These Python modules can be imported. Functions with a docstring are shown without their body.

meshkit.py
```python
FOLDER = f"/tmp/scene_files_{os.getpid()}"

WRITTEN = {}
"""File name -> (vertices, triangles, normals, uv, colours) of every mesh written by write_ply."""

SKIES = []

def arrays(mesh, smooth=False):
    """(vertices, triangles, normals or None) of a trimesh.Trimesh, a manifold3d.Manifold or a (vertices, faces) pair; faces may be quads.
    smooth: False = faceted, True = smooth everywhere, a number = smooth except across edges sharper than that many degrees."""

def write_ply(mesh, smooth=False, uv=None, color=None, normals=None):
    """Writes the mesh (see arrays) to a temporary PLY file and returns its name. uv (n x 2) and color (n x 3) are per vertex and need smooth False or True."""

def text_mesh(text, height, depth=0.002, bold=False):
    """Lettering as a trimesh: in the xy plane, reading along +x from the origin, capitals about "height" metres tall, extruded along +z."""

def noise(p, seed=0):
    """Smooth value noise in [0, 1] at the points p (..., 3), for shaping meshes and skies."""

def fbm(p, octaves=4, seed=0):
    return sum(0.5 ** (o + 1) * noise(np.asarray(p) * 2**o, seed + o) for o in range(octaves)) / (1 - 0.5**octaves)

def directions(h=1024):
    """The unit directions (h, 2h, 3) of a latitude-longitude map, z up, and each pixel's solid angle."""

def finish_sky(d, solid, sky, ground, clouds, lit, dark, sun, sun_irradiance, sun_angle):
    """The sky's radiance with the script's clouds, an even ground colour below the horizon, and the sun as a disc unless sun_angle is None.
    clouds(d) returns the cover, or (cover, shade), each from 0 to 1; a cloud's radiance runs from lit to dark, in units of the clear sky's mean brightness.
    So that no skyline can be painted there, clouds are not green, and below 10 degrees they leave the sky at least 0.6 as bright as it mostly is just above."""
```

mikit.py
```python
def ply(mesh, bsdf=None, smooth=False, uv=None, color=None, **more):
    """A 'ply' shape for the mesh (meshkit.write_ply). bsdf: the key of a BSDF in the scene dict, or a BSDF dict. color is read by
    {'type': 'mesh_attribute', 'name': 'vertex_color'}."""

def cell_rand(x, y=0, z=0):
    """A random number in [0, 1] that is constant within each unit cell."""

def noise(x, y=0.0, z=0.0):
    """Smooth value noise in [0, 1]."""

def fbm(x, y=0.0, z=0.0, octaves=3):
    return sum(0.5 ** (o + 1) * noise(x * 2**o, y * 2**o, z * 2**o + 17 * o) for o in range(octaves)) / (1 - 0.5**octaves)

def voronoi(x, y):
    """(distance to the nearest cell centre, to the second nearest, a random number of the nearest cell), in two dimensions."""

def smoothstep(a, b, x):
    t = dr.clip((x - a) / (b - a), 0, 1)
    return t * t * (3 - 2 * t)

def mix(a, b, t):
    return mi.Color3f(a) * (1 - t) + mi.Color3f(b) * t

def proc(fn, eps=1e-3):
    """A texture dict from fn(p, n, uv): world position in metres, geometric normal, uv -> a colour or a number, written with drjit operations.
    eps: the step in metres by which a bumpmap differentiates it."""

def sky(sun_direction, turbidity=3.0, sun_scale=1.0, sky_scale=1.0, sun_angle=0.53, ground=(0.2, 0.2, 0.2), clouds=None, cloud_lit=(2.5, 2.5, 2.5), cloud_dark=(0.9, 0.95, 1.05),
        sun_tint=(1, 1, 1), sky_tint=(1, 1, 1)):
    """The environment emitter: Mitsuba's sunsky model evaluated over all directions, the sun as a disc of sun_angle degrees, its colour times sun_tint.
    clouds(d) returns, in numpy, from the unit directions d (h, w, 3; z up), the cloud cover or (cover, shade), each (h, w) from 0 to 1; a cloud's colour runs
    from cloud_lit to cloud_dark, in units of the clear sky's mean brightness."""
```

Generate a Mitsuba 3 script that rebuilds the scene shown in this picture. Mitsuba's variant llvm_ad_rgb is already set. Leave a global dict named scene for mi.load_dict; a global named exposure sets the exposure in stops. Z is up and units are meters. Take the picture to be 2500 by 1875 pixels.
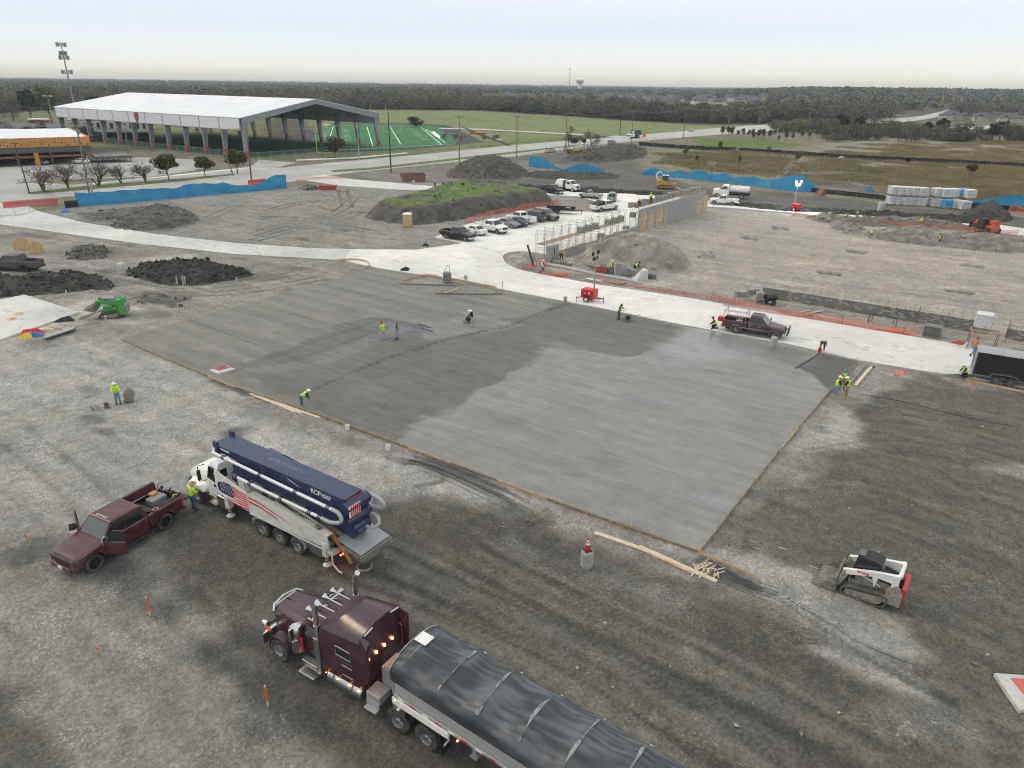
import math,random
import numpy as np
import trimesh,shapely
from shapely.geometry import Polygon,LineString
from functools import lru_cache
import manifold3d as m3
import drjit as dr
import mitsuba as mi
import mikit,meshkit
from mikit import noise,fbm,voronoi,cell_rand,smoothstep,mix

T=mi.ScalarTransform4f
scene,labels={},{}
# ---------------------------------------------------------------- camera, sky, exposure
CAM_H,FOC,PITCH,ROLL=22.5,1720.0,math.atan((937.5-203.0)/1720.0),0.0145 # focal length in px of the 2500 px wide photo
_F=np.array([0,math.cos(PITCH),-math.sin(PITCH)])
_R0=np.array([1.0,0,0]);_U0=np.cross(_R0,_F)
_R=math.cos(ROLL)*_R0+math.sin(ROLL)*_U0
_U=math.cos(ROLL)*_U0-math.sin(ROLL)*_R0
_C=np.array([0,0,CAM_H])
scene['camera']={'type':'perspective','fov':math.degrees(2*math.atan(1250/FOC)),'fov_axis':'x','near_clip':0.5,'far_clip':60000.0,
     'to_world':T().look_at(origin=_C.tolist(),target=(_C+_F).tolist(),up=_U.tolist())}

def clouds(d):
 z=np.maximum(d[...,2],0.0)
 el=np.degrees(np.arcsin(z))
 az=np.arctan2(d[...,0],d[...,1])
 q=np.stack([az*3.0,el*.42,az*0],-1)
 n=meshkit.fbm(q+3.1,4,5);n2=meshkit.fbm(q*[1.0,2.6,1]+9.1,4,8)
 blue=np.exp(-((el-4.2-1.2*(n-.5))/2.3)**2)*(.95-.35*np.clip(az/.6,-.2,1))+.35*np.clip((el-6)/25,0,1)
 shade=np.clip(.12+blue+.5*(n2-.52),0,1)
 return np.full(el.shape,1.0),shade
scene['sky']=mikit.sky((-0.75,0.25,0.62),turbidity=3.0,sun_scale=0.14,sun_angle=20,clouds=clouds,cloud_lit=(2.0,2.0,1.92),cloud_dark=(1.52,1.76,1.95))
exposure=2.6

# ---------------------------------------------------------------- terrain and placing
def terr(x,y):
 def ss(a,b,t):
  t=np.clip((t-a)/(b-a),0,1);return t*t*(3-2*t)
 y1=np.maximum(y,1.0)
 return 14.0*ss(850,1700,y)*ss(0.22,0.42,x/y1)*(1-0.5*ss(1900,3500,y))-(x*x+y*y)/1.27e7 # a low ridge at right; the earth's curve
K=2500/2212
def ray(x,y):
 d=_F+(x*K-1250)/FOC*_R-(y*K-937.5)/FOC*_U
 return d
def g(x,y,z=0.0):
 """World point seen at (x, y) of the 2212 px wide photo, z metres above the terrain."""
 d=ray(x,y);h=0.0
 for _ in range(60 if d[2]>-0.06 else 1):
  t=(z+h-CAM_H)/min(d[2],-1e-4)
  h2=float(terr(d[0]*t,d[1]*t))
  h=0.6*h+0.4*h2
 return np.array([d[0]*t,d[1]*t,z+h])
def proj(p):
 q=np.array(p,float)-_C
 return(1250+FOC*(q@_R)/(q@_F))/K,(937.5-FOC*(q@_U)/(q@_F))/K
def top_z(base,y):
 """Height of the point above base that appears at picture row y."""
 lo,hi=-2.0,120.0
 for _ in range(50):
  m=(lo+hi)/2
  if proj([base[0],base[1],base[2]+m])[1]>y:lo=m
  else:hi=m
 return lo
def gp(pts,z=0.0):return np.array([g(x,y,z)for x,y in pts])

# ---------------------------------------------------------------- scene helpers
_keep,_ply=[],{}
def plyd(mesh,mat,sm=35):
 k=(id(mesh),sm)
 if k not in _ply:
  _keep.append(mesh);_ply[k]=mikit.ply(mesh,None,sm)
 return{**_ply[k],'bsdf':{'type':'ref','id':mat}}
_used=set();_count={}
def numbered(k):
 if k not in _used:_used.add(k);return k
 i=_count.get(k,0)
 while True:
  i+=1
  q=f'{k}_{i:03d}'
  if q not in _used:_count[k]=i;_used.add(q);return q
def xf(pos=(0,0,0),rot=0.0,pitch=0.0,roll=0.0,s=1.0):
 m=T().translate([float(v)for v in pos])@T().rotate([0,0,1],rot)
 if pitch:m=m@T().rotate([0,1,0],pitch)
 if roll:m=m@T().rotate([1,0,0],roll)
 if s!=1.0:m=m@T().scale(s if np.isscalar(s)else list(s))
 return m
class Th:
 """One thing; its parts' keys start with its key."""
 def __init__(self,name,label,cat,pos=(0,0,0),rot=0.0,group=None,kind=None,**kw):
  self.key=numbered(name);self.m=xf(pos,rot,**kw)
  d=labels[self.key]={}
  if label:d['label']=label
  if cat:d['category']=cat
  if group:d['group']=group
  if kind:d['kind']=kind
 def p(s,part,mesh,mat,sm=35,label=None,kind=None,**more):
  k=numbered(s.key+'__'+part.replace('/','__'))if part else s.key
  scene[k]={**plyd(mesh,mat,sm),'to_world':s.m,**more}
  if label or kind:
   labels[k]={}
   if label:labels[k]['label']=label
   if kind:labels[k]['kind']=kind
  return k[len(s.key)+2:]
 def new(s,part):return numbered(s.key+'__'+part.replace('/','__'))[len(s.key)+2:]
def one(name,label,cat,mesh,mat,pos=(0,0,0),rot=0.0,sm=35,group=None,kind=None,**kw):
 t=Th(name,label,cat,pos,rot,group,kind,**kw);t.p('',mesh,mat,sm);return t
def struct(name,mesh,mat,sm=False,label=None,**kw):
 k=numbered(name);scene[k]={**(mesh if isinstance(mesh,dict)else plyd(mesh,mat,sm)),**kw}
 labels[k]={'kind':'structure'}
 if label:labels[k]['label']=label
 return k

# ---------------------------------------------------------------- meshes
def man(v,f):return m3.Manifold(m3.Mesh(np.asarray(v,np.float32),np.asarray(f,np.uint32)))
def tm(m):
 if isinstance(m,trimesh.Trimesh):return m
 q=m.to_mesh();return trimesh.Trimesh(np.array(q.vert_properties[:,:3],float),np.array(q.tri_verts),process=False)
_ico=trimesh.creation.icosphere(1).vertices
_ico0=trimesh.creation.icosphere(0).vertices
def mhull(pts,r=0.0):
 p=np.asarray(pts,float)
 if r:p=(p[:,None]+r*(_ico if r>0.025 else _ico0)[None]).reshape(-1,3)
 return m3.Manifold.hull_points(p)
def hull(pts,r=0.0):return tm(mhull(pts,r))
def corners(x0,x1,y0,y1,z0,z1):return[(x,y,z)for x in(x0,x1)for y in(y0,y1)for z in(z0,z1)]
def mbx(x0,x1,y0,y1,z0,z1,b=0.0):
 if x0>x1:x0,x1=x1,x0
 if y0>y1:y0,y1=y1,y0
 if z0>z1:z0,z1=z1,z0
 if not b:return mhull(corners(x0,x1,y0,y1,z0,z1))
 b=min(b,(x1-x0)*.45,(y1-y0)*.45,(z1-z0)*.45)
 p=corners(x0+b,x1-b,y0+b,y1-b,z0,z1)+corners(x0+b,x1-b,y0,y1,z0+b,z1-b)+corners(x0,x1,y0+b,y1-b,z0+b,z1-b)
 return mhull(p)
def bx(*a):return tm(mbx(*a))
_B=trimesh.creation.box((1,1,1))
def qbox(c,d,M=None):
 """Cheap 12-triangle box: centre, size."""
 v=_B.vertices*np.asarray(d)+np.asarray(c)
 return trimesh.Trimesh(v if M is None else v@M.T,_B.faces,process=False)
def beam(p0,p1,w,h,up=(0,0,1)):
 p0,p1=np.asarray(p0,float),np.asarray(p1,float)
 d=p1-p0;L=np.linalg.norm(d);d/=L
 s=np.cross(up,d);n=np.linalg.norm(s)
 s=s/n if n>1e-6 else np.array([1.0,0,0])
 u=np.cross(d,s)
 v=_B.vertices*[L,w,h]
 return trimesh.Trimesh(v[:,:1]*d+v[:,1:2]*s+v[:,2:]*u+(p0+p1)/2,_B.faces,process=False)
def ring_mesh(rings,cap0=True,cap1=True,close=False):
 R=np.asarray(rings,float);n,k=R.shape[:2]
 v=R.reshape(-1,3);f=[]
 for i in range(n-1 if not close else n):
  a,b=i*k,((i+1)%n)*k
  j=np.arange(k);j2=(j+1)%k
  f.append(np.stack([a+j,a+j2,b+j2],1));f.append(np.stack([a+j,b+j2,b+j],1))
 f=np.vstack(f);extra=[]
 for on,i,flip in((cap0,0,True),(cap1,n-1,False)):
  if on and not close:
   c=len(v)+len(extra);extra.append(R[i].mean(0));j=np.arange(k)
   t=np.stack([i*k+j,i*k+(j+1)%k,np.full(k,c)],1)
   f=np.vstack([f,t[:,::-1]if flip else t])
 if extra:v=np.vstack([v,extra])
 return trimesh.Trimesh(v,f,process=False)
def tube(pts,r,n=8,caps=True):
 p=np.asarray(pts,float);r=np.broadcast_to(np.asarray(r,float),(len(p),))
 t=np.gradient(p,axis=0);t/=np.linalg.norm(t,axis=1,keepdims=True)+1e-12
 a=np.cross(t[0],[0,0,1]if abs(t[0][2])<.9 else[1,0,0]);a/=np.linalg.norm(a)
 ang=np.arange(n)*2*np.pi/n;rings=[]
 for i in range(len(p)):
  a=a-t[i]*(a@t[i]);a/=np.linalg.norm(a);b=np.cross(t[i],a)
  rings.append(p[i]+r[i]*(np.cos(ang)[:,None]*a+np.sin(ang)[:,None]*b))
 return ring_mesh(rings,caps,caps)
def cyl(p0,p1,r,r1=None,n=12):return tube([p0,p1],[r,r if r1 is None else r1],n)
def lathe(prof,n=24,axis='z',c=(0,0,0),caps=True):
 ang=np.arange(n)*2*np.pi/n
 rings=[np.stack([r*np.cos(ang),r*np.sin(ang),np.full(n,z)],1)for r,z in prof]
 m=ring_mesh(rings,caps,caps)
 v=m.vertices
 if axis=='y':v=v[:,[0,2,1]]*[1,1,-1]
 if axis=='x':v=v[:,[2,1,0]]*[1,1,-1]
 return trimesh.Trimesh(v+np.asarray(c),m.faces,process=False)
def ext(poly,axis,a,b):
 """Polygon extruded along an axis: 'y' takes (x, z) points, 'x' takes (y, z), 'z' takes (x, y)."""
 P_=poly if isinstance(poly,shapely.Geometry)else Polygon(poly)
 m=trimesh.creation.extrude_polygon(P_,b-a,engine='earcut');v=m.vertices.copy()
 v[:,2]+=a
 if axis=='y':v=np.stack([v[:,0],v[:,2],v[:,1]],1);f=m.faces[:,::-1]
 elif axis=='x':v=np.stack([v[:,2],v[:,0],v[:,1]],1);f=m.faces
 else:f=m.faces
 return trimesh.Trimesh(v,f,process=False)
def cat(*ms):
 ms=[tm(m)for m in(ms[0]if len(ms)==1 and isinstance(ms[0],(list,tuple))else ms)]
 off=np.cumsum([0]+[len(m.vertices)for m in ms[:-1]])
 return trimesh.Trimesh(np.vstack([m.vertices for m in ms]),np.vstack([m.faces+o for m,o in zip(ms,off)]),process=False)
def mv(m,x=0,y=0,z=0,rz=0,ry=0,rx=0,s=1.0):
 m=tm(m);v=m.vertices*s
 for a,(i,j)in((rx,(1,2)),(ry,(2,0)),(rz,(0,1))):
  if a:
   c,q=math.cos(math.radians(a)),math.sin(math.radians(a));w=v.copy()
   w[:,i]=c*v[:,i]-q*v[:,j];w[:,j]=q*v[:,i]+c*v[:,j];v=w
 return trimesh.Trimesh(v+[x,y,z],m.faces,process=False)
def flipy(m):
 m=tm(m);return trimesh.Trimesh(m.vertices*[1,-1,1],m.faces[:,::-1],process=False)
def panel(q,u0,u1,v0,v1,th=0.012,out=0.004,r=0.0):
 """Thin plate lying on the quad q (4 corners: bl, br, tr, tl seen from outside), from fractions u, v."""
 q=np.asarray(q,float)
 P_=lambda u,v:(1-u)*(1-v)*q[0]+u*(1-v)*q[1]+u*v*q[2]+(1-u)*v*q[3]
 n=np.cross(q[1]-q[0],q[3]-q[0]);n/=np.linalg.norm(n)
 pts=[P_(u0,v0),P_(u1,v0),P_(u1,v1),P_(u0,v1)]
 return hull([p+n*o for p in pts for o in(out,out-th)])
def polypanel(pts,n,th=0.012,out=0.004):
 """Thin plate on a planar convex outline with outward normal n."""
 n=np.asarray(n,float);n=n/np.linalg.norm(n)
 return hull([np.asarray(p,float)+n*o for p in pts for o in(out,out-th)])
def flat(pts,z0,z1):
 """Closed slab over a ground outline (n x 2 or n x 3)."""
 P_=Polygon(np.asarray(pts)[:,:2]).buffer(0)
 return ext(P_,'z',z0,z1)
def smooth_line(p,n=6,closed=False):
 """Catmull-Rom through the points."""
 p=np.asarray(p,float);q=np.vstack([p[-1:],p,p[:2]])if closed else np.vstack([2*p[0]-p[1],p,2*p[-1]-p[-2]])
 out=[]
 for i in range(1,len(q)-2):
  for t in np.arange(n)/n:
   a,b,c,d=q[i-1:i+3]
   out.append(0.5*(2*b+(c-a)*t+(2*a-5*b+4*c-d)*t**2+(3*b-a-3*c+d)*t**3))
 if not closed:out.append(p[-1])
 return np.array(out)
def along(p,step):
 """Points every step metres along a polyline, and the headings in degrees."""
 p=np.asarray(p,float);s=np.concatenate([[0],np.cumsum(np.linalg.norm(np.diff(p[:,:2],axis=0),axis=1))])
 u=np.arange(0,s[-1]+1e-6,step)
 q=np.stack([np.interp(u,s,p[:,i])for i in range(p.shape[1])],1)
 d=np.gradient(q,axis=0)if len(q)>1 else np.array([p[-1]-p[0]])
 return q,np.degrees(np.arctan2(d[:,1],d[:,0]))
def head(a,b):return math.degrees(math.atan2(b[1]-a[1],b[0]-a[0]))
def fit(pf,pr,xfr,y,z=0.0):
 """Origin and heading of a vehicle whose local points (xfr, y) ... towards the rear stand at two picture points."""
 a,b=g(*pf,z),g(*pr,z)
 d=(a-b)[:2];d/=np.linalg.norm(d);n=np.array([-d[1],d[0]])
 o=a[:2]-d*xfr-n*y
 return np.array([o[0],o[1],z]),math.degrees(math.atan2(d[1],d[0]))

# ---------------------------------------------------------------- materials
def mat(name,color,rough=0.5,metal=0.0,coat=0.0,spec=0.5,two=True,**kw):
 k='surface_'+name
 c=color if isinstance(color,dict)else{'type':'rgb','value':list(color)}
 b={'type':'principled','base_color':c,'roughness':rough,'metallic':metal,'specular':spec,**kw}
 if coat:b['clearcoat']=coat;b['clearcoat_gloss']=0.9
 scene[k]={'type':'twosided','inner':b}if two else b
 return k
def dusty(col,dust=(0.23,0.215,0.19),amt=0.5,sc=1.0,low=True):
 """Colour with uneven dirt that is thicker low down."""
 def fn(p,n,uv):
  w=fbm(p.x*1.7*sc,p.y*1.7*sc,p.z*2.3*sc,3)
  w2=noise(p.x*11*sc,p.y*11*sc,p.z*9*sc)
  k=smoothstep(0.42,0.85,w*0.8+w2*0.2+((0.25*(1-dr.clip(p.z/1.6,0,1)))if low else 0.0))*amt
  return mix(col,dust,k)
 return mikit.proc(fn)
def mottled(c0,c1,sc=1.0,sc2=9.0,zs=1.0):
 def fn(p,n,uv):
  w=0.65*fbm(p.x*sc,p.y*sc,p.z*sc*zs,3)+0.35*noise(p.x*sc2,p.y*sc2,p.z*sc2)
  return mix(c0,c1,smoothstep(0.25,0.75,w))
 return mikit.proc(fn)
mat('white_paint',dusty((0.72,0.72,0.70),amt=0.32),0.3,coat=0.6)
mat('white_plain',(0.74,0.74,0.73),0.45)
mat('cream_paint',dusty((0.60,0.60,0.55),(0.36,0.34,0.29),amt=0.5),0.4)
mat('black_paint',(0.012,0.012,0.014),0.25,coat=1.0)
mat('black_plastic',(0.016,0.016,0.017),0.55)
mat('dark_frame',(0.022,0.021,0.020),0.6)
mat('tyre',dusty((0.022,0.022,0.022),(0.12,0.112,0.10),amt=0.6),0.85)
mat('glass',(0.015,0.02,0.022),0.06,spec=0.7)
mat('glass_light',(0.07,0.085,0.085),0.05,spec=0.8)
mat('chrome',(0.62,0.62,0.62),0.14,metal=1.0)
mat('aluminium',(0.50,0.50,0.50),0.36,metal=1.0)
mat('galvanised',(0.34,0.35,0.36),0.5,metal=0.35)
mat('steel_grey',(0.20,0.21,0.22),0.5)
mat('purple_paint',dusty((0.042,0.014,0.026),(0.16,0.13,0.13),amt=0.18,sc=.8,low=False),0.25,coat=1.0)
mat('maroon_paint',dusty((0.060,0.009,0.015),(0.16,0.12,0.11),amt=0.22),0.25,coat=1.0)
mat('maroon_old',dusty((0.045,0.012,0.017),(0.16,0.13,0.12),amt=0.25),0.3,coat=0.8)
mat('navy_paint',dusty((0.016,0.026,0.082),(0.12,0.12,0.13),amt=0.18,low=False),0.32,coat=0.6)
mat('pipe_white',dusty((0.66,0.66,0.67),(0.4,0.38,0.34),amt=0.25,low=False),0.4)
mat('pipe_grey',dusty((0.36,0.37,0.38),(0.3,0.29,0.26),amt=0.5,low=False),0.55)
mat('orange_paint',(0.62,0.13,0.025),0.6)
mat('orange_rust',mottled((0.50,0.22,0.03),(0.20,0.12,0.05),5),0.7)
mat('red_paint',(0.50,0.02,0.022),0.4)
mat('red_flat',(0.45,0.045,0.035),0.65)
mat('dull_red',mottled((0.26,0.035,0.03),(0.36,0.09,0.075),3),0.7)
mat('yellow_paint',dusty((0.50,0.28,0.035),amt=0.4),0.5)
mat('yellow_bright',(0.62,0.42,0.03),0.5)
mat('green_paint',dusty((0.025,0.27,0.045),amt=0.25),0.4,coat=.4)
mat('blue_plastic',(0.03,0.17,0.42),0.5)
mat('concrete_grey',mottled((0.25,0.25,0.235),(0.36,0.355,0.34),2.5),0.9)
mat('concrete_light',mottled((0.40,0.40,0.39),(0.52,0.515,0.50),2.0),0.9)
mat('concrete_wet',mottled((0.13,0.13,0.115),(0.22,0.215,0.195),6),0.8)
mat('lumber',mottled((0.42,0.30,0.17),(0.55,0.42,0.27),4),0.8)
mat('lumber_pale',mottled((0.50,0.42,0.30),(0.60,0.52,0.40),4),0.8)
mat('lumber_old',mottled((0.20,0.15,0.095),(0.32,0.25,0.165),3),0.85)
mat('plywood',mottled((0.44,0.30,0.14),(0.56,0.41,0.22),2),0.8)
mat('rebar',mottled((0.035,0.042,0.052),(0.075,0.08,0.088),4),0.6)
mat('rust',mottled((0.13,0.075,0.045),(0.20,0.13,0.085),4),0.8)
mat('steel_dark',(0.10,0.10,0.105),0.5,metal=0.4)
mat('worn_steel',mottled((0.10,0.095,0.085),(0.22,0.205,0.18),5),0.65)
mat('mud_steel',mottled((0.17,0.16,0.14),(0.28,0.26,0.225),4),0.85)
def _tarp(p,n,uv):
 w=fbm(p.x*1.3,p.y*1.3,p.z*2,3)
 s=noise((p.x*.53+p.y*.85)*9,(p.x*.85-p.y*.53)*1.1,3.0)
 return mix((0.028,0.034,0.042),(0.10,0.112,0.125),smoothstep(.35,.8,.6*w+.4*s))
mat('tarp',mikit.proc(_tarp),0.42)
mat('hi_vis',(0.48,0.82,0.03),0.7)
mat('hi_vis_orange',(0.75,0.14,0.03),0.7)
mat('skin',(0.32,0.17,0.11),0.6)
mat('denim',(0.055,0.085,0.15),0.85)
mat('denim_light',(0.13,0.20,0.30),0.85)
mat('dark_cloth',(0.018,0.018,0.022),0.9)
mat('grey_cloth',(0.34,0.35,0.36),0.9)
mat('khaki',(0.24,0.19,0.11),0.9)
mat('boot',(0.055,0.042,0.032),0.8)
mat('boot_yellow',(0.50,0.34,0.05),0.6)
mat('boot_tan',(0.42,0.30,0.18),0.7)
mat('straw',(0.42,0.22,0.09),0.8)
mat('block',mottled((0.235,0.232,0.222),(0.33,0.325,0.312),1.4,14),0.92)
mat('block_dark',mottled((0.135,0.132,0.122),(0.20,0.195,0.182),1.2,14),0.92)
mat('wrap',mottled((0.42,0.43,0.44),(0.58,0.59,0.60),2.2),0.35)
mat('wrap_blue',(0.06,0.27,0.52),0.45)
mat('mesh_orange',mottled((0.62,0.13,0.07),(0.70,0.22,0.15),1.0),0.7)
mat('fabric_blue',mottled((0.018,0.20,0.40),(0.04,0.29,0.52),0.5,4,2.0),0.6)
mat('fabric_black',mottled((0.012,0.013,0.014),(0.03,0.032,0.033),0.6),0.7)
mat('barrier_red',mottled((0.50,0.05,0.05),(0.58,0.12,0.11),1.5),0.55)
mat('roof_white',mottled((0.60,0.61,0.65),(0.65,0.66,0.69),.15,.5),0.55)
mat('fascia_white',(0.66,0.67,0.70),0.5)
mat('beam_grey',(0.23,0.25,0.27),0.5)
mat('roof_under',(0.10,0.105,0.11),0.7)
mat('track_belt',dusty((0.035,0.034,0.032),(0.20,0.19,0.165),amt=0.55),0.9)
mat('pole_wood',mottled((0.15,0.115,0.085),(0.25,0.20,0.155),1.5),0.9)
mat('pole_red',mottled((0.16,0.085,0.05),(0.22,0.12,0.075),1.5),0.9)
mat('pole_dark',(0.05,0.042,0.036),0.9)
def lamp(name,color,power):
 scene['surface_'+name]={'type':'diffuse','reflectance':{'type':'rgb','value':[.5,.4,.3]}}
 return{'emitter':{'type':'area','radiance':{'type':'rgb','value':[c*power for c in color]}}}
EM_AMBER=lamp('amber_lamp',(1.0,0.30,0.04),5.0)
EM_WHITE=lamp('white_lamp',(0.95,1.0,1.1),60.0)
EM_RED=lamp('red_lamp',(1.0,0.05,0.03),4.0)
S=lambda n:'surface_'+n
# ---------------------------------------------------------------- ground: one sheet; uv holds (albedo, kind of soil: 0 grey, 1 tan, 2 dead grass, 3 green grass)
def _soil(t,hue,p,lf,mf,hf):
 c=mix((1.0,.985,.955),(1.0,.925,.82),dr.clip(hue,0,1))
 c=mix(c,(1.0,.93,.60),dr.clip(hue-1,0,1))
 c=mix(c,(.66,1.0,.30),dr.clip(hue-2,0,1))
 return c*t
def _ground(p,n,uv):
 lf=fbm(p.x*.33,p.y*.33,p.z*.33,3);mf=fbm(p.x*1.9,p.y*1.9,p.z*1.9,3)
 hf=noise(p.x*9,p.y*9,p.z*9);vf=noise(p.x*23,p.y*23,p.z*23)
 a=p.x*-.85+p.y*.53;b=p.x*.53+p.y*.85
 st=noise(a*.22,b*1.7,5.0)
 peb=dr.select(cell_rand(dr.floor(p.x*13),dr.floor(p.y*13),3)>.90,.55,0.0)*smoothstep(.45,.8,noise(p.x*.8,p.y*.8,11.0))
 t=uv.x*.86*(0.86+.28*lf)*(.76+.48*mf)*(.76+.48*hf)*(.70+.60*vf)*(.86+.28*st)*(1+peb)
 return _soil(t,uv.y+.22+(mf-.5)*.5+(lf-.5)*.5,p,lf,mf,hf)
def _ground_h(p,n,uv):
 return fbm(p.x*2.2,p.y*2.2,p.z*2.2,3)*.10+noise(p.x*10,p.y*10,p.z*10)*.028
scene['surface_ground']={'type':'twosided','inner':{'type':'bumpmap','arbitrary':mikit.proc(_ground_h,0.02),'scale':1.0,
       'bsdf':{'type':'principled','base_color':mikit.proc(_ground),'roughness':.95,'specular':.15}}}
SEED=11
def n2(x,y,s,seed=0,oct=3):return meshkit.fbm(np.stack([x*s,y*s,np.zeros_like(x)],-1),oct,seed)
class Paint:
 """Albedo, soil kind and height offset at world points; every operation is a patch of ground with its own outline."""
 def __init__(s,x,y,tone,hue):
  s.x,s.y=x,y;s.t=np.full(x.shape,tone,float);s.h=np.full(x.shape,hue,float);s.z=np.zeros(x.shape)
  s.w=n2(x,y,.45,3)-.5;s.w2=n2(x,y,.12,4)-.5
 def _near(s,P_,pad):
  a,b,c,d=P_.bounds
  return np.nonzero((s.x>a-pad)&(s.x<c+pad)&(s.y>b-pad)&(s.y<d+pad))[0]
 def sd(s,P_,i):
  q=shapely.points(s.x[i],s.y[i]);d=shapely.distance(q,P_.boundary)
  return np.where(shapely.contains_xy(P_,s.x[i],s.y[i]),d,-d)
 def area(s,px,tone=None,hue=None,a=1.0,soft=1.5,warp=2.5,world=False,z=0.0):
  P_=px if isinstance(px,shapely.Geometry)else Polygon(np.asarray(px)[:,:2]if world else gp(px)[:,:2]).buffer(0)
  i=s._near(P_,soft+warp)
  m=s.sd(P_,i)+warp*(1.3*s.w[i]+1.2*s.w2[i])*1.6
  t=np.clip((m+soft)/(2*soft),0,1);k=a*t*t*(3-2*t)
  if tone is not None:s.t[i]+=(tone-s.t[i])*k
  if hue is not None:s.h[i]+=(hue-s.h[i])*k
  s.z[i]+=z*k
  return s
 def line(s,px,w,tone=None,hue=None,a=1.0,soft=.2,warp=.2,z=0.0,world=False):
  return s.area(LineString(np.asarray(px)[:,:2]if world else smooth_line(gp(px)[:,:2],5)).buffer(w/2),tone,hue,a,soft,warp,True,z)
 def spot(s,x,y,r,tone=None,hue=None,a=1.0,soft=None,asp=1.0,ang=0.0,z=0.0,warp=None):
  c=g(x,y);q=np.linspace(0,2*np.pi,20)[:-1];A=math.radians(ang)
  u,v=r*np.cos(q),r*asp*np.sin(q)
  P_=Polygon(np.stack([c[0]+u*math.cos(A)-v*math.sin(A),c[1]+u*math.sin(A)+v*math.cos(A)],1))
  return s.area(P_,tone,hue,a,soft or r*asp*.5,r*.35 if warp is None else warp,True,z)
 def tracks(s,px,gauge=1.8,w=.32,tone=None,a=.6,hue=None,z=-.03,gap=None):
  c=smooth_line(gp(px)[:,:2],6);t=np.gradient(c,axis=0);t/=np.linalg.norm(t,axis=1,keepdims=True);nrm=np.stack([-t[:,1],t[:,0]],1)
  for o in(-gauge/2,gauge/2):s.line(c+nrm*o,w,tone,hue,a,.10,.13,z,True)
  return s
def axis_pts(lo,hi,f0,f1,step,grow):
 a=list(np.arange(f0,f1,step));b=[]
 st_=lambda e:step+grow*min(e,130)+.045*max(e-130,0)
 x=x0=a[-1]
 while x<hi:x+=st_(x-x0);a.append(x)
 x=f0
 while x>lo:x-=st_(f0-x);b.append(x)
 return np.array(b[::-1]+a)
gx=axis_pts(-14000,14000,-40,36,.22,.012)
gy=axis_pts(-400,16000,14,60,.22,.012)
X,Y=np.meshgrid(gx,gy)
SH=X.shape
p=Paint(X.ravel(),Y.ravel(),.085,1.3)
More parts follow.
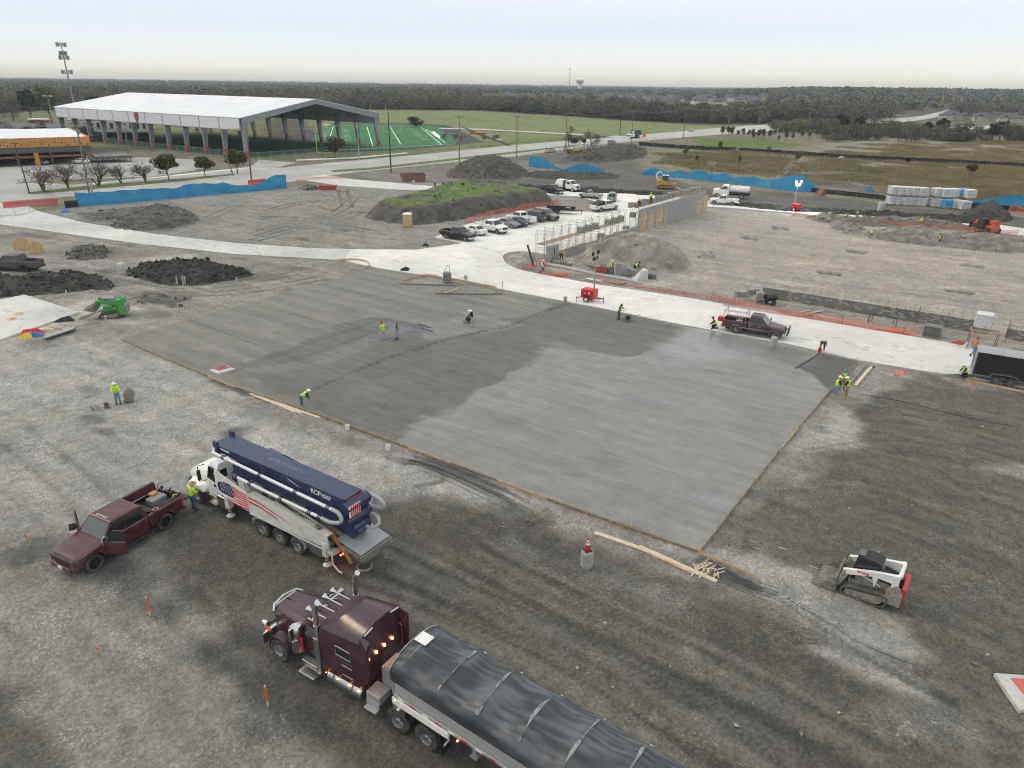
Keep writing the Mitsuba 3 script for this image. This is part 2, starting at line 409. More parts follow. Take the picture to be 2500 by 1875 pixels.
# far land
p.area([(-900,330),(-300,330),(200,330),(640,306),(1000,290),(1600,268),(3000,268),(3000,2000),(-900,2000)],.17,1.5,soft=8,warp=8)
p.area([(800,237),(1040,239),(1240,252),(1480,268),(1700,285),(1480,284),(1300,298),(1100,322),(940,330),(700,300),(640,240)],.20,2.25,soft=5,warp=5)
p.area([(985,312),(1190,322),(1110,345),(930,345)],.20,1.3,a=.7,soft=4,warp=5)
p.area([(0,225),(600,225),(560,300),(0,330)],.16,2.1,soft=5,warp=4)
p.area([(1380,325),(2300,290),(2500,470),(1560,440),(1330,350)],.19,1.5,soft=4,warp=6)
p.area([(1500,295),(1640,300),(1780,318),(1900,320),(1960,305),(1700,318),(1500,330)],.15,2.75,soft=3,warp=5)
p.area([(1850,300),(2300,290),(2300,352),(1900,330),(1700,330)],.21,1.05,soft=4,warp=6)
p.area([(2080,338),(2300,335),(2300,355),(2120,352)],.38,1.1,a=.7,soft=2,warp=5)
p.area([(1730,365),(2000,362),(1940,400),(1800,415),(1690,392)],.15,.8,a=.8,soft=3,warp=6)
p.area([(1470,335),(1700,340),(1640,365),(1500,372)],.12,1.7,a=.8,soft=3,warp=5)
p.area([(1990,262),(2300,262),(2300,300),(1990,292)],.15,2.0,soft=3,warp=4)
p.area([(1690,225),(1900,232),(1990,258),(1800,262),(1690,250)],.15,1.3,soft=5,warp=8)
# the building site
p.area([(-200,440),(-60,455),(85,458),(170,442),(640,405),(760,395),(900,385),(1200,340),(1480,380),(1540,425),(2300,470),(3000,800),(3000,3000),(-700,3000),(-700,700)],.235,.42,soft=1.2,warp=2)
p.area([(700,395),(960,372),(1140,335),(1330,330),(1420,382),(1560,412),(1560,428),(1150,408),(760,384)],.125,.5,soft=1.5,warp=3)
p.area([(1540,425),(1700,418),(1960,445),(2300,475),(2300,505),(1870,468),(1600,445)],.115,.45,soft=1,warp=3)
p.area([(760,372),(1140,345),(1330,372),(1100,392),(830,392)],.20,.5,a=.8,soft=2,warp=3)
p.area([(1150,408),(1440,420),(1540,424),(1420,412),(1160,400)],.07,.5,soft=1,warp=2)
p.area([(1100,548),(1190,545),(1400,480),(1520,448),(1720,462),(2300,540),(2300,760),(2040,738),(1700,672),(1480,640),(1240,600),(1140,584)],.31,.95,soft=.8,warp=1.5)
p.area([(1520,560),(1700,520),(2250,600),(2250,680),(1900,640)],.30,.95,a=.6,soft=4,warp=7)
for q in[[(1230,600),(1640,655),(2120,735)],[(1100,575),(1330,612),(1700,668)]]:p.line(q,2.2,.22,.5,.7,.8,1.2)
for x,y in((1849,543),(1791,589),(2100,573),(2073,629),(2153,542),(1686,493),(1618,514)): # pier holes dug in the pad
 c=g(x,y);a=math.radians(-31);q=[(c[0]+u*math.cos(a)-v*math.sin(a),c[1]+u*math.sin(a)+v*math.cos(a))for u,v in((-1.5,-.7),(1.5,-.7),(1.5,.7),(-1.5,.7))]
 p.area(Polygon(q).buffer(.5),.40,.6,.6,.4,.2,True,.05);p.area(Polygon(q),.075,.7,1,.12,.05,True,-.55)
# left middle
p.area([(0,486),(303,530),(504,552),(743,566),(800,580),(262,731),(0,742),(-600,760),(-600,486)],.255,.5,soft=1,warp=2)
p.area([(90,680),(160,640),(330,650),(330,690),(190,700),(60,740),(-200,790),(-200,740)],.42,.95,.75,1,2)
p.area([(0,545),(260,560),(200,575),(0,590)],.30,.5,.6,1,2)
p.area([(270,560),(440,545),(400,565),(330,575)],.40,.3,.6,.5,1.5)
for q in((110,615),(400,592),(190,550),(350,475),(1050,382)):p.spot(*q,9 if q[1]>500 else 12,.15,.5,.7,asp=.45,soft=4)
for q,r in(((150,585),4),((330,640),5),((560,600),3.5),((230,540),4),((60,510),5),((640,580),3),((300,680),3)):p.spot(*q,r,.14,.5,.6,asp=.5)
p.area([(170,455),(350,470),(420,492),(250,515),(150,478)],.16,.45,.8,1,2)
for q in[[(540,508),(600,490),(700,468),(740,450),(760,430)],[(545,520),(620,500),(720,478),(775,458)],[(560,470),(650,472),(720,485),(800,500)],[(740,410),(745,430),(752,448)],[(700,445),(740,458),(790,460)],[(580,455),(640,440),(720,432),(790,425)]]:p.tracks(q,1.9,.45,.085,.95)
p.area([(560,480),(760,450),(820,480),(700,510),(590,505)],.19,.42,.6,2,3)
# foreground
p.area([(-700,748),(0,744),(262,733),(500,840),(870,990),(760,1060),(560,1010),(420,1070),(100,1130),(0,1160),(-700,1300)],.315,.15,soft=1.5,warp=2)
p.area([(450,960),(560,900),(860,990),(1230,1130),(1500,1200),(1300,1160),(1080,1110),(840,1060),(790,1100),(600,1000)],.36,.15,.9,.8,1.2)
p.area([(330,1130),(560,1010),(830,1090),(1180,1135),(1300,1170),(1560,1265),(1700,1310),(1900,1470),(2260,1640),(2300,1900),(760,1750),(560,1480),(400,1290)],.112,.75,soft=1.2,warp=1.8)
p.area([(0,1175),(160,1250),(330,1310),(520,1480),(760,1750),(-200,1800),(-600,1300)],.255,.6,soft=1.0,warp=1.6)
p.area([(210,1210),(330,1270),(480,1380),(640,1490),(720,1600),(560,1560),(400,1400),(240,1270)],.082,.3,.85,.7,1.2)
p.area([(0,1490),(60,1500),(150,1640),(160,1760),(-200,1760),(-100,1500)],.09,.4,.85,.7,1.2)
p.area([(1560,1180),(1690,1030),(1850,840),(2000,815),(2300,850),(2400,1900),(2000,1500),(1900,1400),(1700,1260)],.125,.8,soft=1.0,warp=1.8)
p.area([(1520,1190),(1640,1195),(1800,1260),(1960,1340),(2010,1420),(1880,1430),(1760,1350),(1640,1280)],.32,.12,.95,.8,1.2)
p.area([(1740,930),(1800,870),(1850,890),(1890,965),(1820,985),(1720,975)],.34,.2,.9,.6,1.2)
p.area([(1800,860),(1870,800),(1960,810),(1930,840),(1850,880)],.26,.4,.8,.5,1)
p.area([(1745,1395),(1800,1400),(1990,1480),(2000,1505),(1880,1470)],.37,.2,.85,.4,.8)
p.area([(1900,1530),(2000,1510),(2140,1580),(2100,1620)],.22,.2,.6,.6,1)
p.area([(2000,990),(2240,1010),(2240,1040),(2060,1020)],.30,.3,.7,.5,1.2)
p.area([(900,1290),(1200,1290),(1480,1400),(1660,1560),(1400,1480),(1150,1400)],.16,.3,.7,1,2)
p.area([(1120,1180),(1290,1200),(1500,1290),(1460,1330),(1240,1260)],.19,.2,.7,.8,1.6)
p.area([(150,835),(215,825),(235,850),(170,870)],.17,.2,.7,.5,.8)
p.area([(455,935),(500,915),(545,920),(530,950),(470,960)],.12,.3,.85,.4,.8)
p.area([(0,930),(100,920),(120,980),(20,990)],.26,.1,.5,1,1.5)
for q,r in(((236,935),1.3),((90,1185),1.2),((30,1205),1.0),((200,905),1.2),((1340,1360),.8),((1590,1060),1.5),((1640,940),1.6),((980,1335),.8)):p.spot(*q,r,.13,.3,.75,asp=.45,ang=-30)
R_=random.Random(4)
for _ in range(120): # small scuffs and damp spots all over the yard
 x,y=R_.uniform(0,2212),R_.uniform(740,1640)
 p.spot(x,y,R_.uniform(.2,.8),R_.choice([.11,.14,.28,.22]),R_.uniform(.1,.6),R_.uniform(.2,.45),asp=R_.uniform(.25,.5),ang=148+R_.uniform(-25,25))
for _ in range(90):
 x,y=R_.uniform(1150,2212),R_.uniform(455,690)
 p.spot(x,y,R_.uniform(.6,2.4),R_.choice([.19,.22,.40]),R_.uniform(.5,1.1),R_.uniform(.3,.6),asp=R_.uniform(.15,.3),ang=148+R_.uniform(-15,15))
for _ in range(110):
 x,y=R_.uniform(0,900),R_.uniform(405,640)
 p.spot(x,y,R_.uniform(.6,2.2),R_.choice([.09,.11,.14,.33]),R_.uniform(.3,.8),R_.uniform(.35,.7),asp=R_.uniform(.2,.4),ang=150+R_.uniform(-30,30))
for _ in range(70):
 x,y=R_.uniform(1000,2212),R_.uniform(320,440)
 p.spot(x,y,R_.uniform(1.5,6),R_.choice([.09,.11,.15]),R_.uniform(.9,2.2),R_.uniform(.3,.6),asp=R_.uniform(.2,.5),ang=R_.uniform(-20,20))
# wheel tracks
p.tracks([(20,935),(120,1010),(190,1080),(250,1170),(300,1250)],2.0,.3,.17,.6)
p.tracks([(0,1010),(90,1080),(180,1160),(260,1240)],2.0,.3,.19,.5)
for q in[[(820,1200),(1000,1290),(1250,1410),(1500,1560),(1700,1700)],[(870,1290),(1050,1380),(1300,1520),(1480,1650)],[(700,1260),(900,1340),(1150,1450),(1400,1600)],[(1020,1200),(1300,1340),(1600,1480),(1900,1640)]]:
 p.tracks(q,2.1,.6,.07,.8);p.tracks([(x+14,y-22)for x,y in q],1.0,.45,.19,.6,z=.02);p.tracks([(x-30,y+34)for x,y in q],1.5,.4,.155,.5,z=.01)
for q in[[(1900,870),(2050,880),(2240,915)],[(1760,985),(1950,965),(2150,1010),(2300,1060)],[(1700,1080),(1880,1075),(2080,1150),(2300,1260)],[(1870,920),(2050,940),(2300,1010)],[(1980,1010),(2120,1090),(2300,1160)],[(1990,1330),(2120,1390),(2300,1500)],[(1800,1130),(1990,1190),(2250,1340)]]:
 p.tracks(q,1.9,.5,.092,.42,z=-.012);p.tracks([(x,y-16)for x,y in q],1.3,.35,.19,.35,.4,z=.008)
p.line([(1690,1300),(1800,1370),(1920,1450),(2060,1520)],.25,.05,.3,.8,.15,.2,-.06)
for q in[[(1240,640),(1700,560),(2212,545)],[(1500,640),(1800,600),(2212,600)],[(1420,520),(1700,500),(2000,520)],[(1330,610),(1600,590),(2212,690)]]:
 p.tracks(q,2.2,.6,.27,.45,.8,-.02);p.tracks([(x,y+9)for x,y in q],1.2,.4,.42,.4,.6,.0)
for q in[[(0,600),(200,590),(420,620),(640,590)],[(190,690),(330,640),(520,630),(700,600)],[(0,690),(120,640),(260,620)],[(60,470),(250,500),(420,480),(520,440)]]:p.tracks(q,1.8,.4,.11,.8)
p.line([(1480,640),(1640,660),(2050,745)],.8,.2,.4,.6,.4,.4,.06)
# damp rings left by washing out the hopper
for q in[[(612,935),(640,925),(660,935),(720,965),(745,985),(720,1000)],[(615,960),(650,975),(690,968),(720,985)],[(640,990),(680,985),(710,1000),(690,1020)],[(770,985),(800,975),(810,990),(840,985),(870,1000)],[(735,1030),(760,1000),(775,985)],[(880,1000),(930,1010),(960,1035),(900,1050)]]:
 p.line(q,.22,.14,.2,.8,.1,.45)
p.line([(465,822),(500,838),(560,862),(600,878)],.7,.06,.4,.85,.2,.5,.05)
far=np.clip((p.y-60)/200,0,1)
relief=(n2(p.x,p.y,.55,21,4)-.5)*.10+(n2(p.x,p.y,1.6,22,2)-.5)*.045
streak=n2(p.x*-.85+p.y*.53,(p.x*.53+p.y*.85)*7,.10,23,3)
p.t*=.86+.28*streak
p.z+=relief*(1-.5*far)
GROUND=p
Zg=terr(p.x,p.y)+p.z+np.where(p.y>330,(n2(p.x,p.y,.004,30)-.5)*1.5,0)
def grid_mesh(P_,rows,cols):
 i=np.arange(rows*cols).reshape(rows,cols)
 q=np.stack([i[:-1,:-1],i[:-1,1:],i[1:,1:],i[1:,:-1]],-1).reshape(-1,4)
 return P_.reshape(-1,3),np.vstack([q[:,[0,1,2]],q[:,[0,2,3]]])
def soil_ply(v,f,t,h,m='surface_ground'):
 return mikit.ply((v,f),m,True,uv=np.stack([t,h],-1))
v_,f_=grid_mesh(np.stack([p.x,p.y,Zg],-1),*SH)
PITS=[(c[0],c[1])for c in[(2155,572)]]
struct('ground',soil_ply(v_,f_,p.t,p.h),None)
labels['ground']['label']='bare dusty earth of the building site running out to fields and woods'

# ---------------------------------------------------------------- heaps of soil: bodies of their own standing on the ground
def heap(name,label,cat,px,H,tone,hue,step=.35,lump=.35,top=None,profile=1.0,clods=60,seed=1,world=False,kind=None,tophue=None,steep=1.0,group=None,base=0.0):
 P_=Polygon(smooth_line(np.asarray(px)[:,:2]if world else gp(px)[:,:2],5,True)).buffer(0)
 a,b,c,d=P_.bounds;step=max(step,math.sqrt((c-a)*(d-b))/190)
 xs,ys=np.arange(a-step,c+step*2,step),np.arange(b-step,d+step*2,step)
 x,y=np.meshgrid(xs,ys);sh=x.shape;x,y=x.ravel(),y.ravel()
 w1,w2=n2(x,y,.5,seed),n2(x,y,1.7,seed+1)
 q=shapely.points(x,y);s=shapely.distance(q,P_.boundary)*np.where(shapely.contains_xy(P_,x,y),1,-1)
 smax=max(s.max(),.1)
 s2=s+(w1-.5)*min(1.6,smax*.5)
 e=np.clip(s2*steep/(top if top else smax),-.5,1)
 f=np.where(e>0,np.sin(np.clip(e,0,1)*np.pi/2)**profile,e*.8)
 z=H*f+lump*((w1-.5)*1.1+(w2-.5)*.9)*np.clip(f*2.5,0,1)+lump*.55*(n2(x,y,3.6,seed+2,3)-.5)*(f>0)-.12
 t=np.full(x.shape,tone)*(.55+.9*n2(x,y,1.3,seed+5))*np.where(f<.12,1.35,1.0);h=np.full(x.shape,hue)
 if tophue is not None:
  k=np.clip((f-.86)/.12,0,1)*np.clip((n2(x,y,.35,seed+7)-.30)*5,0,1)
  h+=(tophue-h)*k;t+=(.17*(.7+.6*n2(x,y,.8,seed+8))-t)*k
 i=np.arange(len(x)).reshape(sh);qd=np.stack([i[:-1,:-1],i[:-1,1:],i[1:,1:],i[1:,:-1]],-1).reshape(-1,4)
 qd=qd[(z[qd]>-.35).all(1)]
 fc=np.vstack([qd[:,[0,1,2]],qd[:,[0,2,3]]])
 used=np.unique(fc);re=np.full(len(x),-1);re[used]=np.arange(len(used))
 v=np.stack([x,y,z+terr(x,y)+base],-1)[used];fc=re[fc];t,h=t[used],h[used]
 rng=np.random.default_rng(seed);vs,fs,ts=[v],[fc],[t];o=len(v)
 up=np.nonzero(z[used]>.02)[0]
 if len(up):
  for k in rng.choice(up,clods):
   r=(abs(rng.normal(.06,.07))+.035)*(1+.5*(H>2))
   m=trimesh.creation.icosphere(0);vv=m.vertices*rng.uniform(.6,1.3,(12,1))*r*rng.uniform(.7,1.3,3)+v[k]+[0,0,r*.3]
   vs.append(vv);fs.append(m.faces+o);ts.append(np.full(12,tone*rng.uniform(.6,1.9)));o+=12
 v,fc,t=np.vstack(vs),np.vstack(fs),np.concatenate(ts);h=np.concatenate([h,np.full(len(t)-len(h),hue)])
 k=numbered(name);scene[k]=soil_ply(v,fc,t,h)
 labels[k]={'label':label,'category':cat}
 if kind:labels[k]['kind']=kind
 if group:labels[k]['group']=group
 return k
heap('dirt_pile','long dark dirt windrow left of the green loader, cut by the picture edge','dirt pile',[(-130,600),(60,596),(180,590),(235,600),(240,625),(140,632),(-130,650)],1.15,.062,.4,.28,.75,seed=31,clods=900)
heap('dirt_pile','dark clumpy dirt pile between the white post and grey pipe stubs','dirt pile',[(262,588),(330,572),(440,566),(530,580),(540,597),(420,618),(330,612)],1.25,.06,.4,.28,.7,seed=41,clods=900)
heap('dirt_pile','low brown heap of dug soil right of the plywood boxes','dirt pile',[(130,548),(200,532),(245,540),(240,552),(180,566),(140,560)],.75,.13,.7,.3,.5,seed=51,clods=320)
heap('dirt_pile','grey-brown dirt pile in front of the left blue fence','dirt pile',[(230,490),(300,455),(370,447),(440,470),(400,490),(300,500)],1.5,.115,.45,.45,.6,seed=61,clods=420)
heap('dirt_pile','low strip of tipped soil along the left blue fence','dirt pile',[(170,462),(300,448),(380,440),(330,455),(220,480)],.7,.14,.4,.45,.4,seed=66,clods=120)
heap('dirt_pile','big brown dirt pile behind the grass-topped mound','dirt pile',[(962,378),(1000,362),(1100,360),(1140,372),(1120,388),(1010,388)],4.2,.105,.85,.6,1.1,seed=71,clods=300)
heap('grass_mound','long flat-topped dirt mound with green grass on its top','mound',[(785,468),(870,440),(960,415),(1080,409),(1160,426),(1200,438),(1130,453),(1040,467),(900,486)],2.9,.105,.55,.5,.45,top=5.0,seed=81,clods=200,tophue=2.85)
heap('sand_pile','tan sand pile beside the tall grey block wall','sand pile',[(1228,568),(1285,548),(1345,536),(1420,543),(1482,562),(1504,580),(1440,593),(1340,588),(1262,583)],3.9,.28,.95,.4,.25,seed=91,clods=40)
heap('soil_bank','small sand heap inside the curved curb by the block wall corner','sand heap',[(1092,566),(1100,552),(1140,547),(1165,556),(1150,575),(1110,578)],.7,.30,.6,.3,.15,seed=95,clods=10)
heap('dirt_pile','brown dirt bank behind the tracked digger beside the road','dirt pile',[(1210,345),(1280,325),(1370,318),(1400,325),(1390,342),(1290,352)],2.4,.095,.75,.5,.9,seed=101,clods=150)
heap('dirt_ridge','dark muddy ridge north of the parked work trucks','dirt ridge',[(1090,403),(1200,404),(1340,412),(1430,417),(1430,424),(1300,419),(1100,409)],.8,.05,.5,.5,.5,seed=111,clods=120)
heap('dirt_ridge','churned brown mud heaps in front of the middle blue fence','dirt ridge',[(1110,372),(1200,372),(1330,378),(1320,388),(1180,388),(1110,380)],1.0,.08,.6,.5,.7,seed=115,clods=120)
heap('dirt_ridge','dark soil ridge below the stacked block pallets','dirt ridge',[(1600,440),(1760,452),(1960,462),(2140,478),(2140,490),(1960,475),(1700,458),(1590,447)],.9,.055,.5,.5,.5,seed=121,clods=420)
heap('dirt_pile','dark dirt pile behind the red telehandler','dirt pile',[(2070,470),(2110,448),(2160,450),(2190,475),(2130,480)],2.0,.065,.4,.4,.5,seed=131,clods=120)
heap('dirt_ridge','tan soil heaped along the far side of the utility trench','dirt ridge',[(1735,468),(1790,462),(1850,472),(1960,472),(2060,484),(2100,497),(1950,492),(1860,488),(1760,478)],1.1,.17,.9,.4,.5,seed=141,clods=420)
heap('dirt_ridge','long tan bank with bucket marks along the near side of the trench','dirt ridge',[(1870,500),(1960,494),(2060,505),(2260,528),(2260,552),(2080,540),(1960,528),(1880,514)],1.7,.205,.85,.4,.35,seed=151,clods=320)
heap('rock_heap','broken grey rock and fill at the end of the trench','rubble',[(1790,478),(1830,470),(1860,480),(1870,500),(1840,508),(1800,500)],.6,.24,.6,.3,.6,seed=161,clods=80)
heap('rock_heap','small grey rubble heap on the building pad by the sand pile','rubble',[(1503,553),(1530,547),(1557,553),(1550,560),(1510,559)],.35,.27,.4,.25,.3,seed=171,clods=30)
heap('dirt_pile','small dark dirt clump on the empty lot before the blue fence','dirt pile',[(640,408),(665,402),(692,407),(670,412)],.8,.08,.5,.3,.4,seed=181,clods=30)
heap('soil_bank','shallow soil spoil beside the green loader bucket','dirt pile',[(285,655),(330,628),(400,632),(420,650),(360,668)],.22,.15,.65,.16,.3,seed=195,clods=40)

# ---------------------------------------------------------------- concrete: slab being poured, drives, streets
def _slab(p,n,uv):
 mf=fbm(p.x*1.2,p.y*1.2,2.0,3);hf=noise(p.x*8,p.y*8,1.0);lf=fbm(p.x*.2,p.y*.2,4.0,2)
 a=p.x*-.83+p.y*.56;b=p.x*.56+p.y*.83
 st=noise(a*.35,b*3.0,7.0)
 t=uv.x*.90*(.88+.24*mf)*(.93+.14*hf)*(.90+.20*lf)*(.90+.20*st)*(.93+.14*noise(a*.8,b*11,2.0))
 return mix((1.0,.955,.875),(.965,.985,1.0),uv.y)*t
def _slab_r(p,n,uv):return .88-.66*uv.y*(.75+.5*fbm(p.x*.6,p.y*.6,3.0,2))
scene['surface_fresh_concrete']={'type':'twosided','inner':{'type':'principled','base_color':mikit.proc(_slab),'roughness':mikit.proc(_slab_r),'specular':.45}}
SZ=.13
e_bot=gp([(262,731),(345,768),(430,803),(520,840),(660,884),(860,957),(1035,1021),(1200,1082),(1360,1138),(1510,1190)],SZ)
e_top=gp([(800,578),(865,589),(914,596),(1000,613),(1088,628),(1168,643),(1320,672),(1469,703),(1600,727),(1704,746),(1855,781)],SZ)
e_right=gp([(1510,1190),(1605,1068),(1700,950),(1790,845),(1855,781)],SZ)
e_left=gp([(262,731),(430,684),(600,636),(740,597),(800,578)],SZ)
def resample(e,n):
 s=np.concatenate([[0],np.cumsum(np.linalg.norm(np.diff(e,axis=0),axis=1))]);u=np.linspace(0,s[-1],n)
 return np.stack([np.interp(u,s,e[:,i])for i in range(3)],1)
NU,NV=300,220
B_,T_,L_,R2=resample(e_bot,NU),resample(e_top,NU),resample(e_left,NV),resample(e_right,NV)
u,v=np.linspace(0,1,NU)[None,:,None],np.linspace(0,1,NV)[:,None,None]
Q=(1-v)*B_[None]+v*T_[None]+(1-u)*L_[:,None]+u*R2[:,None]-((1-u)*(1-v)*B_[0]+u*(1-v)*B_[-1]+(1-u)*v*T_[0]+u*v*T_[-1])
s=Paint(Q[...,0].ravel(),Q[...,1].ravel(),.195,0.0)
ROUGH=[(490,800),(800,690),(900,712),(1010,700),(1120,690),(1230,655),(1480,705),(1462,730),(1370,778),(1185,745),(1070,845),(985,880),(870,940),(860,957),(660,884)]
SMOOTH=[(862,957),(885,935),(875,922),(970,895),(1010,870),(1005,860),(1075,832),(1098,808),(1160,790),(1185,748),(1290,765),(1355,778),(1400,765),(1440,745),(1470,722),(1500,700),(1870,770),(1800,860),(1510,1200),(1200,1090)]
us=((s.x-s.x.mean())*.83-(s.y-s.y.mean())*.56)
acr=(s.x*.56+s.y*.83)
s.t*=1+.07*np.sin(acr*2.6)+.05*np.sin(acr*1.1+1)
s.area(ROUGH,.150,0.0,1,.25,1.0)
s.area([(490,800),(600,790),(820,720),(860,705),(880,712),(760,770),(600,812)],.19,.05,.7,.3,.6)
s.area([(905,715),(960,690),(1010,680),(1060,690),(1130,705),(1080,720),(1000,725),(930,735)],.22,.15,.75,.2,.5)
for q in[[(640,860),(800,790),(900,755),(1010,725),(1100,705),(1160,680),(1240,655)],[(560,800),(700,760),(830,712)],[(800,690),(870,700),(910,712)],[(500,808),(600,770),(800,700)]]:
 s.line(q,.35,.105,0,.6,.15,.5)
c_=smooth_line(gp([(640,862),(800,792),(900,757),(1010,727),(1100,707),(1160,682),(1232,657)])[:,:2],14)
prints=[]
for i,(x,y)in enumerate(along(c_,.42)[0]): # boot prints
 s.area(Polygon([(x+.22*math.cos(a)+(.15 if i%2 else-.15),y+.12*math.sin(a))for a in np.linspace(0,6.28,9)[:-1]]),.075,0,.8,.06,.05,True)
rr=random.Random(9)
pr=Polygon(gp(ROUGH)[:,:2]).buffer(-.5)
for _ in range(260):
 x,y=rr.uniform(450,1480),rr.uniform(650,950);c=g(x,y)
 if pr.contains(shapely.Point(c[:2])):s.spot(x,y,rr.uniform(.3,1.5),rr.choice([.115,.13,.175,.16]),0,rr.uniform(.3,.6),asp=rr.uniform(.2,.4),ang=rr.uniform(130,165))
s.area(SMOOTH,.235,.38,1,.12,.7)
s.area([(1400,765),(1480,700),(1620,735),(1700,750),(1560,790),(1480,800)],.22,1.0,.9,1.5,2)
for _ in range(110):
 x,y=rr.uniform(900,1820),rr.uniform(720,1180);c=g(x,y)
 if Polygon(gp(SMOOTH)[:,:2]).contains(shapely.Point(c[:2])):s.spot(x,y,rr.uniform(.8,3.0),rr.choice([.185,.205,.27,.285]),rr.uniform(.3,.9),rr.uniform(.3,.7),asp=rr.uniform(.10,.22),ang=rr.uniform(140,156))
for q,r in(((1090,915),1.3),((1350,880),1.6),((1300,1000),1.4),((1500,830),2.0),((1180,880),.9),((1420,770),1.5),((1320,950),.9),((1600,880),1.6)):s.spot(*q,r,.18,.45,.5,asp=.3,ang=150)
s.area([(1715,795),(1775,765),(1870,780),(1850,800),(1790,848),(1760,815)],.10,.1,.95,.15,.3)
s.area([(1630,745),(1710,750),(1770,768),(1720,800),(1650,770)],.15,.4,.8,.8,.8)
s.area([(1450,850),(1490,815),(1700,800),(1560,930)],.265,.7,.4,2,2)
for k in(.26,.52,.78): # saw-cut lines across the finished strip
 a,b=g(262+(800-262)*k,731+(578-731)*k),g(430+(960-430)*k,803+(610-803)*k)
 s.line([a,b],.10,.085,0,.8,.05,.03,world=True)
for k in(.2,.45,.7):
 s.line([g(1000+700*k,1010+130*k),g(1300+500*k,700+70*k)],.06,.29,.5,.35,.05,.05,world=True)
relief=(n2(s.x,s.y,2.2,5,3)-.5)
rough_m=np.zeros(len(s.x));i_=np.nonzero(shapely.contains_xy(Polygon(gp(ROUGH)[:,:2]),s.x,s.y)&~shapely.contains_xy(Polygon(gp(SMOOTH)[:,:2]),s.x,s.y))[0];rough_m[i_]=1
zz=SZ+relief*(.004+.05*rough_m)*np.minimum(1,1)
edge=np.zeros((NV,NU),bool);edge[0]=edge[-1]=True;edge[:,0]=edge[:,-1]=True
zz[edge.ravel()]=SZ
v_,f_=grid_mesh(np.stack([s.x,s.y,zz],-1),NV,NU)
bd=np.concatenate([np.arange(NU),(np.arange(1,NV)*NU+NU-1),((NV-1)*NU+np.arange(NU-2,-1,-1)),(np.arange(NV-2,0,-1)*NU)])
low=v_[bd]*[1,1,0]+[0,0,-.25];o=len(v_);k=np.arange(len(bd));k2=(k+1)%len(bd)
v_=np.vstack([v_,v_[bd],low]);o2=o+len(bd)
f_=np.vstack([f_,np.stack([o+k,o2+k,o2+k2],1),np.stack([o+k,o2+k2,o+k2],1)])
struct('concrete_slab',soil_ply(v_,f_,np.concatenate([s.t,np.full(2*len(bd),.17)]),np.concatenate([s.h,np.zeros(2*len(bd))]),'surface_fresh_concrete'),None,
  label='freshly poured slab, smooth and wet at right, rough and dark in the middle')

def _drive(p,n,uv):
 mf=fbm(p.x*.9,p.y*.9,2.0,3);hf=noise(p.x*6,p.y*6,1.0);lf=fbm(p.x*.13,p.y*.13,4.0,3)
 a=p.x*-.83+p.y*.56;b=p.x*.56+p.y*.83
 sc=smoothstep(.60,.85,.6*fbm(a*.4,b*1.9,9.0,3)+.4*fbm(p.x*2.1,p.y*2.1,3.0,2))*.38
 t=uv.x*.92*(.80+.40*lf)*(.90+.2*mf)*(.96+.08*hf)*(1-sc)
 return mix((1.0,.985,.95),(1.0,.95,.87),uv.y)*t
scene['surface_drive_concrete']={'type':'twosided','inner':{'type':'principled','base_color':mikit.proc(_drive),'roughness':.85,'specular':.3}}
def sheet(name,px,z1,z0,tone,hue,label=None,holes=(),world=False,m='surface_drive_concrete',z_terr=False):
 P_=Polygon(np.asarray(px)[:,:2]if world else gp(px)[:,:2],[gp(h)[:,:2]for h in holes]).buffer(0)
 mesh=ext(P_,'z',z0,z1)
 vv=mesh.vertices.copy()
 if z_terr:vv[:,2]+=terr(vv[:,0],vv[:,1])+np.clip(np.hypot(vv[:,0],vv[:,1])-450,0,1e4)*.0012
 k=numbered(name);nn=len(vv)
 scene[k]=mikit.ply((vv,mesh.faces),m,False,uv=np.stack([np.full(nn,tone),np.full(nn,hue)],-1))
 labels[k]={'kind':'structure'}
 if label:labels[k]['label']=label
 return P_
DZ=.125
arc=smooth_line([(1181,551),(1140,545),(1104,546),(1087,553),(1088,562),(1099,574),(1138,588),(1239,607),(1300,618)],5)[:,:2].tolist()
isl=smooth_line([(1000,526),(939,515),(1012,487),(1100,467),(1204,459)],1)[:,:2].tolist()
DRIVE=[(808,579),(743,564),(760,540),(900,541),(1000,527),(938,514),(1010,485),(1110,466),(1204,459),(1281,458),(1294,446),(1286,436),(1247,425),(1174,422),(1140,416),(1150,411),(1245,412),(1345,417),(1421,423),(1519,433),(1540,446),(1480,452),(1400,486),(1290,520)]+arc+[
   (1478,644),(1805,701),(2040,741),(2107,755),(2300,790),(2500,830),(2500,905),(2212,839),(2100,819),(1973,800),(1858,781)]+[(1704,745.5),(1600,726.5),(1469,702.5),(1320,671.5),(1168,642.5),(1088,627.5),(1000,612.5),(914,595.5),(865,588.5)]
sheet('driveway',DRIVE,DZ,-.3,.66,.3,'pale dusty concrete drive between the fresh slab and the block walls')
ROADP=[(743,564),(504,550),(303,528),(150,507),(0,486),(-120,470),(-120,424),(60,446),(82,457),(181,482),(336,507),(504,526),(660,537),(760,540)]
sheet('road',ROADP,DZ-.004,-.3,.50,.15,'curving grey-white concrete road at the left of the site')
sheet('road',[(630,386),(700,378),(760,388),(900,400),(985,408),(1000,414),(960,415),(850,410),(734,402)],DZ-.008,-.3,.52,.2,'concrete entrance road behind the grass mound')
sheet('driveway',[(1519,434),(1603,443),(1711,452),(1871,466),(2000,474),(2100,478),(2300,508),(2300,525),(2090,494),(1960,482),(1840,478),(1720,461),(1600,452),(1524,447)],DZ-.012,-.3,.55,.2,'narrow pale drive beyond the building pad')
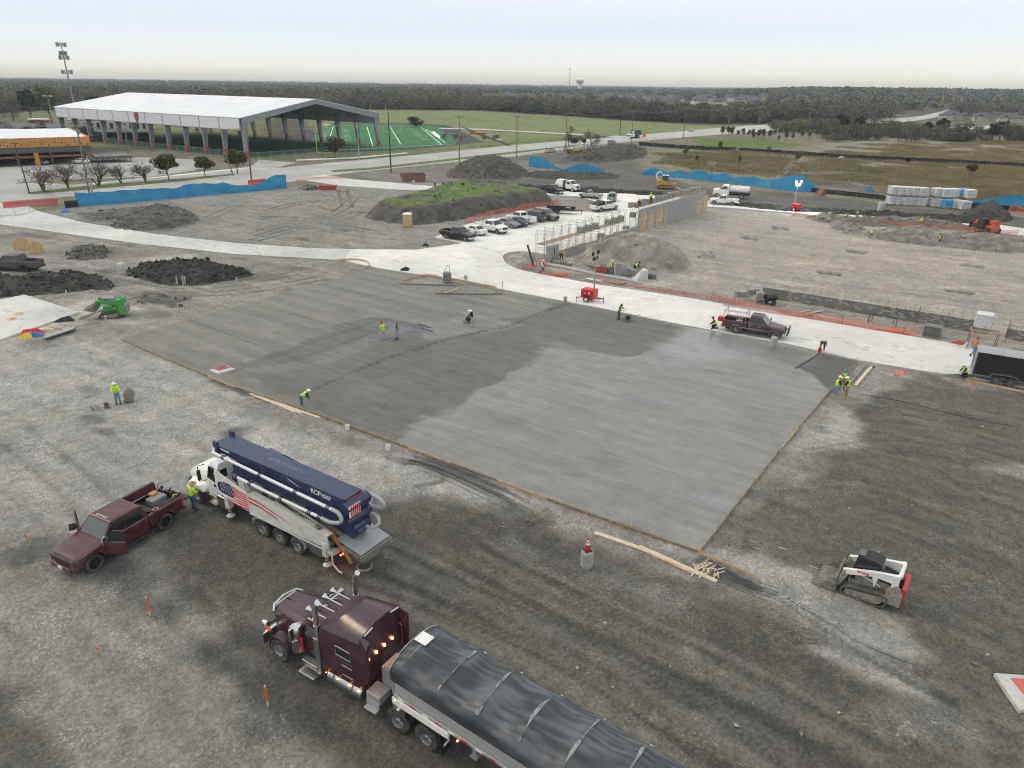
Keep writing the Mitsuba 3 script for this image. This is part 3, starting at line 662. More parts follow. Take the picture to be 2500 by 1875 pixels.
# streets
MS=lambda*q:smooth_line(q,4)[:,:2].tolist()
STREET=MS((-160,420),(0,412),(165,402),(400,382),(570,366),(735,350),(943,331),(1121,313),(1339,295),(1478,283),(1613,272),(1798,262),(1966,254),(2040,241),(2073,230),(2131,212))+MS((2148,213),(2100,234),(2060,246),(1966,263),(1798,275),(1613,287),(1478,297),(1306,312),(1121,337),(920,357),(740,376),(640,392),(400,408),(165,424),(0,437),(-160,450))
sheet('street',STREET,.06,-.3,.36,.45,'wide pale concrete street behind the site',z_terr=True)
sheet('street',[(-160,385),(0,390),(60,392),(150,400),(330,384),(540,362),(560,345),(640,352),(560,372),(400,386),(160,404),(0,414),(-160,420)],.064,-.3,.36,.45,'side street in front of the orange clad building')
sheet('verge',[(60,417),(200,402),(400,386),(505,376),(500,379),(390,392),(200,409),(70,420)],.16,-.1,.16,2.4,'grass median strip with street trees',m='surface_ground')
sheet('verge',[(715,369),(800,363),(943,347),(1121,327),(1260,313),(1150,327),(943,351),(800,367),(722,372)],.16,-.1,.16,2.5,'grass median strip in the far street',m='surface_ground')
sheet('verge',[(640,347),(760,345),(900,333),(943,326),(1121,309),(1330,293),(1300,290),(1100,303),(900,322),(760,335),(600,343)],.12,-.1,.17,2.3,'grass verge along the far street',m='surface_ground')
sheet('sidewalk',[(200,397),(330,384),(460,370),(540,362),(540,364.5),(460,373),(330,387),(200,400)],.16,-.1,.55,.2,'white sidewalk along the side street')
sheet('sidewalk',[(640,345),(760,341),(880,330),(880,332),(760,343.5),(640,348)],.16,-.1,.5,.3,'pale path along the sports ground fence')
sheet('parking_lot',[(-200,360),(0,362),(203,353),(300,340),(420,345),(460,362),(330,382),(60,392),(-200,385)],.05,-.2,.33,.3,'pale car park in front of the orange clad building')
sheet('path',MS((700,268),(900,275),(1050,279),(1240,289),(1430,298))+MS((1430,300),(1240,291.5),(1050,281),(900,277),(700,270)),.05,-.2,.42,.4,'thin pale path across the far meadow')
sheet('concrete_pad',[(53,639),(172,677),(0,737),(-180,790),(-180,690)],.16,-.2,.55,.1,'clean pale concrete pad at the left edge')
# ---------------------------------------------------------------- trees
def leafm(name,c,c2=None,sc=.5):
 c2=c2 or tuple(v*.55 for v in c)
 scene['surface_'+name]={'type':'twosided','inner':{'type':'principled','base_color':mottled(c2,c,sc,3),'roughness':.85,'specular':.2}}
leafm('bark',(.13,.105,.085));leafm('twig',(.15,.125,.105),(.10,.083,.07));leafm('leaf_olive',(.105,.10,.028),(.035,.035,.014))
leafm('leaf_fresh',(.13,.165,.035),(.055,.075,.02));leafm('leaf_dark',(.035,.042,.02));leafm('blossom',(.55,.53,.46),(.30,.29,.22))
leafm('wood_brown',(.19,.158,.132),(.105,.09,.076),.05);leafm('wood_olive',(.16,.16,.075),(.09,.092,.05),.05);leafm('wood_dark',(.075,.10,.062),(.045,.06,.042),.05);leafm('wood_fresh',(.22,.25,.085),(.12,.14,.055),.05)
leafm('dry_grass',(.33,.26,.16),(.20,.155,.095),.4);leafm('weeds',(.20,.21,.075),(.12,.125,.055),.4)
def tris(c,size,rng,flat=.0):
 """One small triangle at each centre, turned at random."""
 n=len(c);a=rng.normal(size=(n,3));a/=np.linalg.norm(a,axis=1,keepdims=True)
 b=np.cross(a,rng.normal(size=(n,3)));b/=np.linalg.norm(b,axis=1,keepdims=True)
 s=np.broadcast_to(size,(n,))[:,None]*rng.uniform(.6,1.4,(n,1))
 v=np.stack([c+a*s,c-a*s*.5+b*s*.7,c-a*s*.5-b*s*.7],1).reshape(-1,3)
 return trimesh.Trimesh(v,np.arange(3*n).reshape(-1,3),process=False)
def sticks(p0,p1,r0,r1):
 """Tapered three-sided sticks, many at once."""
 p0,p1=np.asarray(p0,float),np.asarray(p1,float);n=len(p0)
 d=p1-p0;d/=np.linalg.norm(d,axis=1,keepdims=True)+1e-9
 a=np.cross(d,np.where(np.abs(d[:,2:])<.9,[0,0,1.0],[1.0,0,0]));a/=np.linalg.norm(a,axis=1,keepdims=True);b=np.cross(d,a)
 r0,r1=np.broadcast_to(r0,(n,)),np.broadcast_to(r1,(n,));V=[]
 for p,r in((p0,r0),(p1,r1)):
  for k in range(3):
   q=2*np.pi*k/3;V.append(p+r[:,None]*(math.cos(q)*a+math.sin(q)*b))
 v=np.stack(V,1).reshape(-1,3)
 f=np.array([[0,1,4],[0,4,3],[1,2,5],[1,5,4],[2,0,3],[2,3,5]])
 return trimesh.Trimesh(v,(f[None]+6*np.arange(n)[:,None,None]).reshape(-1,3),process=False)
def branches(H,spread,rng,levels=4,kids=4,stem=.25,multi=1,up=.55):
 """Forking limbs: start and end points, radii, and the outer tips."""
 segs=[];ends=[]
 def grow(p,d,L,r,lv):
  q=p+d*L*.5+rng.normal(size=3)*L*.04;e=q+(d+rng.normal(size=3)*.12)*L*.5
  segs.append((p,q,r,r*.82));segs.append((q,e,r*.82,r*.6))
  if lv==0:ends.append(e);return
  for k in range(kids if lv<levels else kids+1):
   nd=d*up+rng.normal(size=3)*spread+[0,0,.18];nd/=np.linalg.norm(nd)
   grow(p+(e-p)*rng.uniform(.55,1.0),nd,L*rng.uniform(.55,.8),r*.52,lv-1)
 for k in range(multi):
  d=np.array([rng.normal()*.22*(multi>1),rng.normal()*.22*(multi>1),1.0]);d/=np.linalg.norm(d)
  grow(np.zeros(3),d,H*stem,H*.022,levels)
 a=[np.array([s[i]for s in segs])for i in range(4)]
 return a[0],a[1],a[2],a[3],np.array(ends)
@lru_cache(None)
def tree_mesh(kind,seed):
 """(trunk, crown, crown surface) of a tree 1 m tall; the kind sets habit and leaf."""
 rng=np.random.default_rng(seed)
 if kind=='bare':
  a,b,r0,r1,e=branches(1.0,.55,rng,4,4,.27,1)
  k=r0<.006
  tw=e[rng.integers(0,len(e),900)]+rng.normal(size=(900,3))*.028
  crown=cat(sticks(a[k],b[k],r0[k]*1.1,r1[k]),tris(tw,.016,rng))
  trunk=sticks(a[~k],b[~k],r0[~k],r1[~k]);s='surface_twig'
 elif kind=='vase':
  a,b,r0,r1,e=branches(1.0,.42,rng,3,4,.36,4,.75)
  k=r0<.006
  tw=e[rng.integers(0,len(e),500)]+rng.normal(size=(500,3))*.05
  crown=cat(sticks(a[k],b[k],r0[k]*1.2,r1[k]),tris(tw,.018,rng))
  trunk=sticks(a[~k],b[~k],r0[~k],r1[~k]);s='surface_twig'
 else:
  dens,sz,sh,s={'oak':(2600,.034,(.40,.36),'surface_leaf_olive'),'fresh':(1500,.034,(.30,.40),'surface_leaf_fresh'),'dark':(1800,.036,(.34,.40),'surface_leaf_dark'),
       'blossom':(1300,.03,(.30,.42),'surface_blossom'),'row':(900,.042,(.30,.42),'surface_leaf_fresh'),'bush':(900,.05,(.55,.45),'surface_leaf_dark')}[kind]
  c=[];cz=.62 if kind!='bush' else .42
  for _ in range(16):
   q=rng.normal(size=3);q/=np.linalg.norm(q);q*=rng.uniform(.35,.85)
   o=q*[sh[0],sh[0],sh[1]]*.8+[0,0,cz]
   m=dens//16;w=rng.normal(size=(m,3));w/=np.linalg.norm(w,axis=1,keepdims=True);w*=rng.uniform(.35,1,(m,1))**.5
   c.append(o+w*np.array([sh[0],sh[0],sh[1]*.7])*rng.uniform(.32,.52))
  c=np.vstack(c);c=c[c[:,2]>.12]
  a,b,r0,r1,e=branches(1.0,.5,rng,2,4,.33,1)
  crown=tris(c,sz,rng);trunk=sticks(a,b,r0,r1)
 top=max(crown.vertices[:,2].max(),.1)
 return mv(trunk,s=1/top),mv(crown,s=1/top),s
def tree(kind,label,at,H,seed=1,rot=0,group=None,wide=1.0,name='tree',cat_='tree'):
 tr,cr,s=tree_mesh(kind,seed)
 t=Th(name,label,cat_,(at[0],at[1],at[2]-.05),rot,group,s=(H*wide,H*wide,H))
 t.p('trunk',tr,'surface_bark',False);t.p('crown',cr,s,False)
 return t
def th_(base,top):b=g(*base);return b,top_z(b,top)
# street trees on the median
for i,(x,y,ty,k,lab)in enumerate([(96,415,354,'vase','bare spreading street tree leftmost on the median beside the dark lamp post'),(148,408,352,'vase','second bare street tree from the left on the median'),
  (213,402,350,'vase','third bare street tree, right behind the leaning utility pole'),(263,397,350,'vase','fourth bare street tree from the left on the median'),(315,394,344,'vase','tall bare street tree just left of the olive green oak'),
  (365,390,338,'oak','dense olive green round oak on the street median'),(444,383,343,'oak','small dark olive street tree between two larger ones'),(521,376,329,'oak','wide bushy oak at the right end of the median'),]):
 b,H=th_((x-(0 if i<7 else 8),y),ty-8)
 tree(k,lab,b,H,3+i,i*37,wide=1.35 if k=='vase' else 1.15)
for x,y,ty in((906,238,220),(1079,241,222),(1115,243,228),(860,238,222),(1385,262,238),(740,238,224)):
 b,H=th_((x,y),ty);tree('fresh','fresh green tree standing out of the brown wood edge',b,H,150+x%3,x,'green trees in the wood edge',wide=1.0)
b,H=th_((724,342),292);tree('oak','olive green oak in front of the pavilion fence corner',b,H,21,40,wide=1.25)
for x,y,ty,k,lab in[(31,262,200,'bare','bare brown tree leftmost beyond the sports ground road'),(70,262,192,'dark','dark green tall tree left of the phone mast'),(112,268,178,'fresh','tall leafy green tree just left of the phone mast'),(150,255,196,'bare','bare tree right behind the phone mast foot'),
  (20,300,258,'bare','bare tree by the car park at the left picture edge'),(68,312,270,'oak','small round olive tree on the car park island'),(98,312,262,'fresh','yellow-green leafy tree next to the pavilion corner'),(205,252,205,'dark','dark evergreen behind the white flat school roof'),(240,250,208,'bare','bare tree behind the pavilion roof end'),(10,255,205,'bare','bare brown tree cut by the left picture edge')]:
 b,H=th_((x,y),ty);tree(k,lab,b,max(H,4),30+x,x*7)
for i,(x,y,ty,k)in enumerate([(897,276,250,'bush'),(960,303,285,'bare'),(982,302,288,'bare'),(1000,305,290,'bare'),(1045,306,292,'bare'),(1068,306,288,'bare'),(1228,315,286,'bare'),(1252,313,290,'bare'),(1290,308,287,'bare'),(1232,294,268,'bare')]):
 b,H=th_((x,y),ty);tree(k,'thin bare tree or bush on the green meadow beyond the far street',b,H,60+i,i*50,'bare trees on the meadow',wide=1.2)
b,H=th_((1240,318),296);tree('oak','pair-like round green tree left of the larger bare oak by the far street',b,H,71,wide=1.2)
b,H=th_((1276,315),278);tree('bare','tall dense bare oak behind the far street',b,H,72,wide=1.2)
b,H=th_((1262,314),299);tree('dark','small dark green tree in front of the bare oak by the far street',b,H,73,wide=1.2)
for x,y,ty,k,lab in[(1536,377,344,'blossom','white blossoming small tree on the brown field nearest the blue fence left'),(1704,396,352,'blossom','largest white blossoming tree behind the blue fence by the lit light tower'),(1722,352,328,'fresh','yellow-green sapling in front of the black silt fence'),
  (1597,353,335,'fresh','small bright green shrub on the brown field'),(2096,384,352,'oak','lone olive shrub-like tree on the right part of the field'),(1960,357,340,'dark','dark low shrub standing at the black silt fence'),(1590,335,318,'blossom','pale flowering tree beyond the silt fence'),
  (1555,326,304,'fresh','green sapling beyond the silt fence left'),(1660,333,312,'bare','thin bare sapling by the silt fence'),(1480,340,316,'fresh','leafy green shrub at the left end of the brown field'),(1505,352,334,'fresh','light green weed shrub at the left end of the brown field')]:
 b,H=th_((x,y),ty);tree(k,lab,b,H,80+x%17,x,wide=1.1)
rng=random.Random(5)
for i in range(30): # rows of nursery trees
 r,k=divmod(i,10)
 x0,y0,x1,y1=[(1560,293,1660,300),(1625,300,1735,288),(1680,306,1830,292)][r]
 x,y=x0+(x1-x0)*k/9+rng.uniform(-2,2),y0+(y1-y0)*k/9+rng.uniform(-1,1)
 b=g(x,y);H=top_z(b,y-rng.uniform(15,24))
 tree('row','young light green tree in the planted rows beside the far street',b,H,100+i%4,i*31,'planted rows of young trees',wide=.95)
for i in range(26): # belt of bare trees near the pond
 x=1800+i*18+rng.uniform(-6,6);y=300+rng.uniform(-8,8)-(8 if i<8 else 0)
 if 1905<x<1925:continue
 b=g(x,y);H=top_z(b,y-rng.uniform(24,48));tree('bare' if rng.random()<.7 else 'dark','bare brown tree in the belt before the pond and houses',b,H,120+i%5,i*77,'tree belt by the pond',wide=1.2)
# ---------------------------------------------------------------- woods: clumps of trees placed many times
def clump(name,R,n,H,nt,size,mats,seed,trunks=True):
 rng=np.random.default_rng(seed);parts={m:[]for m in mats};pr0,pr1=[],[]
 for i in range(n):
  a,r=rng.uniform(0,6.28),R*math.sqrt(rng.uniform(0,1));c=np.array([r*math.cos(a),r*math.sin(a),0]);h=H*rng.uniform(.65,1.15);w=h*rng.uniform(.26,.42)
  m=mats[rng.integers(0,len(mats))]
  q=rng.normal(size=(nt,3));q/=np.linalg.norm(q,axis=1,keepdims=True);q*=rng.uniform(.3,1.05,(nt,1))**.5
  parts[m].append(c+q*[w,w,h*.36]+[0,0,h*.6])
  pr0.append(c);pr1.append(c+[0,0,h*.7])
 d={'type':'shapegroup'}
 for m,c in parts.items():
  if c:d['crown_'+m]=plyd(tris(np.vstack(c),size,rng),S(m),False)
 if trunks:d['trunks']=plyd(sticks(pr0,pr1,.22,.08),S('bark'),False)
 scene[name]=d
for i,ms in enumerate([('wood_brown','wood_brown','wood_olive'),('wood_brown','wood_dark','wood_brown'),('wood_olive','wood_fresh','wood_brown'),('wood_brown','wood_olive','wood_dark')]):
 clump(f'near_clump_{i}',13,11,13,150,.62,tuple(dict.fromkeys(ms)),200+i)
for i,ms in enumerate([('wood_brown','wood_olive'),('wood_dark','wood_brown','wood_olive'),('wood_dark','wood_olive'),('wood_fresh','wood_brown','wood_dark')]):
 clump(f'far_clump_{i}',42,46,11,34,1.9,ms,220+i,False)
_nw=[0]
def woods(group,x,y,s=1.0,sz=None):
 _nw[0]+=1;z=float(terr(x,y))
 m=T().translate([float(x),float(y),z-.3])@T().rotate([0,0,1],rng.uniform(0,360))@T().scale([s,s,(sz or s)*rng.uniform(.85,1.15)])
 scene[f'woodland__{_nw[0]:04d}']={'type':'instance','group':{'type':'ref','id':group},'to_world':m}
labels['woodland']={'label':'grey-brown and olive early spring woods running back to the horizon','category':'woodland','kind':'stuff'}
edge=gp([(-120,252),(60,240),(240,232),(420,232),(560,236),(700,238),(800,236),(940,237),(1040,238),(1140,244),(1238,251),(1360,259),(1478,266),(1600,268),(1690,262)])
for q,_ in[along(edge,11)]:
 for k in range(4):
  for c in q:
   dd=c[:2]/np.linalg.norm(c[:2]);o=8+k*17+rng.uniform(-4,4)
   gi=rng.choice([0,0,1,3,2])if c[0]<60 else rng.choice([0,0,1,1,3])
   woods(f'near_clump_{gi}',c[0]+dd[0]*o+rng.uniform(-4,4),c[1]+dd[1]*o,rng.uniform(.8,1.05))
for _ in range(1900):
 d=math.exp(rng.uniform(math.log(850),math.log(9000)));a=rng.uniform(-.72,.72)
 x,y=d*math.sin(a),d*math.cos(a)
 px,py=proj((x,y,terr(x,y)))
 if 1030<px<1680 and d<1450 and rng.random()<.96:continue # the open ground with houses
 if 1880<px<2160 and d<1800 and abs(px-(1966+(py-259)*-3.75))<80:continue # the far road
 if px>1650 and d<1000:continue
 woods(f'far_clump_{rng.choice([0, 0, 1, 2, 3]) if px < 1500 else rng.choice([1, 2, 3, 0])}',x,y,rng.uniform(.8,1.25),1.0 if d<3000 else 1.15)
for i in range(150): # wood behind the tree belt at right
 px,py=rng.uniform(1690,2330),rng.uniform(243,268)
 c=g(px,py)
 if 1870<px<2270 and abs(px-(1966+(py-259)*-3.75))<70:continue
 if px>2000 and py>249:continue
 woods(f'near_clump_{rng.choice([0, 1, 3])}',c[0],c[1],rng.uniform(.75,1.1))
for i in range(60):
 c=g(rng.uniform(-60,330),rng.uniform(214,242));woods(f'near_clump_{rng.choice([0, 1, 2, 3])}',c[0],c[1],rng.uniform(.6,.9))
for i in range(110): # brush below the tree belt
 px,py=rng.uniform(1795,2260),rng.uniform(291,306)
 if 1890<px<1960 and py>298:continue
 if px>2010 and py<298:continue
 c=g(px,py);woods(f'near_clump_{rng.choice([0, 0, 1, 3])}',c[0],c[1],rng.uniform(.30,.5))
for i in range(26):
 px=rng.uniform(1690,1960);c=g(px,rng.uniform(281,288));woods(f'near_clump_{rng.choice([0, 1, 2])}',c[0],c[1],rng.uniform(.4,.6))
# rough grass and weeds on the brown field
for i,(m,h)in enumerate((('dry_grass',.55),('weeds',.5))):
 r2=np.random.default_rng(240+i);c=r2.uniform(-5,5,(420,3))*[1,1,0]
 scene[f'tuft_patch_{i}']={'type':'shapegroup','blades':plyd(sticks(c,c+r2.normal(size=(420,3))*[.22,.22,.08]+[0,0,h],.05,.01),S(m),False)}
labels['rough_grass']={'label':'tall dry grass and weeds covering the brown field behind the blue fence','category':'grass','kind':'stuff'}
n_=0
for _ in range(620):
 x,y=rng.uniform(1430,2260),rng.uniform(305,430)
 if y>352+(x-1430)*.13 or y<333-(x-1480)*.05:continue
 if 1690<x<1960 and 365<y<412 and rng.random()<.6:continue
 c=g(x,y);n_+=1
 scene[f'rough_grass__{n_:03d}']={'type':'instance','group':{'type':'ref','id':f'tuft_patch_{1 if rng.random() < .35 else 0}'},'to_world':T().translate([float(v)for v in c])@T().rotate([0,0,1],rng.uniform(0,360))@T().scale(rng.uniform(.8,1.3))}

# ---------------------------------------------------------------- sports pavilion, playing field
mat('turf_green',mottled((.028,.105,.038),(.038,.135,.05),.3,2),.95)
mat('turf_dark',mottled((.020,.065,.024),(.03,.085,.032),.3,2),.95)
mat('track_black',mottled((.035,.038,.045),(.055,.058,.066),.2,2),.95)
mat('line_white',(.62,.64,.62),.9)
mat('post_yellow',(.60,.55,.08),.5)
PH=math.radians(56.1);ex=np.array([math.cos(PH),math.sin(PH),0]);ey=np.array([-ex[1],ex[0],0]);A_=np.array([-83.5,227.47,0])
W_,L_p,he,hr=58.8,113.0,11.67,16.64;hf=he-3.5
PAV=T([[ex[0],ey[0],0,A_[0]],[ex[1],ey[1],0,A_[1]],[0,0,1,0],[0,0,0,1]])
pv=Th('pavilion','huge open-sided sports pavilion with white gabled roof and grey columns','pavilion');pv.m=PAV
NB=11
for i in range(NB+1):
 y=L_p*i/NB
 for sx in(0,1):
  x=sx*W_;d=1 if sx==0 else-1
  pv.p('column',hull([(x+d*o,y+w,z)for z,a in((0,.9),(hf,2.0))for o in(0,a)for w in(-.35,.35)]+[(x+d*o,y+w,he-.3)for o in(0,2.2)for w in(-.35,.35)]),S('beam_grey'),False)
  pv.p('column_pad',bx(x-d*.12,x+d*1.05,y-.45,y+.45,.05,2.2,.05),S('dull_red'),False)
 for sx in(0,1):
  x0,x1=sx*W_,W_/2;d=1 if sx==0 else-1
  pv.p('rafter',hull([(x0,y+w,he-z)for w in(-.25,.25)for z in(.15,2.0)]+[(x1,y+w,hr-z)for w in(-.25,.25)for z in(.15,1.3)]),S('beam_grey'),False)
for sx in(0,1):
 x0,x1=(-.6,W_/2)if sx==0 else(W_+.6,W_/2)
 pv.p('roof',hull([(x0,y,he+z-.05)for y in(-.7,L_p+.7)for z in(0,.18)]+[(x1,y,hr+z)for y in(-.7,L_p+.7)for z in(0,.18)]),S('roof_white'),False)
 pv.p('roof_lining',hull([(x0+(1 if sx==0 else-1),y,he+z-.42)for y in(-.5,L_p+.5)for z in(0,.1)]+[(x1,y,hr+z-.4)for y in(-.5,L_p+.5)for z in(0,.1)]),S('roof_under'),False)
 for i in range(NB):
  y0,y1=L_p*i/NB+.12,L_p*(i+1)/NB-.12;xx=-.45 if sx==0 else W_+.45
  pv.p('fascia_panel',bx(xx-.06,xx+.06,y0,y1,hf+.1,he-.1),S('fascia_white'),False)
 for i in range(NB+1):
  y=L_p*i/NB;xx=-.45 if sx==0 else W_+.45;pv.p('fascia_post',bx(xx-.15,xx+.12,y-.12,y+.12,hf,he-.05),S('beam_grey'),False)
 for z in(hf,he):pv.p('fascia_rail',bx((-.45 if sx==0 else W_+.45)-.12,(-.45 if sx==0 else W_+.45)+.12,-.2,L_p+.2,z-.12,z+.06),S('beam_grey'),False)
for y in(-.5,L_p+.5):
 for sx in(0,1):
  x0,x1=(0,W_/2)if sx==0 else(W_,W_/2)
  pv.p('gable_beam',hull([(x0,y+w,he-z)for w in(-.12,.12)for z in(.0,1.9)]+[(x1,y+w,hr-z)for w in(-.12,.12)for z in(.0,1.35)]),S('beam_grey'),False)
# the crest on the sixth panel: a red head-like shield with dark outline
cy=L_p*5.5/NB;cz=(hf+he)/2
sh=Polygon([(-.7,1.5),(.75,1.5),(1.25,.9),(1.1,-.1),(.6,-1.0),(.25,-1.7),(-.3,-1.7),(-.6,-.9),(-1.15,.0),(-1.2,.9)])
pv.p('crest_border',mv(ext([(-a,b)for a,b in np.array(sh.buffer(.18).exterior.coords)[:-1]],'x',-.56,-.53),0,cy,cz),S('black_plastic'),False)
pv.p('crest',mv(ext([(-a,b)for a,b in np.array(sh.buffer(-.05).exterior.coords)[:-1]],'x',-.60,-.565),0,cy,cz),S('dull_red'),False)
pf=np.array([[-1,-1],[W_+1,-1],[W_+1,L_p+2],[-1,L_p+2]])
w2=lambda q:A_[:2]+q[:,:1]*ex[:2]+q[:,1:]*ey[:2]
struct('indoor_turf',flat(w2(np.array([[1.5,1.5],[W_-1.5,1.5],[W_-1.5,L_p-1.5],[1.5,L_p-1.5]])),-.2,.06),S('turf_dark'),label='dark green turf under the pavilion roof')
struct('field_surround',flat(gp([(628,302),(672,273),(720,265.5),(862,265.5),(969,271),(1066,316),(985,319),(700,331)]),-.2,.04),S('track_black'),label='black surround of the football field')
TURF=[(672,303),(712,269.5),(734,267.5),(862,268.5),(941,273),(989,303),(982,311),(850,322),(700,326)]
struct('football_field',flat(gp(TURF),-.2,.055),S('turf_green'),label='bright green football field with white lines')
for q in[[(720,272),(712,300)],[(792,272),(806,318)],[(842,273),(866,312)],[(909,275),(954,313)],[(921,280),(962,308)],[(700,326),(982,311.3)],[(722,270),(938,274)]]:
 a,b=g(*q[0]),g(*q[1]);one('field_line','white painted line on the football field','field line',beam(a+[0,0,.062],b+[0,0,.062],.35,.012),S('line_white'),sm=False,group='white field lines')
for(xa,ya,xb,yb)in[(886,278,918,302),(706,281,700,301),(746,279,752,301)]:
 for k in range(9):
  c=g(xa+(xb-xa)*k/8,ya+(yb-ya)*k/8);one('field_line','short white hash mark on the football field','field line',beam(c+[-1.5,-.1,.062],c+[1.5,.1,.062],.5,.012),S('line_white'),sm=False,group='white hash marks')
c=gp([(931,285),(938,284),(954,297),(947,298)]);one('field_mat','white rectangle of cover sheet beside the end line of the field','sheet',flat(c,.05,.085),S('line_white'),sm=False)
def goal(x0,x1,yb,yt,ycross,label):
 a=g((x0+x1)/2,yb);hc,ht=top_z(a,ycross),top_z(a,yt)
 d=(g(x1,yb)-g(x0,yb));Lg=np.linalg.norm(d)/2;d/=2*Lg
 t=Th('goal_post',label,'goal post',a)
 t.p('stem',cyl((0,0,0),(0,0,hc),.12),S('post_yellow'));t.p('crossbar',cyl(-d*Lg+[0,0,hc],d*Lg+[0,0,hc],.1),S('post_yellow'))
 for s_ in(-1,1):t.p('upright',cyl(d*s_*Lg+[0,0,hc],d*s_*Lg+[0,0,ht],.09),S('post_yellow'))
goal(804,836,281,223,263,'yellow goal post at the far end of the football field')
goal(829,869,302,239,285,'yellow goal post in front of the pavilion corner column')
goal(686,722,341,275,330,'tall yellow goal uprights standing inside the pavilion fence')
for i,(x,y)in enumerate([(913,287),(850,288),(830,280),(868,283),(800,300)]):pass

# ---------------------------------------------------------------- buildings at left
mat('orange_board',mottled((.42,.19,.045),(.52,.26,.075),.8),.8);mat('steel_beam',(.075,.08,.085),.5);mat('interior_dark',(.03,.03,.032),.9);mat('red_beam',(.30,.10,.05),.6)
a,b=g(204,352),g(0,361);d=(b-a);d/=np.linalg.norm(d);bn=np.array([d[1],-d[0],0]);bn=bn if bn[1]>0 else-bn
ht,hb=top_z(a,294.5),top_z(a,314)
bl=Th('building','unfinished building with orange boarded parapet and open ground floor','building');bl.m=T([[d[0],bn[0],0,a[0]],[d[1],bn[1],0,a[1]],[0,0,1,0],[0,0,0,1]])
Lb,Db=72,46
bl.p('roof',bx(.3,Lb,.3,Db,ht-1.0,ht-.25),S('roof_white'),False)
bl.p('roof_ridge',hull([(4,6,ht-.3),(Lb,6,ht-.3),(4,Db-4,ht-.3),(Lb,Db-4,ht-.3),(20,22,ht+1.3),(Lb,22,ht+1.3)]),S('roof_white'),False)
nb=46
for i in range(nb):
 x0=Lb*i/nb
 bl.p('parapet_board',bx(x0+.02,x0+Lb/nb-.02,-.06,.12,hb,ht-(.03 if i%2 else 0)),S('orange_board'),False)
for i in range(26):bl.p('side_board',bx(-.06,.12,i*Db/26+.15,(i+1)*Db/26+.11,hb,ht),S('orange_board'),False)
for i in range(nb):bl.p('board_bracket',bx(Lb*i/nb+.55,Lb*i/nb+.85,-.12,-.06,hb+(.25+.35*(i%3)),hb+(.6+.35*(i%3))),S('black_plastic'),False)
bl.p('lintel',bx(0,Lb,.1,.5,hb-1.5,hb-.02),S('steel_beam'),False)
bl.p('cross_beam',bx(0,Lb,1.2,1.5,hb-2.9,hb-2.3),S('red_beam'),False)
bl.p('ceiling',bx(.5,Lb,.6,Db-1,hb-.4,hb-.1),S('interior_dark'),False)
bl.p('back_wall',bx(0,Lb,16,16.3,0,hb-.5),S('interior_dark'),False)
for i,xx in enumerate(range(2,Lb,8)):
 bl.p('steel_column',bx(xx-.2,xx+.2,.6,1.0,0,hb-.4),S('steel_beam'),False)
for xx in(13.5,27,41,54):bl.p('boarded_column',bx(xx-.55,xx+.55,-.35,.5,0,hb-1.5),S('orange_board'),False)
bl.p('canopy',bx(-9.5,-.2,-3,7,hb-3.4,hb-2.9),S('steel_beam'),False)
for xx,yy in((-9,-2.6),(-6,-2.6),(-3,-2.6),(-9,6.5),(-6,6.5),(-3,6.5)):bl.p('canopy_column',bx(xx-.12,xx+.12,yy-.12,yy+.12,0,hb-3.4),S('steel_beam'),False)
mat('roof_dark',(.075,.07,.085),.7);mat('wall_cream',(.50,.48,.42),.8);mat('wall_white',(.58,.57,.53),.8);mat('window_dark',(.03,.035,.04),.2)
def hall(label,x0,x1,yb,yt,depth,wall,roof,win=8,name='building',slope=0.0,rows=1,group=None):
 a,b=g(x0,yb),g(x1,yb);L=np.linalg.norm(b-a);d=(b-a)/L;n=np.array([-d[1],d[0],0]);h=top_z((a+b)/2,yt)
 t=Th(name,label,'building',group=group);t.m=T([[d[0],n[0],0,a[0]],[d[1],n[1],0,a[1]],[0,0,1,a[2]],[0,0,0,1]])
 t.p('wall',bx(0,L,0,depth,-1,h-.3),S(wall),False);t.p('roof',bx(-.3,L+.3,-.3,depth+.3,h-.3,h+.2),S(roof),False)
 for r in range(rows):
  for i in range(win):
   w=L/win;zb=h*(.2+.75*r/rows);t.p('window',bx(w*i+w*.25,w*i+w*.75,-.08,.1,zb,zb+h*.5/rows),S('window_dark'),False)
 return t
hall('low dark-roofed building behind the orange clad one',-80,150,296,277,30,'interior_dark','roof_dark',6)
hall('cream school wing with small windows seen under the pavilion fascia',150,320,283,258,14,'wall_cream','wall_white',12)
hall('long white flat-roofed school block at the far left',-60,92,209,191,40,'wall_cream','wall_white',10)
hall('white school block right of the phone mast',145,246,213,197,30,'wall_white','wall_white',8)
hall('pale flat school block furthest back on the left',180,330,198,188,60,'wall_cream','wall_white',10)
hall('dark screened ball court behind the pavilion, left part',105,330,303,287,1.0,'fabric_black','fabric_black',0,'court_screen')
hall('white batting shed on the left car park road',62,100,266,258,6,'dull_red','line_white',2,'shed')

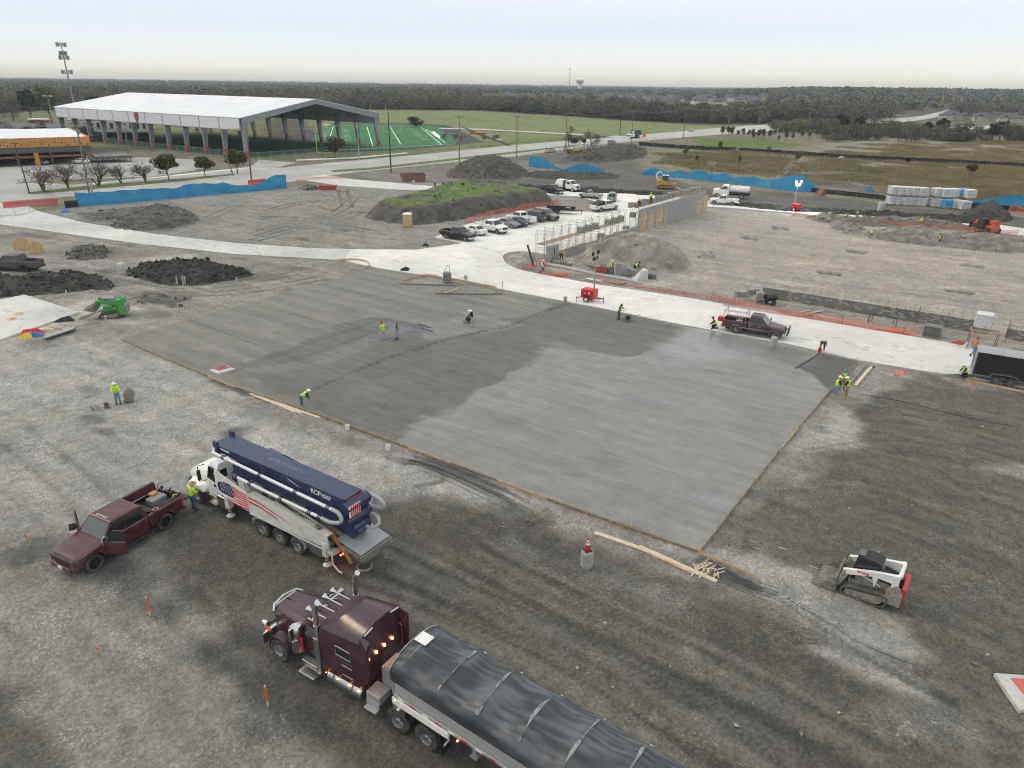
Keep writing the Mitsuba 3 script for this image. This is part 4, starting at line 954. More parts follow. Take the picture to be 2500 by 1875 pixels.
# ---------------------------------------------------------------- masts, poles, wires
def at_dist(x,dist):
 d=ray(x,190);d=d[:2]/np.linalg.norm(d[:2]);q=d*dist;return np.array([q[0],q[1],float(terr(*q))])
b=at_dist(1252,2300);h=top_z(b,170.5)
t=Th('water_tower','white bulb-topped water tower on the horizon','water tower',b)
t.p('tank',lathe([(3,h-14),(10,h-10.5),(12.2,h-7),(12.2,h-2.5),(9,h-.8),(0,h)],28),S('wall_white'));t.p('column',lathe([(6,0),(5.2,h*.3),(5.0,h-14),(7.5,h-11.5)],20),S('roof_white'))
b=at_dist(1229.5,2300);h=top_z(b,145)
t=Th('radio_mast','thin red and white radio mast left of the water tower','mast',b)
for i in range(8):t.p('mast_section',cat([cyl((1.1*math.cos(q),1.1*math.sin(q),h*i/8),(1.1*math.cos(q),1.1*math.sin(q),h*(i+1)/8),.35,n=4)for q in(0,2.1,4.2)]),S('dull_red' if i%2 else 'wall_white'),False)
b=at_dist(152,420);h=top_z(b,92)
t=Th('phone_mast','tall grey monopole phone mast with four rings of antennas','phone mast',b)
t.p('pole',cyl((0,0,0),(0,0,h),.45,.22,12),S('steel_grey'))
for z,w in((h-.8,2.0),(h-4.5,1.5),(h-6.4,2.0),(h-12.5,2.2)):
 r_=t.new('antenna_ring')
 t.p(r_+'/platform',cat([tube([(w*math.cos(q),w*math.sin(q),z),(w*math.cos(q+2.09),w*math.sin(q+2.09),z)],.09,5)for q in(0,2.09,4.19)]),S('steel_grey'))
 for k in range(9):q=k*.698;t.p(r_+'/antenna',bx(w*math.cos(q)-.17,w*math.cos(q)+.17,w*math.sin(q)-.17,w*math.sin(q)+.17,z-.9,z+.9),S('steel_grey'),False)
for x,yt in((84,0),(1015,183),(872,181),(655,180),(1638,185),(2076,187)):
 if not yt:continue
 b=at_dist(x,3500);h=top_z(b,yt);one('far_mast','thin far mast standing out of the horizon woods','mast',cyl((0,0,0),(0,0,h),1.2,.8,5),S('steel_grey'),b,group='far masts')
def upole(label,bx_,by,tx,ty,m='pole_wood',arm=1.3,tr=0,name='utility_pole',lean=True):
 b=g(bx_,by);h=top_z(b,ty);n=ray(tx,ty)
 t=Th(name,label,'utility pole',b)
 # the top lies where the sight line at (tx, ty) passes the pole's height and distance
 s_=(b[:2]@b[:2])/(n[:2]@b[:2]);top=_C+n*s_-b;top=np.clip(top,[-1.2,-1.2,0],[1.2,1.2,99])
 t.p('pole',cyl((0,0,-.3),top,.19,.12,10),S(m))
 if arm:
  t.p('crossarm',beam(top+[-arm,.15,-.35],top+[arm,-.15,-.35],.12,.14),S('pole_wood' if m!='galvanised' else 'galvanised'),False)
  for k in(-.9,-.35,.4,.9):t.p('insulator',cyl(top+[k*arm,-.15*k,-.28],top+[k*arm,-.15*k,-.02],.05,n=6),S('pipe_grey'))
 for k in range(tr):
  q=2.0+k*2.4;c=top+[.42*math.cos(q),.42*math.sin(q),-1.7];t.p('transformer',lathe([(.27,0),(.3,.1),(.3,.9),(.22,1.0)],12,c=c),S('galvanised'))
 return b+top
P1=upole('leaning wooden utility pole with crossarm at the left end of the blue fence',194,423,165,271,arm=1.2,tr=1)
P1b=upole('slim pale metal pole beside the leaning wooden pole',200,423,187,338,'galvanised',0)
P2b=upole('yellowish pole with two white transformers in front of the pavilion',277,341,269,265,'pole_wood',.7,2)
P2=upole('red-brown pole behind the right end of the left blue fence',544,398,532,277,'pole_red',.5)
P2c=upole('short grey pole between oak and pavilion',505,380,484,330,'pole_wood',.4)
P3=upole('dark thin pole at the far street edge, left of the big dirt pile',845,373,838,241,'pole_dark',0)
P3b=upole('grey pole with transformers before the pavilion right column',776,347,771,265,'galvanised',.6,2)
P4=upole('wooden pole left of the big dirt pile, nearest of the street row',992,358,993,250)
P5=upole('wooden pole right of the big dirt pile',1116,344,1117,249)
P6=upole('wooden pole by the excavators on the far street',1222,329,1225,243)
P7=upole('pole beside the white dump truck on the far street',1364,315,1368,238)
P7b=upole('short dark pole with lamp beyond the far street',1339,292,1342,247,'pole_dark',.5)
row=[P7]
for bx_,by,tx,ty in[(1476,299,1482,234),(1572,278,1579,231),(1638,270,1643,230),(1697,262,1700,231),(1747,268,1750,234),(1796,267,1799,232),(1836,256,1837,233)]:
 row.append(upole('wooden pole in the row receding along the far street at right',bx_,by,tx,ty));lk=list(labels)[-1];labels[lk]['group']='receding row of utility poles'
bl_=g(64,419);h=top_z(bl_,311)
t=Th('street_lamp','dark twin-headed street lamp at the left end of the median','street lamp',bl_)
t.p('pole',cyl((0,0,0),(-.5,0,h),.13,.08),S('pole_dark'))
for s_ in(-1,1):t.p('arm',tube([(-.5,0,h),(-.5+s_*.9,.2,h+.1)],.05,6),S('pole_dark'));t.p('lamp_head',bx(-.5+s_*1.3-.4,-.5+s_*1.3+.4,0,.4,h,h+.2,.05),S('steel_grey'))
bl_=g(119,281);h=top_z(bl_,207)
t=Th('flood_light','tall grey twin floodlight post left of the pavilion','street lamp',bl_)
t.p('pole',cyl((0,0,0),(0,0,h),.16,.1),S('galvanised'))
for s_ in(-1,1):t.p('lamp_head',bx(s_*1.4-.7,s_*1.4+.7,-.3,.3,h-.2,h+.15,.05),S('wall_white'));t.p('arm',tube([(0,0,h),(s_*1.4,0,h)],.06,6),S('galvanised'))
def wire(a,b,sag=.9,label='thin overhead wire slung between street poles',r=.028):
 q=np.linspace(0,1,14)[:,None];pts=a*(1-q)+b*q-np.array([0,0,1])*(4*q*(1-q))*sag
 one('power_line',label,'power line',tube(pts,r,4),S('steel_grey'),group='overhead wires')
far_l=P1+(P1-P2b)*np.array([1,1,0])*.8+[0,0,1.0]
for o in(-.9,.35,.9):
 wire(P1+[o*1.2,0,0],np.array([-175,150,P1[2]+1.5+o]),1.2);wire(P1+[o*1.2,0,0],P2+[o*.4,0,0],1.0)
 wire(P2+[o*.4,0,0],P3b+[o*.5,0,0],.8)
ch=[P4,P5,P6,P7]+row[1:]
wire(P3b,P4,1.0);wire(P1+[0,0,-2.2],P2b,.8);wire(P2b,P2,.8)
for a,b in zip(ch[:-1],ch[1:]):
 for o in(-1.1,1.1):wire(a+[o,0,-.1],b+[o,0,-.1],1.3)

# ---------------------------------------------------------------- fences
def chain_fence(label,px,h,step=3.0,cell=.5,m='galvanised',name='chain_link_fence',r=.035,rail=True,panel_m=None):
 q,hd=along(gp(px),step);t=Th(name,label,'fence')
 for c in q:t.p('post',cyl(c,c+[0,0,h],r,n=6),S(m))
 w=[]
 for a,b in zip(q[:-1],q[1:]):
  L=np.linalg.norm(b-a);n=int((L+h)/cell)
  for k in range(n):
   u0=k*cell
   for flip in(0,1): # diagonal wires
    s0,s1=max(0,u0-h),min(L,u0);z0,z1=u0-s0,u0-s1
    if s1-s0<.05:continue
    A1,B1=(s0,z0),(s1,z1)
    if flip:A1,B1=(L-s0,z0),(L-s1,z1)
    w.append((a+(b-a)*A1[0]/L+[0,0,min(A1[1],h)],a+(b-a)*B1[0]/L+[0,0,max(B1[1],0)]))
  if rail:
   for z in(h,.15):t.p('rail',cyl(a+[0,0,z],b+[0,0,z],r*.7,n=5),S(m))
 w0,w1=np.array([x[0]for x in w]),np.array([x[1]for x in w])
 t.p('wire_mesh',sticks(w0,w1,.012,.012),S(panel_m or m),False,kind='stuff')
mat('fence_green',(.16,.22,.19),.6)
chain_fence('green-grey chain link fence around the open pavilion and field',[(227,317),(330,330),(488,347),(562,353),(690,342),(849,331),(940,320)],3.0,4.2,.42,'galvanised',panel_m='fence_green')
chain_fence('temporary wire fence along the near edge of the far street',[(832,375),(900,372),(992,361),(1116,346),(1222,331),(1320,319),(1420,305)],1.8,3.4,.5)
chain_fence('low wire fence by the site entrance gate',[(720,388),(752,385),(790,384),(815,390)],1.7,3.0,.5)
chain_fence('temporary wire fence at the left site entrance',[(-30,466),(20,470),(60,463),(90,452),(135,437)],1.8,3.2,.5)
chain_fence('wire fence posts running behind the black silt fence',[(1700,398),(1800,408),(1880,420),(1960,428)],1.9,5.0,.7)
def cloth_fence(label,px,h,m,sag=.0,seed=1,step=.8,pole=4.0,name='fabric_fence',cat_='fence',tops=None,pm='galvanised',thick=.03,lean=.25):
 P_=smooth_line(gp(px),6);q,hd=along(P_,step);n=len(q);r=np.random.default_rng(seed)
 s=np.arange(n)*step;nrm=np.stack([-np.sin(np.radians(hd)),np.cos(np.radians(hd)),np.zeros(n)],1)
 if tops is None:top=np.full(n,h)
 else:top=h*np.interp(np.linspace(0,1,n),np.linspace(0,1,len(tops)),tops)
 top=top-sag*np.abs(np.sin(np.pi*s/pole))*(.4+r.uniform(0,.6,n))
 wv=n2(s,s*0,.35,seed)-.5
 rows=[]
 for k,z in enumerate(np.linspace(0,1,6)):
  off=lean*(wv*1.2*math.sin(math.pi*z)+.25*(n2(s,s*0+z*2,.9,seed+1)-.5))
  rows.append(q+nrm*off[:,None]+np.array([0,0,1])*(top*z)[:,None])
 G_=np.stack(rows);v,f=grid_mesh(G_,6,n)
 v2=np.vstack([v,v+np.tile(nrm,(6,1))*thick]);f2=np.vstack([f,f[:,::-1]+len(v)])
 t=Th(name,label,cat_);t.p('fabric',trimesh.Trimesh(v2,f2,process=False),S(m),True)
 for c,tz in zip(*[x[::max(1,int(pole/step))]for x in(q,top)]):t.p('post',cyl(c-[0,0,.2],c+[0,0,max(tz,.5)+.15],.035,n=6),S(pm))
cloth_fence('blue fabric fence at the left along the street, sagging at right',[(167,446),(230,442),(310,435),(385,428),(470,420),(545,414),(622,406)],2.5,'fabric_blue',.25,1,tops=[1.05,1.0,1.0,1.0,.95,.85,1.1,1.0,.95,.55,.6,1.2,1.25])
cloth_fence('blue fabric fence in the middle, slumped into waves',[(1143,360),(1190,365),(1235,371),(1290,373),(1310,372)],2.6,'fabric_blue',.3,2,tops=[1.2,1.2,1.1,.7,.35,.25,.5,.9,.9,.5,.3])
cloth_fence('long blue fabric fence behind the tall block wall',[(1388,378),(1440,382),(1500,388),(1560,394),(1620,401),(1680,410),(1730,415),(1770,414)],2.7,'fabric_blue',.2,3,tops=[.35,.9,.6,.5,.75,.6,.95,.8,.7,.95,.6,.7,.9,.7,.8,1.0,1.3,1.5,.9,.3])
cloth_fence('blue fabric fence at the right picture edge',[(2095,441),(2140,443),(2212,446),(2260,449)],2.2,'fabric_blue',.2,4,tops=[.4,.6,1.0,1.1,1.0])
cloth_fence('small blue fabric peak sticking up behind the silt fence',[(1862,414),(1880,416),(1900,418)],1.6,'fabric_blue',.1,5,tops=[.1,.5,1.0,.5,.1])
cloth_fence('black silt fence right of the lit light tower',[(1735,413),(1800,420),(1870,427),(1925,434),(2000,441),(2095,449),(2212,457),(2270,462)],1.0,'fabric_black',.1,6)
cloth_fence('black silt fence crossing the brown field',[(1380,314),(1440,319),(1520,324),(1640,330),(1700,334),(1850,344),(2000,351),(2130,358),(2280,366)],1.5,'fabric_black',.2,7,step=1.2)
cloth_fence('short black silt fence left of the blue fence',[(141,450),(165,447),(170,447)],1.3,'fabric_black',.1,8)
@lru_cache(None)
def barrier_mesh():return ext([(-.3,0),(.3,0),(.3,.15),(.13,.45),(.1,1.05),(-.1,1.05),(-.13,.45),(-.3,.15)],'x',-.93,.93)
for q,s_ in([[(8,451),(126,441)],8],[[(537,400),(575,396)],3]):
 a,b=g(*q[0]),g(*q[1]);hd=head(a,b)
 for k in range(s_):
  c=a+(b-a)*(k+.5)/s_;one('road_barrier','red plastic water barrier in the row at the site entrance' if s_==8 else 'red plastic barrier behind the sagging blue fence','barrier',barrier_mesh(),S('barrier_red'),c,hd,sm=False,group='red barriers at the left entrance' if s_==8 else 'red barriers behind the blue fence',s=(np.linalg.norm(b-a)/s_/1.9,1,1.05))
# ---------------------------------------------------------------- far houses and pond
mat('roof_slate',(.085,.085,.095),.8);mat('brick_pale',(.40,.36,.31),.85)
@lru_cache(None)
def house_mesh(k):
 w,d=[(12,10),(15,11),(10,12)][k]
 wall=cat(bx(-w/2,w/2,-d/2,d/2,0,3.4),bx(-w/2+1,-w/2+5,-d/2-2,-d/2,0,4.0))
 roof=cat(hull(corners(-w/2-.5,w/2+.5,-d/2-.5,d/2+.5,3.35,3.5)+[(-w/2+3,0,7.2),(w/2-3,0,7.2)]),hull([(-w/2+.6,-d/2-2.4,4),(-w/2+5.4,-d/2-2.4,4),(-w/2+.6,0,4),(-w/2+5.4,0,4),(-w/2+3,-d/2-2.4,6.4),(-w/2+3,0,6.4)]))
 return wall,roof
def house(label,c,rot,k,s_=1.0,group=None,wm='brick_pale',win=False):
 w,r=house_mesh(k);t=Th('house',label,'house',c,rot,group,s=s_)
 t.p('wall',w,S(wm),False);t.p('roof',r,S('roof_slate'),False)
 if win:
  for x in(-4.6,-2.6,.5,3):t.p('window',bx(x,x+1.2,-7.06 if x<-2 else-5.06,-6.9 if x<-2 else-4.9,1,2.6),S('window_dark'),False)
for x,y,k,lab in((2052,259,1,'large pale house with steep dark roofs beside the far road'),(2116,262,2,'pale house with twin front gables right of the far road'),(2178,265,1,'dark-roofed house furthest right by the pond')):
 house(lab,g(x,y),10 if x<2100 else-20,k,.95,win=True)
for i in range(64):
 x=rng.uniform(1050,1665);y=rng.uniform(210,226)+(x-1050)*.006
 house('small grey-roofed house in the far estate behind the woods',g(x,y),rng.uniform(0,180),i%3,rng.uniform(1.2,1.6),'houses of the far estate',rng.choice(['brick_pale','wall_white']))
for i in range(14):
 x=rng.uniform(1680,1960);y=rng.uniform(221,236)
 house('small grey-roofed house on the wooded slope at right',g(x,y),rng.uniform(0,180),i%3,rng.uniform(1.0,1.3),'houses on the wooded slope',rng.choice(['brick_pale','wall_white']))
hall('white barn on the distant slope',1798,1815,243,236,12,'wall_white','wall_white',2,'barn')
hall('long white shed among the distant trees',1648,1690,240,236,10,'wall_white','wall_white',3,'barn')
scene['surface_pond']={'type':'twosided','inner':{'type':'principled','base_color':{'type':'rgb','value':[.16,.19,.19]},'roughness':.08,'specular':.6}}
struct('pond',flat(gp([(2022,271),(2120,272),(2260,277),(2260,286),(2120,281),(2030,277)]),-.3,.25),'surface_pond',label='pale still pond in front of the houses at right')
# ---------------------------------------------------------------- thin air haze
scene['haze_air']={'type':'homogeneous','albedo':{'type':'rgb','value':[.95,.95,.95]},'sigma_t':{'type':'rgb','value':[.00010,.000115,.00014]}}
scene['haze']={'type':'cube','to_world':T().translate([0,7000,35])@T().scale([15000,9500,65]),'bsdf':{'type':'null'},'interior':{'type':'ref','id':'haze_air'}}
labels['haze']={'kind':'stuff','label':'thin pale haze over the far woods'}
scene['camera']['medium']={'type':'ref','id':'haze_air'}
# ---------------------------------------------------------------- wheels
@lru_cache(None)
def tyre_mesh(r,w,rr):
 m=lathe([(rr,-w/2+.02),(rr+.02,-w/2),(r*.93,-w/2),(r,-w*.36),(r,w*.36),(r*.93,w/2),(rr+.02,w/2),(rr,w/2-.02)],28,'y',caps=False)
 if r>.3: # tread grooves as shallow bars
  m=cat([m]+[mv(qbox((0,0,0),(.05,w*.72,.018)),r*math.sin(a),0,r*math.cos(a),ry=math.degrees(a))for a in np.arange(22)*2*math.pi/22])
 return m
@lru_cache(None)
def rim_mesh(rr,w,style,side):
 y=w/2
 if style=='truck':
  a=lathe([(rr,y-.01),(rr*.93,y+.0),(rr*.86,y-.09),(rr*.62,y-.12),(rr*.45,y-.10),(rr*.4,y-.02),(rr*.28,y),(0,y)][::-1],24,'y',caps=False)
  b=cat([cyl((rr*.74*math.sin(q),y-.12,rr*.74*math.cos(q)),(rr*.74*math.sin(q),y-.098,rr*.74*math.cos(q)),rr*.09,n=7)for q in np.arange(10)*.628])
 elif style=='drive':
  a=lathe([(rr,y-.01),(rr*.95,y-.02),(rr*.9,y-.17),(rr*.6,y-.18),(rr*.5,y-.15),(rr*.42,y-.13),(rr*.3,y-.02),(0,y-.02)][::-1],24,'y',caps=False)
  b=cat([cyl((rr*.72*math.sin(q),y-.19,rr*.72*math.cos(q)),(rr*.72*math.sin(q),y-.165,rr*.72*math.cos(q)),rr*.11,n=7)for q in np.arange(8)*.785])
 else:
  a=cat([lathe([(rr,y-.01),(rr*.94,y-.012),(rr*.9,y-.05),(rr*.88,y-.05),(rr*.9,y-.01)],24,'y',caps=False),lathe([(rr*.22,y-.05),(rr*.2,y-.015),(0,y-.012)][::-1],14,'y',caps=False)]+
    [mv(hull([(-.035,y-.05,rr*.15),(.035,y-.05,rr*.15),(-.025,y-.018,rr*.15),(.025,y-.018,rr*.15),(-.05,y-.05,rr*.9),(.05,y-.05,rr*.9),(-.035,y-.02,rr*.9),(.035,y-.02,rr*.9)]),ry=k*60)for k in range(6)])
  b=lathe([(rr*.95,y-.06),(rr*.9,y-.075),(0,y-.075)][::-1],20,'y',caps=False)
 return(a,b)if side>0 else(flipy(a),flipy(b))
def wheel(t,x,y,r,w,rr,style='spoke',rim='galvanised',z=None,dual=0,part='wheel',tyre='tyre'):
 side=1 if y>0 else-1;n=t.new(part);m0=t.m;z=r if z is None else z
 t.m=m0@T().translate([x,y,z])
 t.p(n+'/tyre',tyre_mesh(r,w,rr),S(tyre));a,b=rim_mesh(rr,w,style,side);t.p(n+'/rim',a,S(rim),40);t.p(n+'/rim_hollow',b,S('black_plastic'))
 if dual:t.m=m0@T().translate([x,y-side*dual,z]);t.p(n+'/inner_tyre',tyre_mesh(r,w,rr),S(tyre))
 t.m=m0
# ---------------------------------------------------------------- pickups and cars
@lru_cache(None)
def pickup_meshes(wb,cb,W,H,belt,hood,fo,ro,r,bedz):
 w=W/2;xf_,xr=wb/2+fo,-wb/2-ro;xc=wb/2-.58;xw=xc-.72;zs=.52*r/.4*.9
 nose=mhull([(xf_-.05,s*(w-.2),z)for s in(-1,1)for z in(zs+.12,hood-.22)]+[(xf_-.16,s*(w-.26),hood-.08)for s in(-1,1)]+[(xf_-.42,s*(w-.03),z)for s in(-1,1)for z in(zs,hood-.16)]+[(xc,s*w,z)for s in(-1,1)for z in(zs,belt-.06)]+[(xc,s*(w-.14),hood+.1)for s in(-1,1)]+[(xf_-.7,s*(w-.24),hood+.03)for s in(-1,1)])
 cabin=mbx(cb,xc+.01,-w,w,zs-.04,belt,.06)
 bed=mbx(xr,cb-.035,-w,w,zs+.06,belt+.04,.06)-mbx(xr+.06,cb-.1,-w+.12,w-.12,bedz,belt+1)
 body=nose+cabin+bed
 for x in(wb/2,-wb/2):
  for s in(-1,1):body=body-man(*(lambda c:(c.vertices,c.faces))(cyl((x,s*(w+.1),r),(x,s*(w-.38),r),r*1.2,n=24)))
 ti=.23;zr=H
 b0=[(xc-.06,s*(w-.05),belt-.02)for s in(-1,1)]+[(cb+.02,s*(w-.05),belt-.02)for s in(-1,1)]
 t0=[(xw,s*(w-ti),zr-.05)for s in(-1,1)]+[(cb+.16,s*(w-ti),zr-.05)for s in(-1,1)]
 top=[(xw-.14,s*(w-ti-.1),zr)for s in(-1,1)]+[(cb+.3,s*(w-ti-.1),zr)for s in(-1,1)]
 house_=tm(mhull(b0+t0+top))
 q={'front':[b0[0],b0[1],t0[1],t0[0]],'left':[b0[3],b0[1],t0[1],t0[3]][::-1],'rear':[b0[3],b0[2],t0[2],t0[3]]}
 # corners in order bl, br, tr, tl seen from outside
 front=[b0[1],b0[0],t0[0],t0[1]];rear=[b0[2],b0[3],t0[3],t0[2]]
 left=[b0[1],b0[3],t0[3],t0[1]];right=[b0[2],b0[0],t0[0],t0[2]]
 return tm(body),house_,front,rear,left,right,(xf_,xr,xc,xw,zs)
def pickup(label,pos,rot,paint,wb=3.7,cb=-1.0,W=2.02,H=1.93,belt=1.22,hood=1.12,fo=.95,ro=1.25,r=.40,rim='aluminium',bumper='chrome',bedz=.8,name='pickup_truck',group=None,doors=2,glass='glass',skip_doors=(),flare=None,cat_='pickup truck',lights='glass_light'):
 t=Th(name,label,cat_,pos,rot,group);w=W/2
 body,hs,fr,re_,le,ri,(xf_,xr,xc,xw,zs)=pickup_meshes(wb,cb,W,H,belt,hood,fo,ro,r,bedz)
 t.p('body',body,S(paint),28);t.p('cab_roof',hs,S(paint),25)
 t.p('windshield',panel(fr,.05,.95,.08,.92),S(glass));t.p('rear_window',panel(re_,.12,.88,.18,.85),S('glass'))
 n=doors;L=xc-cb
 for sd,q in((1,le),(-1,ri)):
  for k in range(n):
   a,b=.06+.9*k/n,.06+.9*(k+1)/n-.035
   if sd<0:a,b=1-b,1-a
   t.p('side_window',panel(q,a,b,.12,.88),S('glass'))
   x1=xc-.04-(L-.1)*k/n;x0=xc-.04-(L-.1)*(k+1)/n+.02
   if(sd,k)in skip_doors:continue
   d_=t.new('door')
   t.p(d_+'/panel',bx(x0,x1,sd*(w-.01),sd*(w+.012),zs+.04,belt-.03,.01),S(paint));t.p(d_+'/handle',bx(x0+.06,x0+.26,sd*(w+.01),sd*(w+.04),belt-.2,belt-.15,.01),S(paint if bumper!='chrome' else 'chrome'))
  t.p('mirror',hull([(xc-.18,sd*(w+.06),belt+.02),(xc-.18,sd*(w+.3),belt+.04),(xc-.18,sd*(w+.06),belt+.26),(xc-.18,sd*(w+.28),belt+.26),(xc-.06,sd*(w+.15),belt+.12)],.02),S('black_plastic' if paint!='white_paint' else paint))
  t.p('headlight',hull([(xf_-.07,sd*(w-.24),hood-.3),(xf_-.07,sd*(w-.24),hood-.16),(xf_-.3,sd*(w-.02),hood-.31),(xf_-.3,sd*(w-.02),hood-.15),(xf_-.03,sd*(w-.5),hood-.28),(xf_-.03,sd*(w-.5),hood-.17)]),S(lights))
  t.p('taillight',bx(xr-.012,xr+.10,sd*(w-.16),sd*(w+.012),belt-.42,belt-.06,.01),S('red_paint'))
  t.p('running_board',bx(-wb/2+r*1.35,wb/2-r*1.35,sd*(w-.05),sd*(w+.1),zs-.12,zs-.05,.02),S('black_plastic'))
  if flare:
   for x in(wb/2,-wb/2):t.p('wheel_flare',cat([beam((x+r*1.22*math.cos(a),sd*(w+.015),r+r*1.22*math.sin(a)),(x+r*1.22*math.cos(a+.35),sd*(w+.015),r+r*1.22*math.sin(a+.35)),.06,.09,(0,sd,0))for a in np.arange(0,2.9,.35)]),S(flare))
  for x in(wb/2,-wb/2):wheel(t,x,sd*(w-.16),r,.27,r*.62,rim=rim)
 t.p('grille',hull([(xf_-.06,s*(w-.5),z)for s in(-1,1)for z in(hood-.48,hood-.15)]+[(xf_+.0,s*(w-.55),z)for s in(-1,1)for z in(hood-.46,hood-.18)]),S('black_plastic'))
 t.p('front_bumper',hull([(xf_-.2,s*(w-.02),z)for s in(-1,1)for z in(zs-.02,zs+.2)]+[(xf_+.08,s*(w-.3),z)for s in(-1,1)for z in(zs,zs+.18)],.02),S(bumper))
 t.p('rear_bumper',bx(xr-.16,xr+.04,-w+.05,w-.05,zs-.02,zs+.16,.04),S(bumper))
 t.p('licence_plate',bx(xf_+.095,xf_+.11,-.16,.16,zs+.02,zs+.17),S('white_plain'));t.p('tailgate',bx(xr-.012,xr+.02,-w+.2,w-.2,zs+.25,belt-.02,.01),S(paint))
 t.p('underbody',bx(xr+.3,xf_-.3,-w+.3,w-.3,zs-.2,zs+.06),S('dark_frame'))
 return t
@lru_cache(None)
def car_meshes(L,W,H,belt,wb,kind,r):
 w=W/2;xf_,xr=L/2,-L/2;zs=.28
 if kind=='sedan':xc,xw,xb,xt=L*.18,L*.03,-L*.20,-L*.36
 else:xc,xw,xb,xt=L*.21,L*.09,-L*.43,-L*.485
 low=mhull([(xf_-.08,s*(w-.3),z)for s in(-1,1)for z in(zs+.1,belt-.32)]+[(xf_-.5,s*(w-.03),z)for s in(-1,1)for z in(zs,belt-.22)]+[(xc,s*w,z)for s in(-1,1)for z in(zs,belt-.02)]+[(xr+.45,s*w,z)for s in(-1,1)for z in(zs,belt)]+[(xr,s*(w-.18),z)for s in(-1,1)for z in(zs+.15,belt-.06)],.03)
 for x in(wb/2,-wb/2):
  for s in(-1,1):low=low-man(*(lambda c:(c.vertices,c.faces))(cyl((x,s*(w+.1),r),(x,s*(w-.3),r),r*1.15,n=22)))
 ti=.26
 b0=[(xc,s*(w-.05),belt-.02)for s in(-1,1)]+[(xt,s*(w-.07),belt-.02)for s in(-1,1)]
 t0=[(xw,s*(w-ti),H-.05)for s in(-1,1)]+[(xb,s*(w-ti),H-.05)for s in(-1,1)]
 hs=tm(mhull(b0+t0+[(x+dx,s*(w-ti-.1),H)for s in(-1,1)for x,dx in((xw,-.15),(xb,.12))]))
 return tm(low),hs,[b0[1],b0[0],t0[0],t0[1]],[b0[2],b0[3],t0[3],t0[2]],[b0[1],b0[3],t0[3],t0[1]],[b0[2],b0[0],t0[0],t0[2]],(xf_,xr,xc,zs)
def car(label,pos,rot,paint,kind='sedan',L=4.75,W=1.84,H=1.45,belt=.95,wb=2.8,r=.34,rim='aluminium',group=None,cat_='car',open_gate=False):
 t=Th('parked_car',label,cat_,pos,rot,group);w=W/2
 low,hs,fr,re_,le,ri,(xf_,xr,xc,zs)=car_meshes(L,W,H,belt,wb,kind,r)
 t.p('body',low,S(paint),30);t.p('cab_roof',hs,S(paint),25);t.p('windshield',panel(fr,.05,.95,.06,.94),S('glass_light'));t.p('rear_window',panel(re_,.08,.92,.1,.9),S('glass'))
 for sd,q in((1,le),(-1,ri)):
  n=2 if kind=='sedan' else 3
  for k in range(n):
   a,b=.1+.84*k/n,.1+.84*(k+1)/n-.03
   if sd<0:a,b=1-b,1-a
   t.p('side_window',panel(q,a,b,.12,.88),S('glass'))
  t.p('mirror',hull([(xc-.25,sd*(w+.02),belt+.02),(xc-.25,sd*(w+.2),belt+.16),(xc-.12,sd*(w+.1),belt+.1)],.03),S(paint))
  t.p('headlight',hull([(xf_-.06,sd*(w-.32),belt-.42),(xf_-.08,sd*(w-.32),belt-.3),(xf_-.42,sd*(w-.0),belt-.4),(xf_-.42,sd*(w-.0),belt-.27)]),S('glass_light'))
  t.p('taillight',bx(xr-.02,xr+.12,sd*(w-.4),sd*(w-.1),belt-.3,belt-.12,.02),S('red_paint'))
  for x in(wb/2,-wb/2):wheel(t,x,sd*(w-.12),r,.22,r*.66,rim=rim)
 t.p('grille',bx(xf_-.08,xf_+.035,-w+.42,w-.42,zs+.12,belt-.38,.03),S('black_plastic'));t.p('underbody',bx(xr+.3,xf_-.3,-w+.25,w-.25,zs-.1,zs+.05),S('dark_frame'))
 t.p('rear_bumper',bx(xr-.05,xr+.1,-w+.2,w-.2,zs+.05,zs+.3,.04),S(paint));t.p('licence_plate',bx(xr-.065,xr-.05,-.16,.16,belt-.35,belt-.2),S('white_plain'))
 if open_gate:t.p('open_hatch',hull([(xr+.3,s*.7,H-.05)for s in(-1,1)]+[(xr-.75,s*.65,H+.25)for s in(-1,1)]+[(xr-.7,s*.65,H+.15)for s in(-1,1)]),S(paint))
 return t
# ---- the row of vehicles on the pale lot
def mid(a,b,y,wb):return fit(a,b,wb/2,y,DZ)
def park(fn,label,pf,pr,y,wb,**kw):
 pos,rot=mid(pf,pr,y,wb);return fn(label,pos,rot,wb=wb,**kw)
cr=lambda x0,y0,s_:(lambda x,y:((x0+x/s_)/K,(y0+y/s_)/K))
c1=cr(1040,430,4.608)
pickup('black crew cab pickup at the front of the parked row, nearest the camera',*mid(c1(440,738),c1(222,703),-.9,3.75),'black_paint',wb=3.75,r=.40)
pickup('white crew cab pickup behind the white sedan, second pickup of the row',*mid(c1(800,656),c1(530,600),-.95,4.0),'white_paint',wb=4.0,W=2.06,H=2.02,belt=1.32,hood=1.24,r=.43,cb=-1.0)
def two(a,b):a,b=g(*a,DZ),g(*b,DZ);return(a+b)/2,head(b,a)
HR=mid(c1(800,656),c1(530,600),-.95,4.0)[1]
def at_rot(x,y,dr=0):return g(*c1(x,y),DZ),HR+dr
car('small white sedan between the black and the white pickup',*at_rot(545,648,176),'white_paint')
car('grey-brown sedan right of the white crew cab pickup',*at_rot(925,570,4),'steel_grey')
car('dark grey hatchback with its tailgate toward the drive',*at_rot(1010,555,182),'navy_paint',H=1.5)
pickup('white pickup parked tail-out toward the drive',*at_rot(1060,520,180),'white_paint',wb=3.6,cb=-.9)
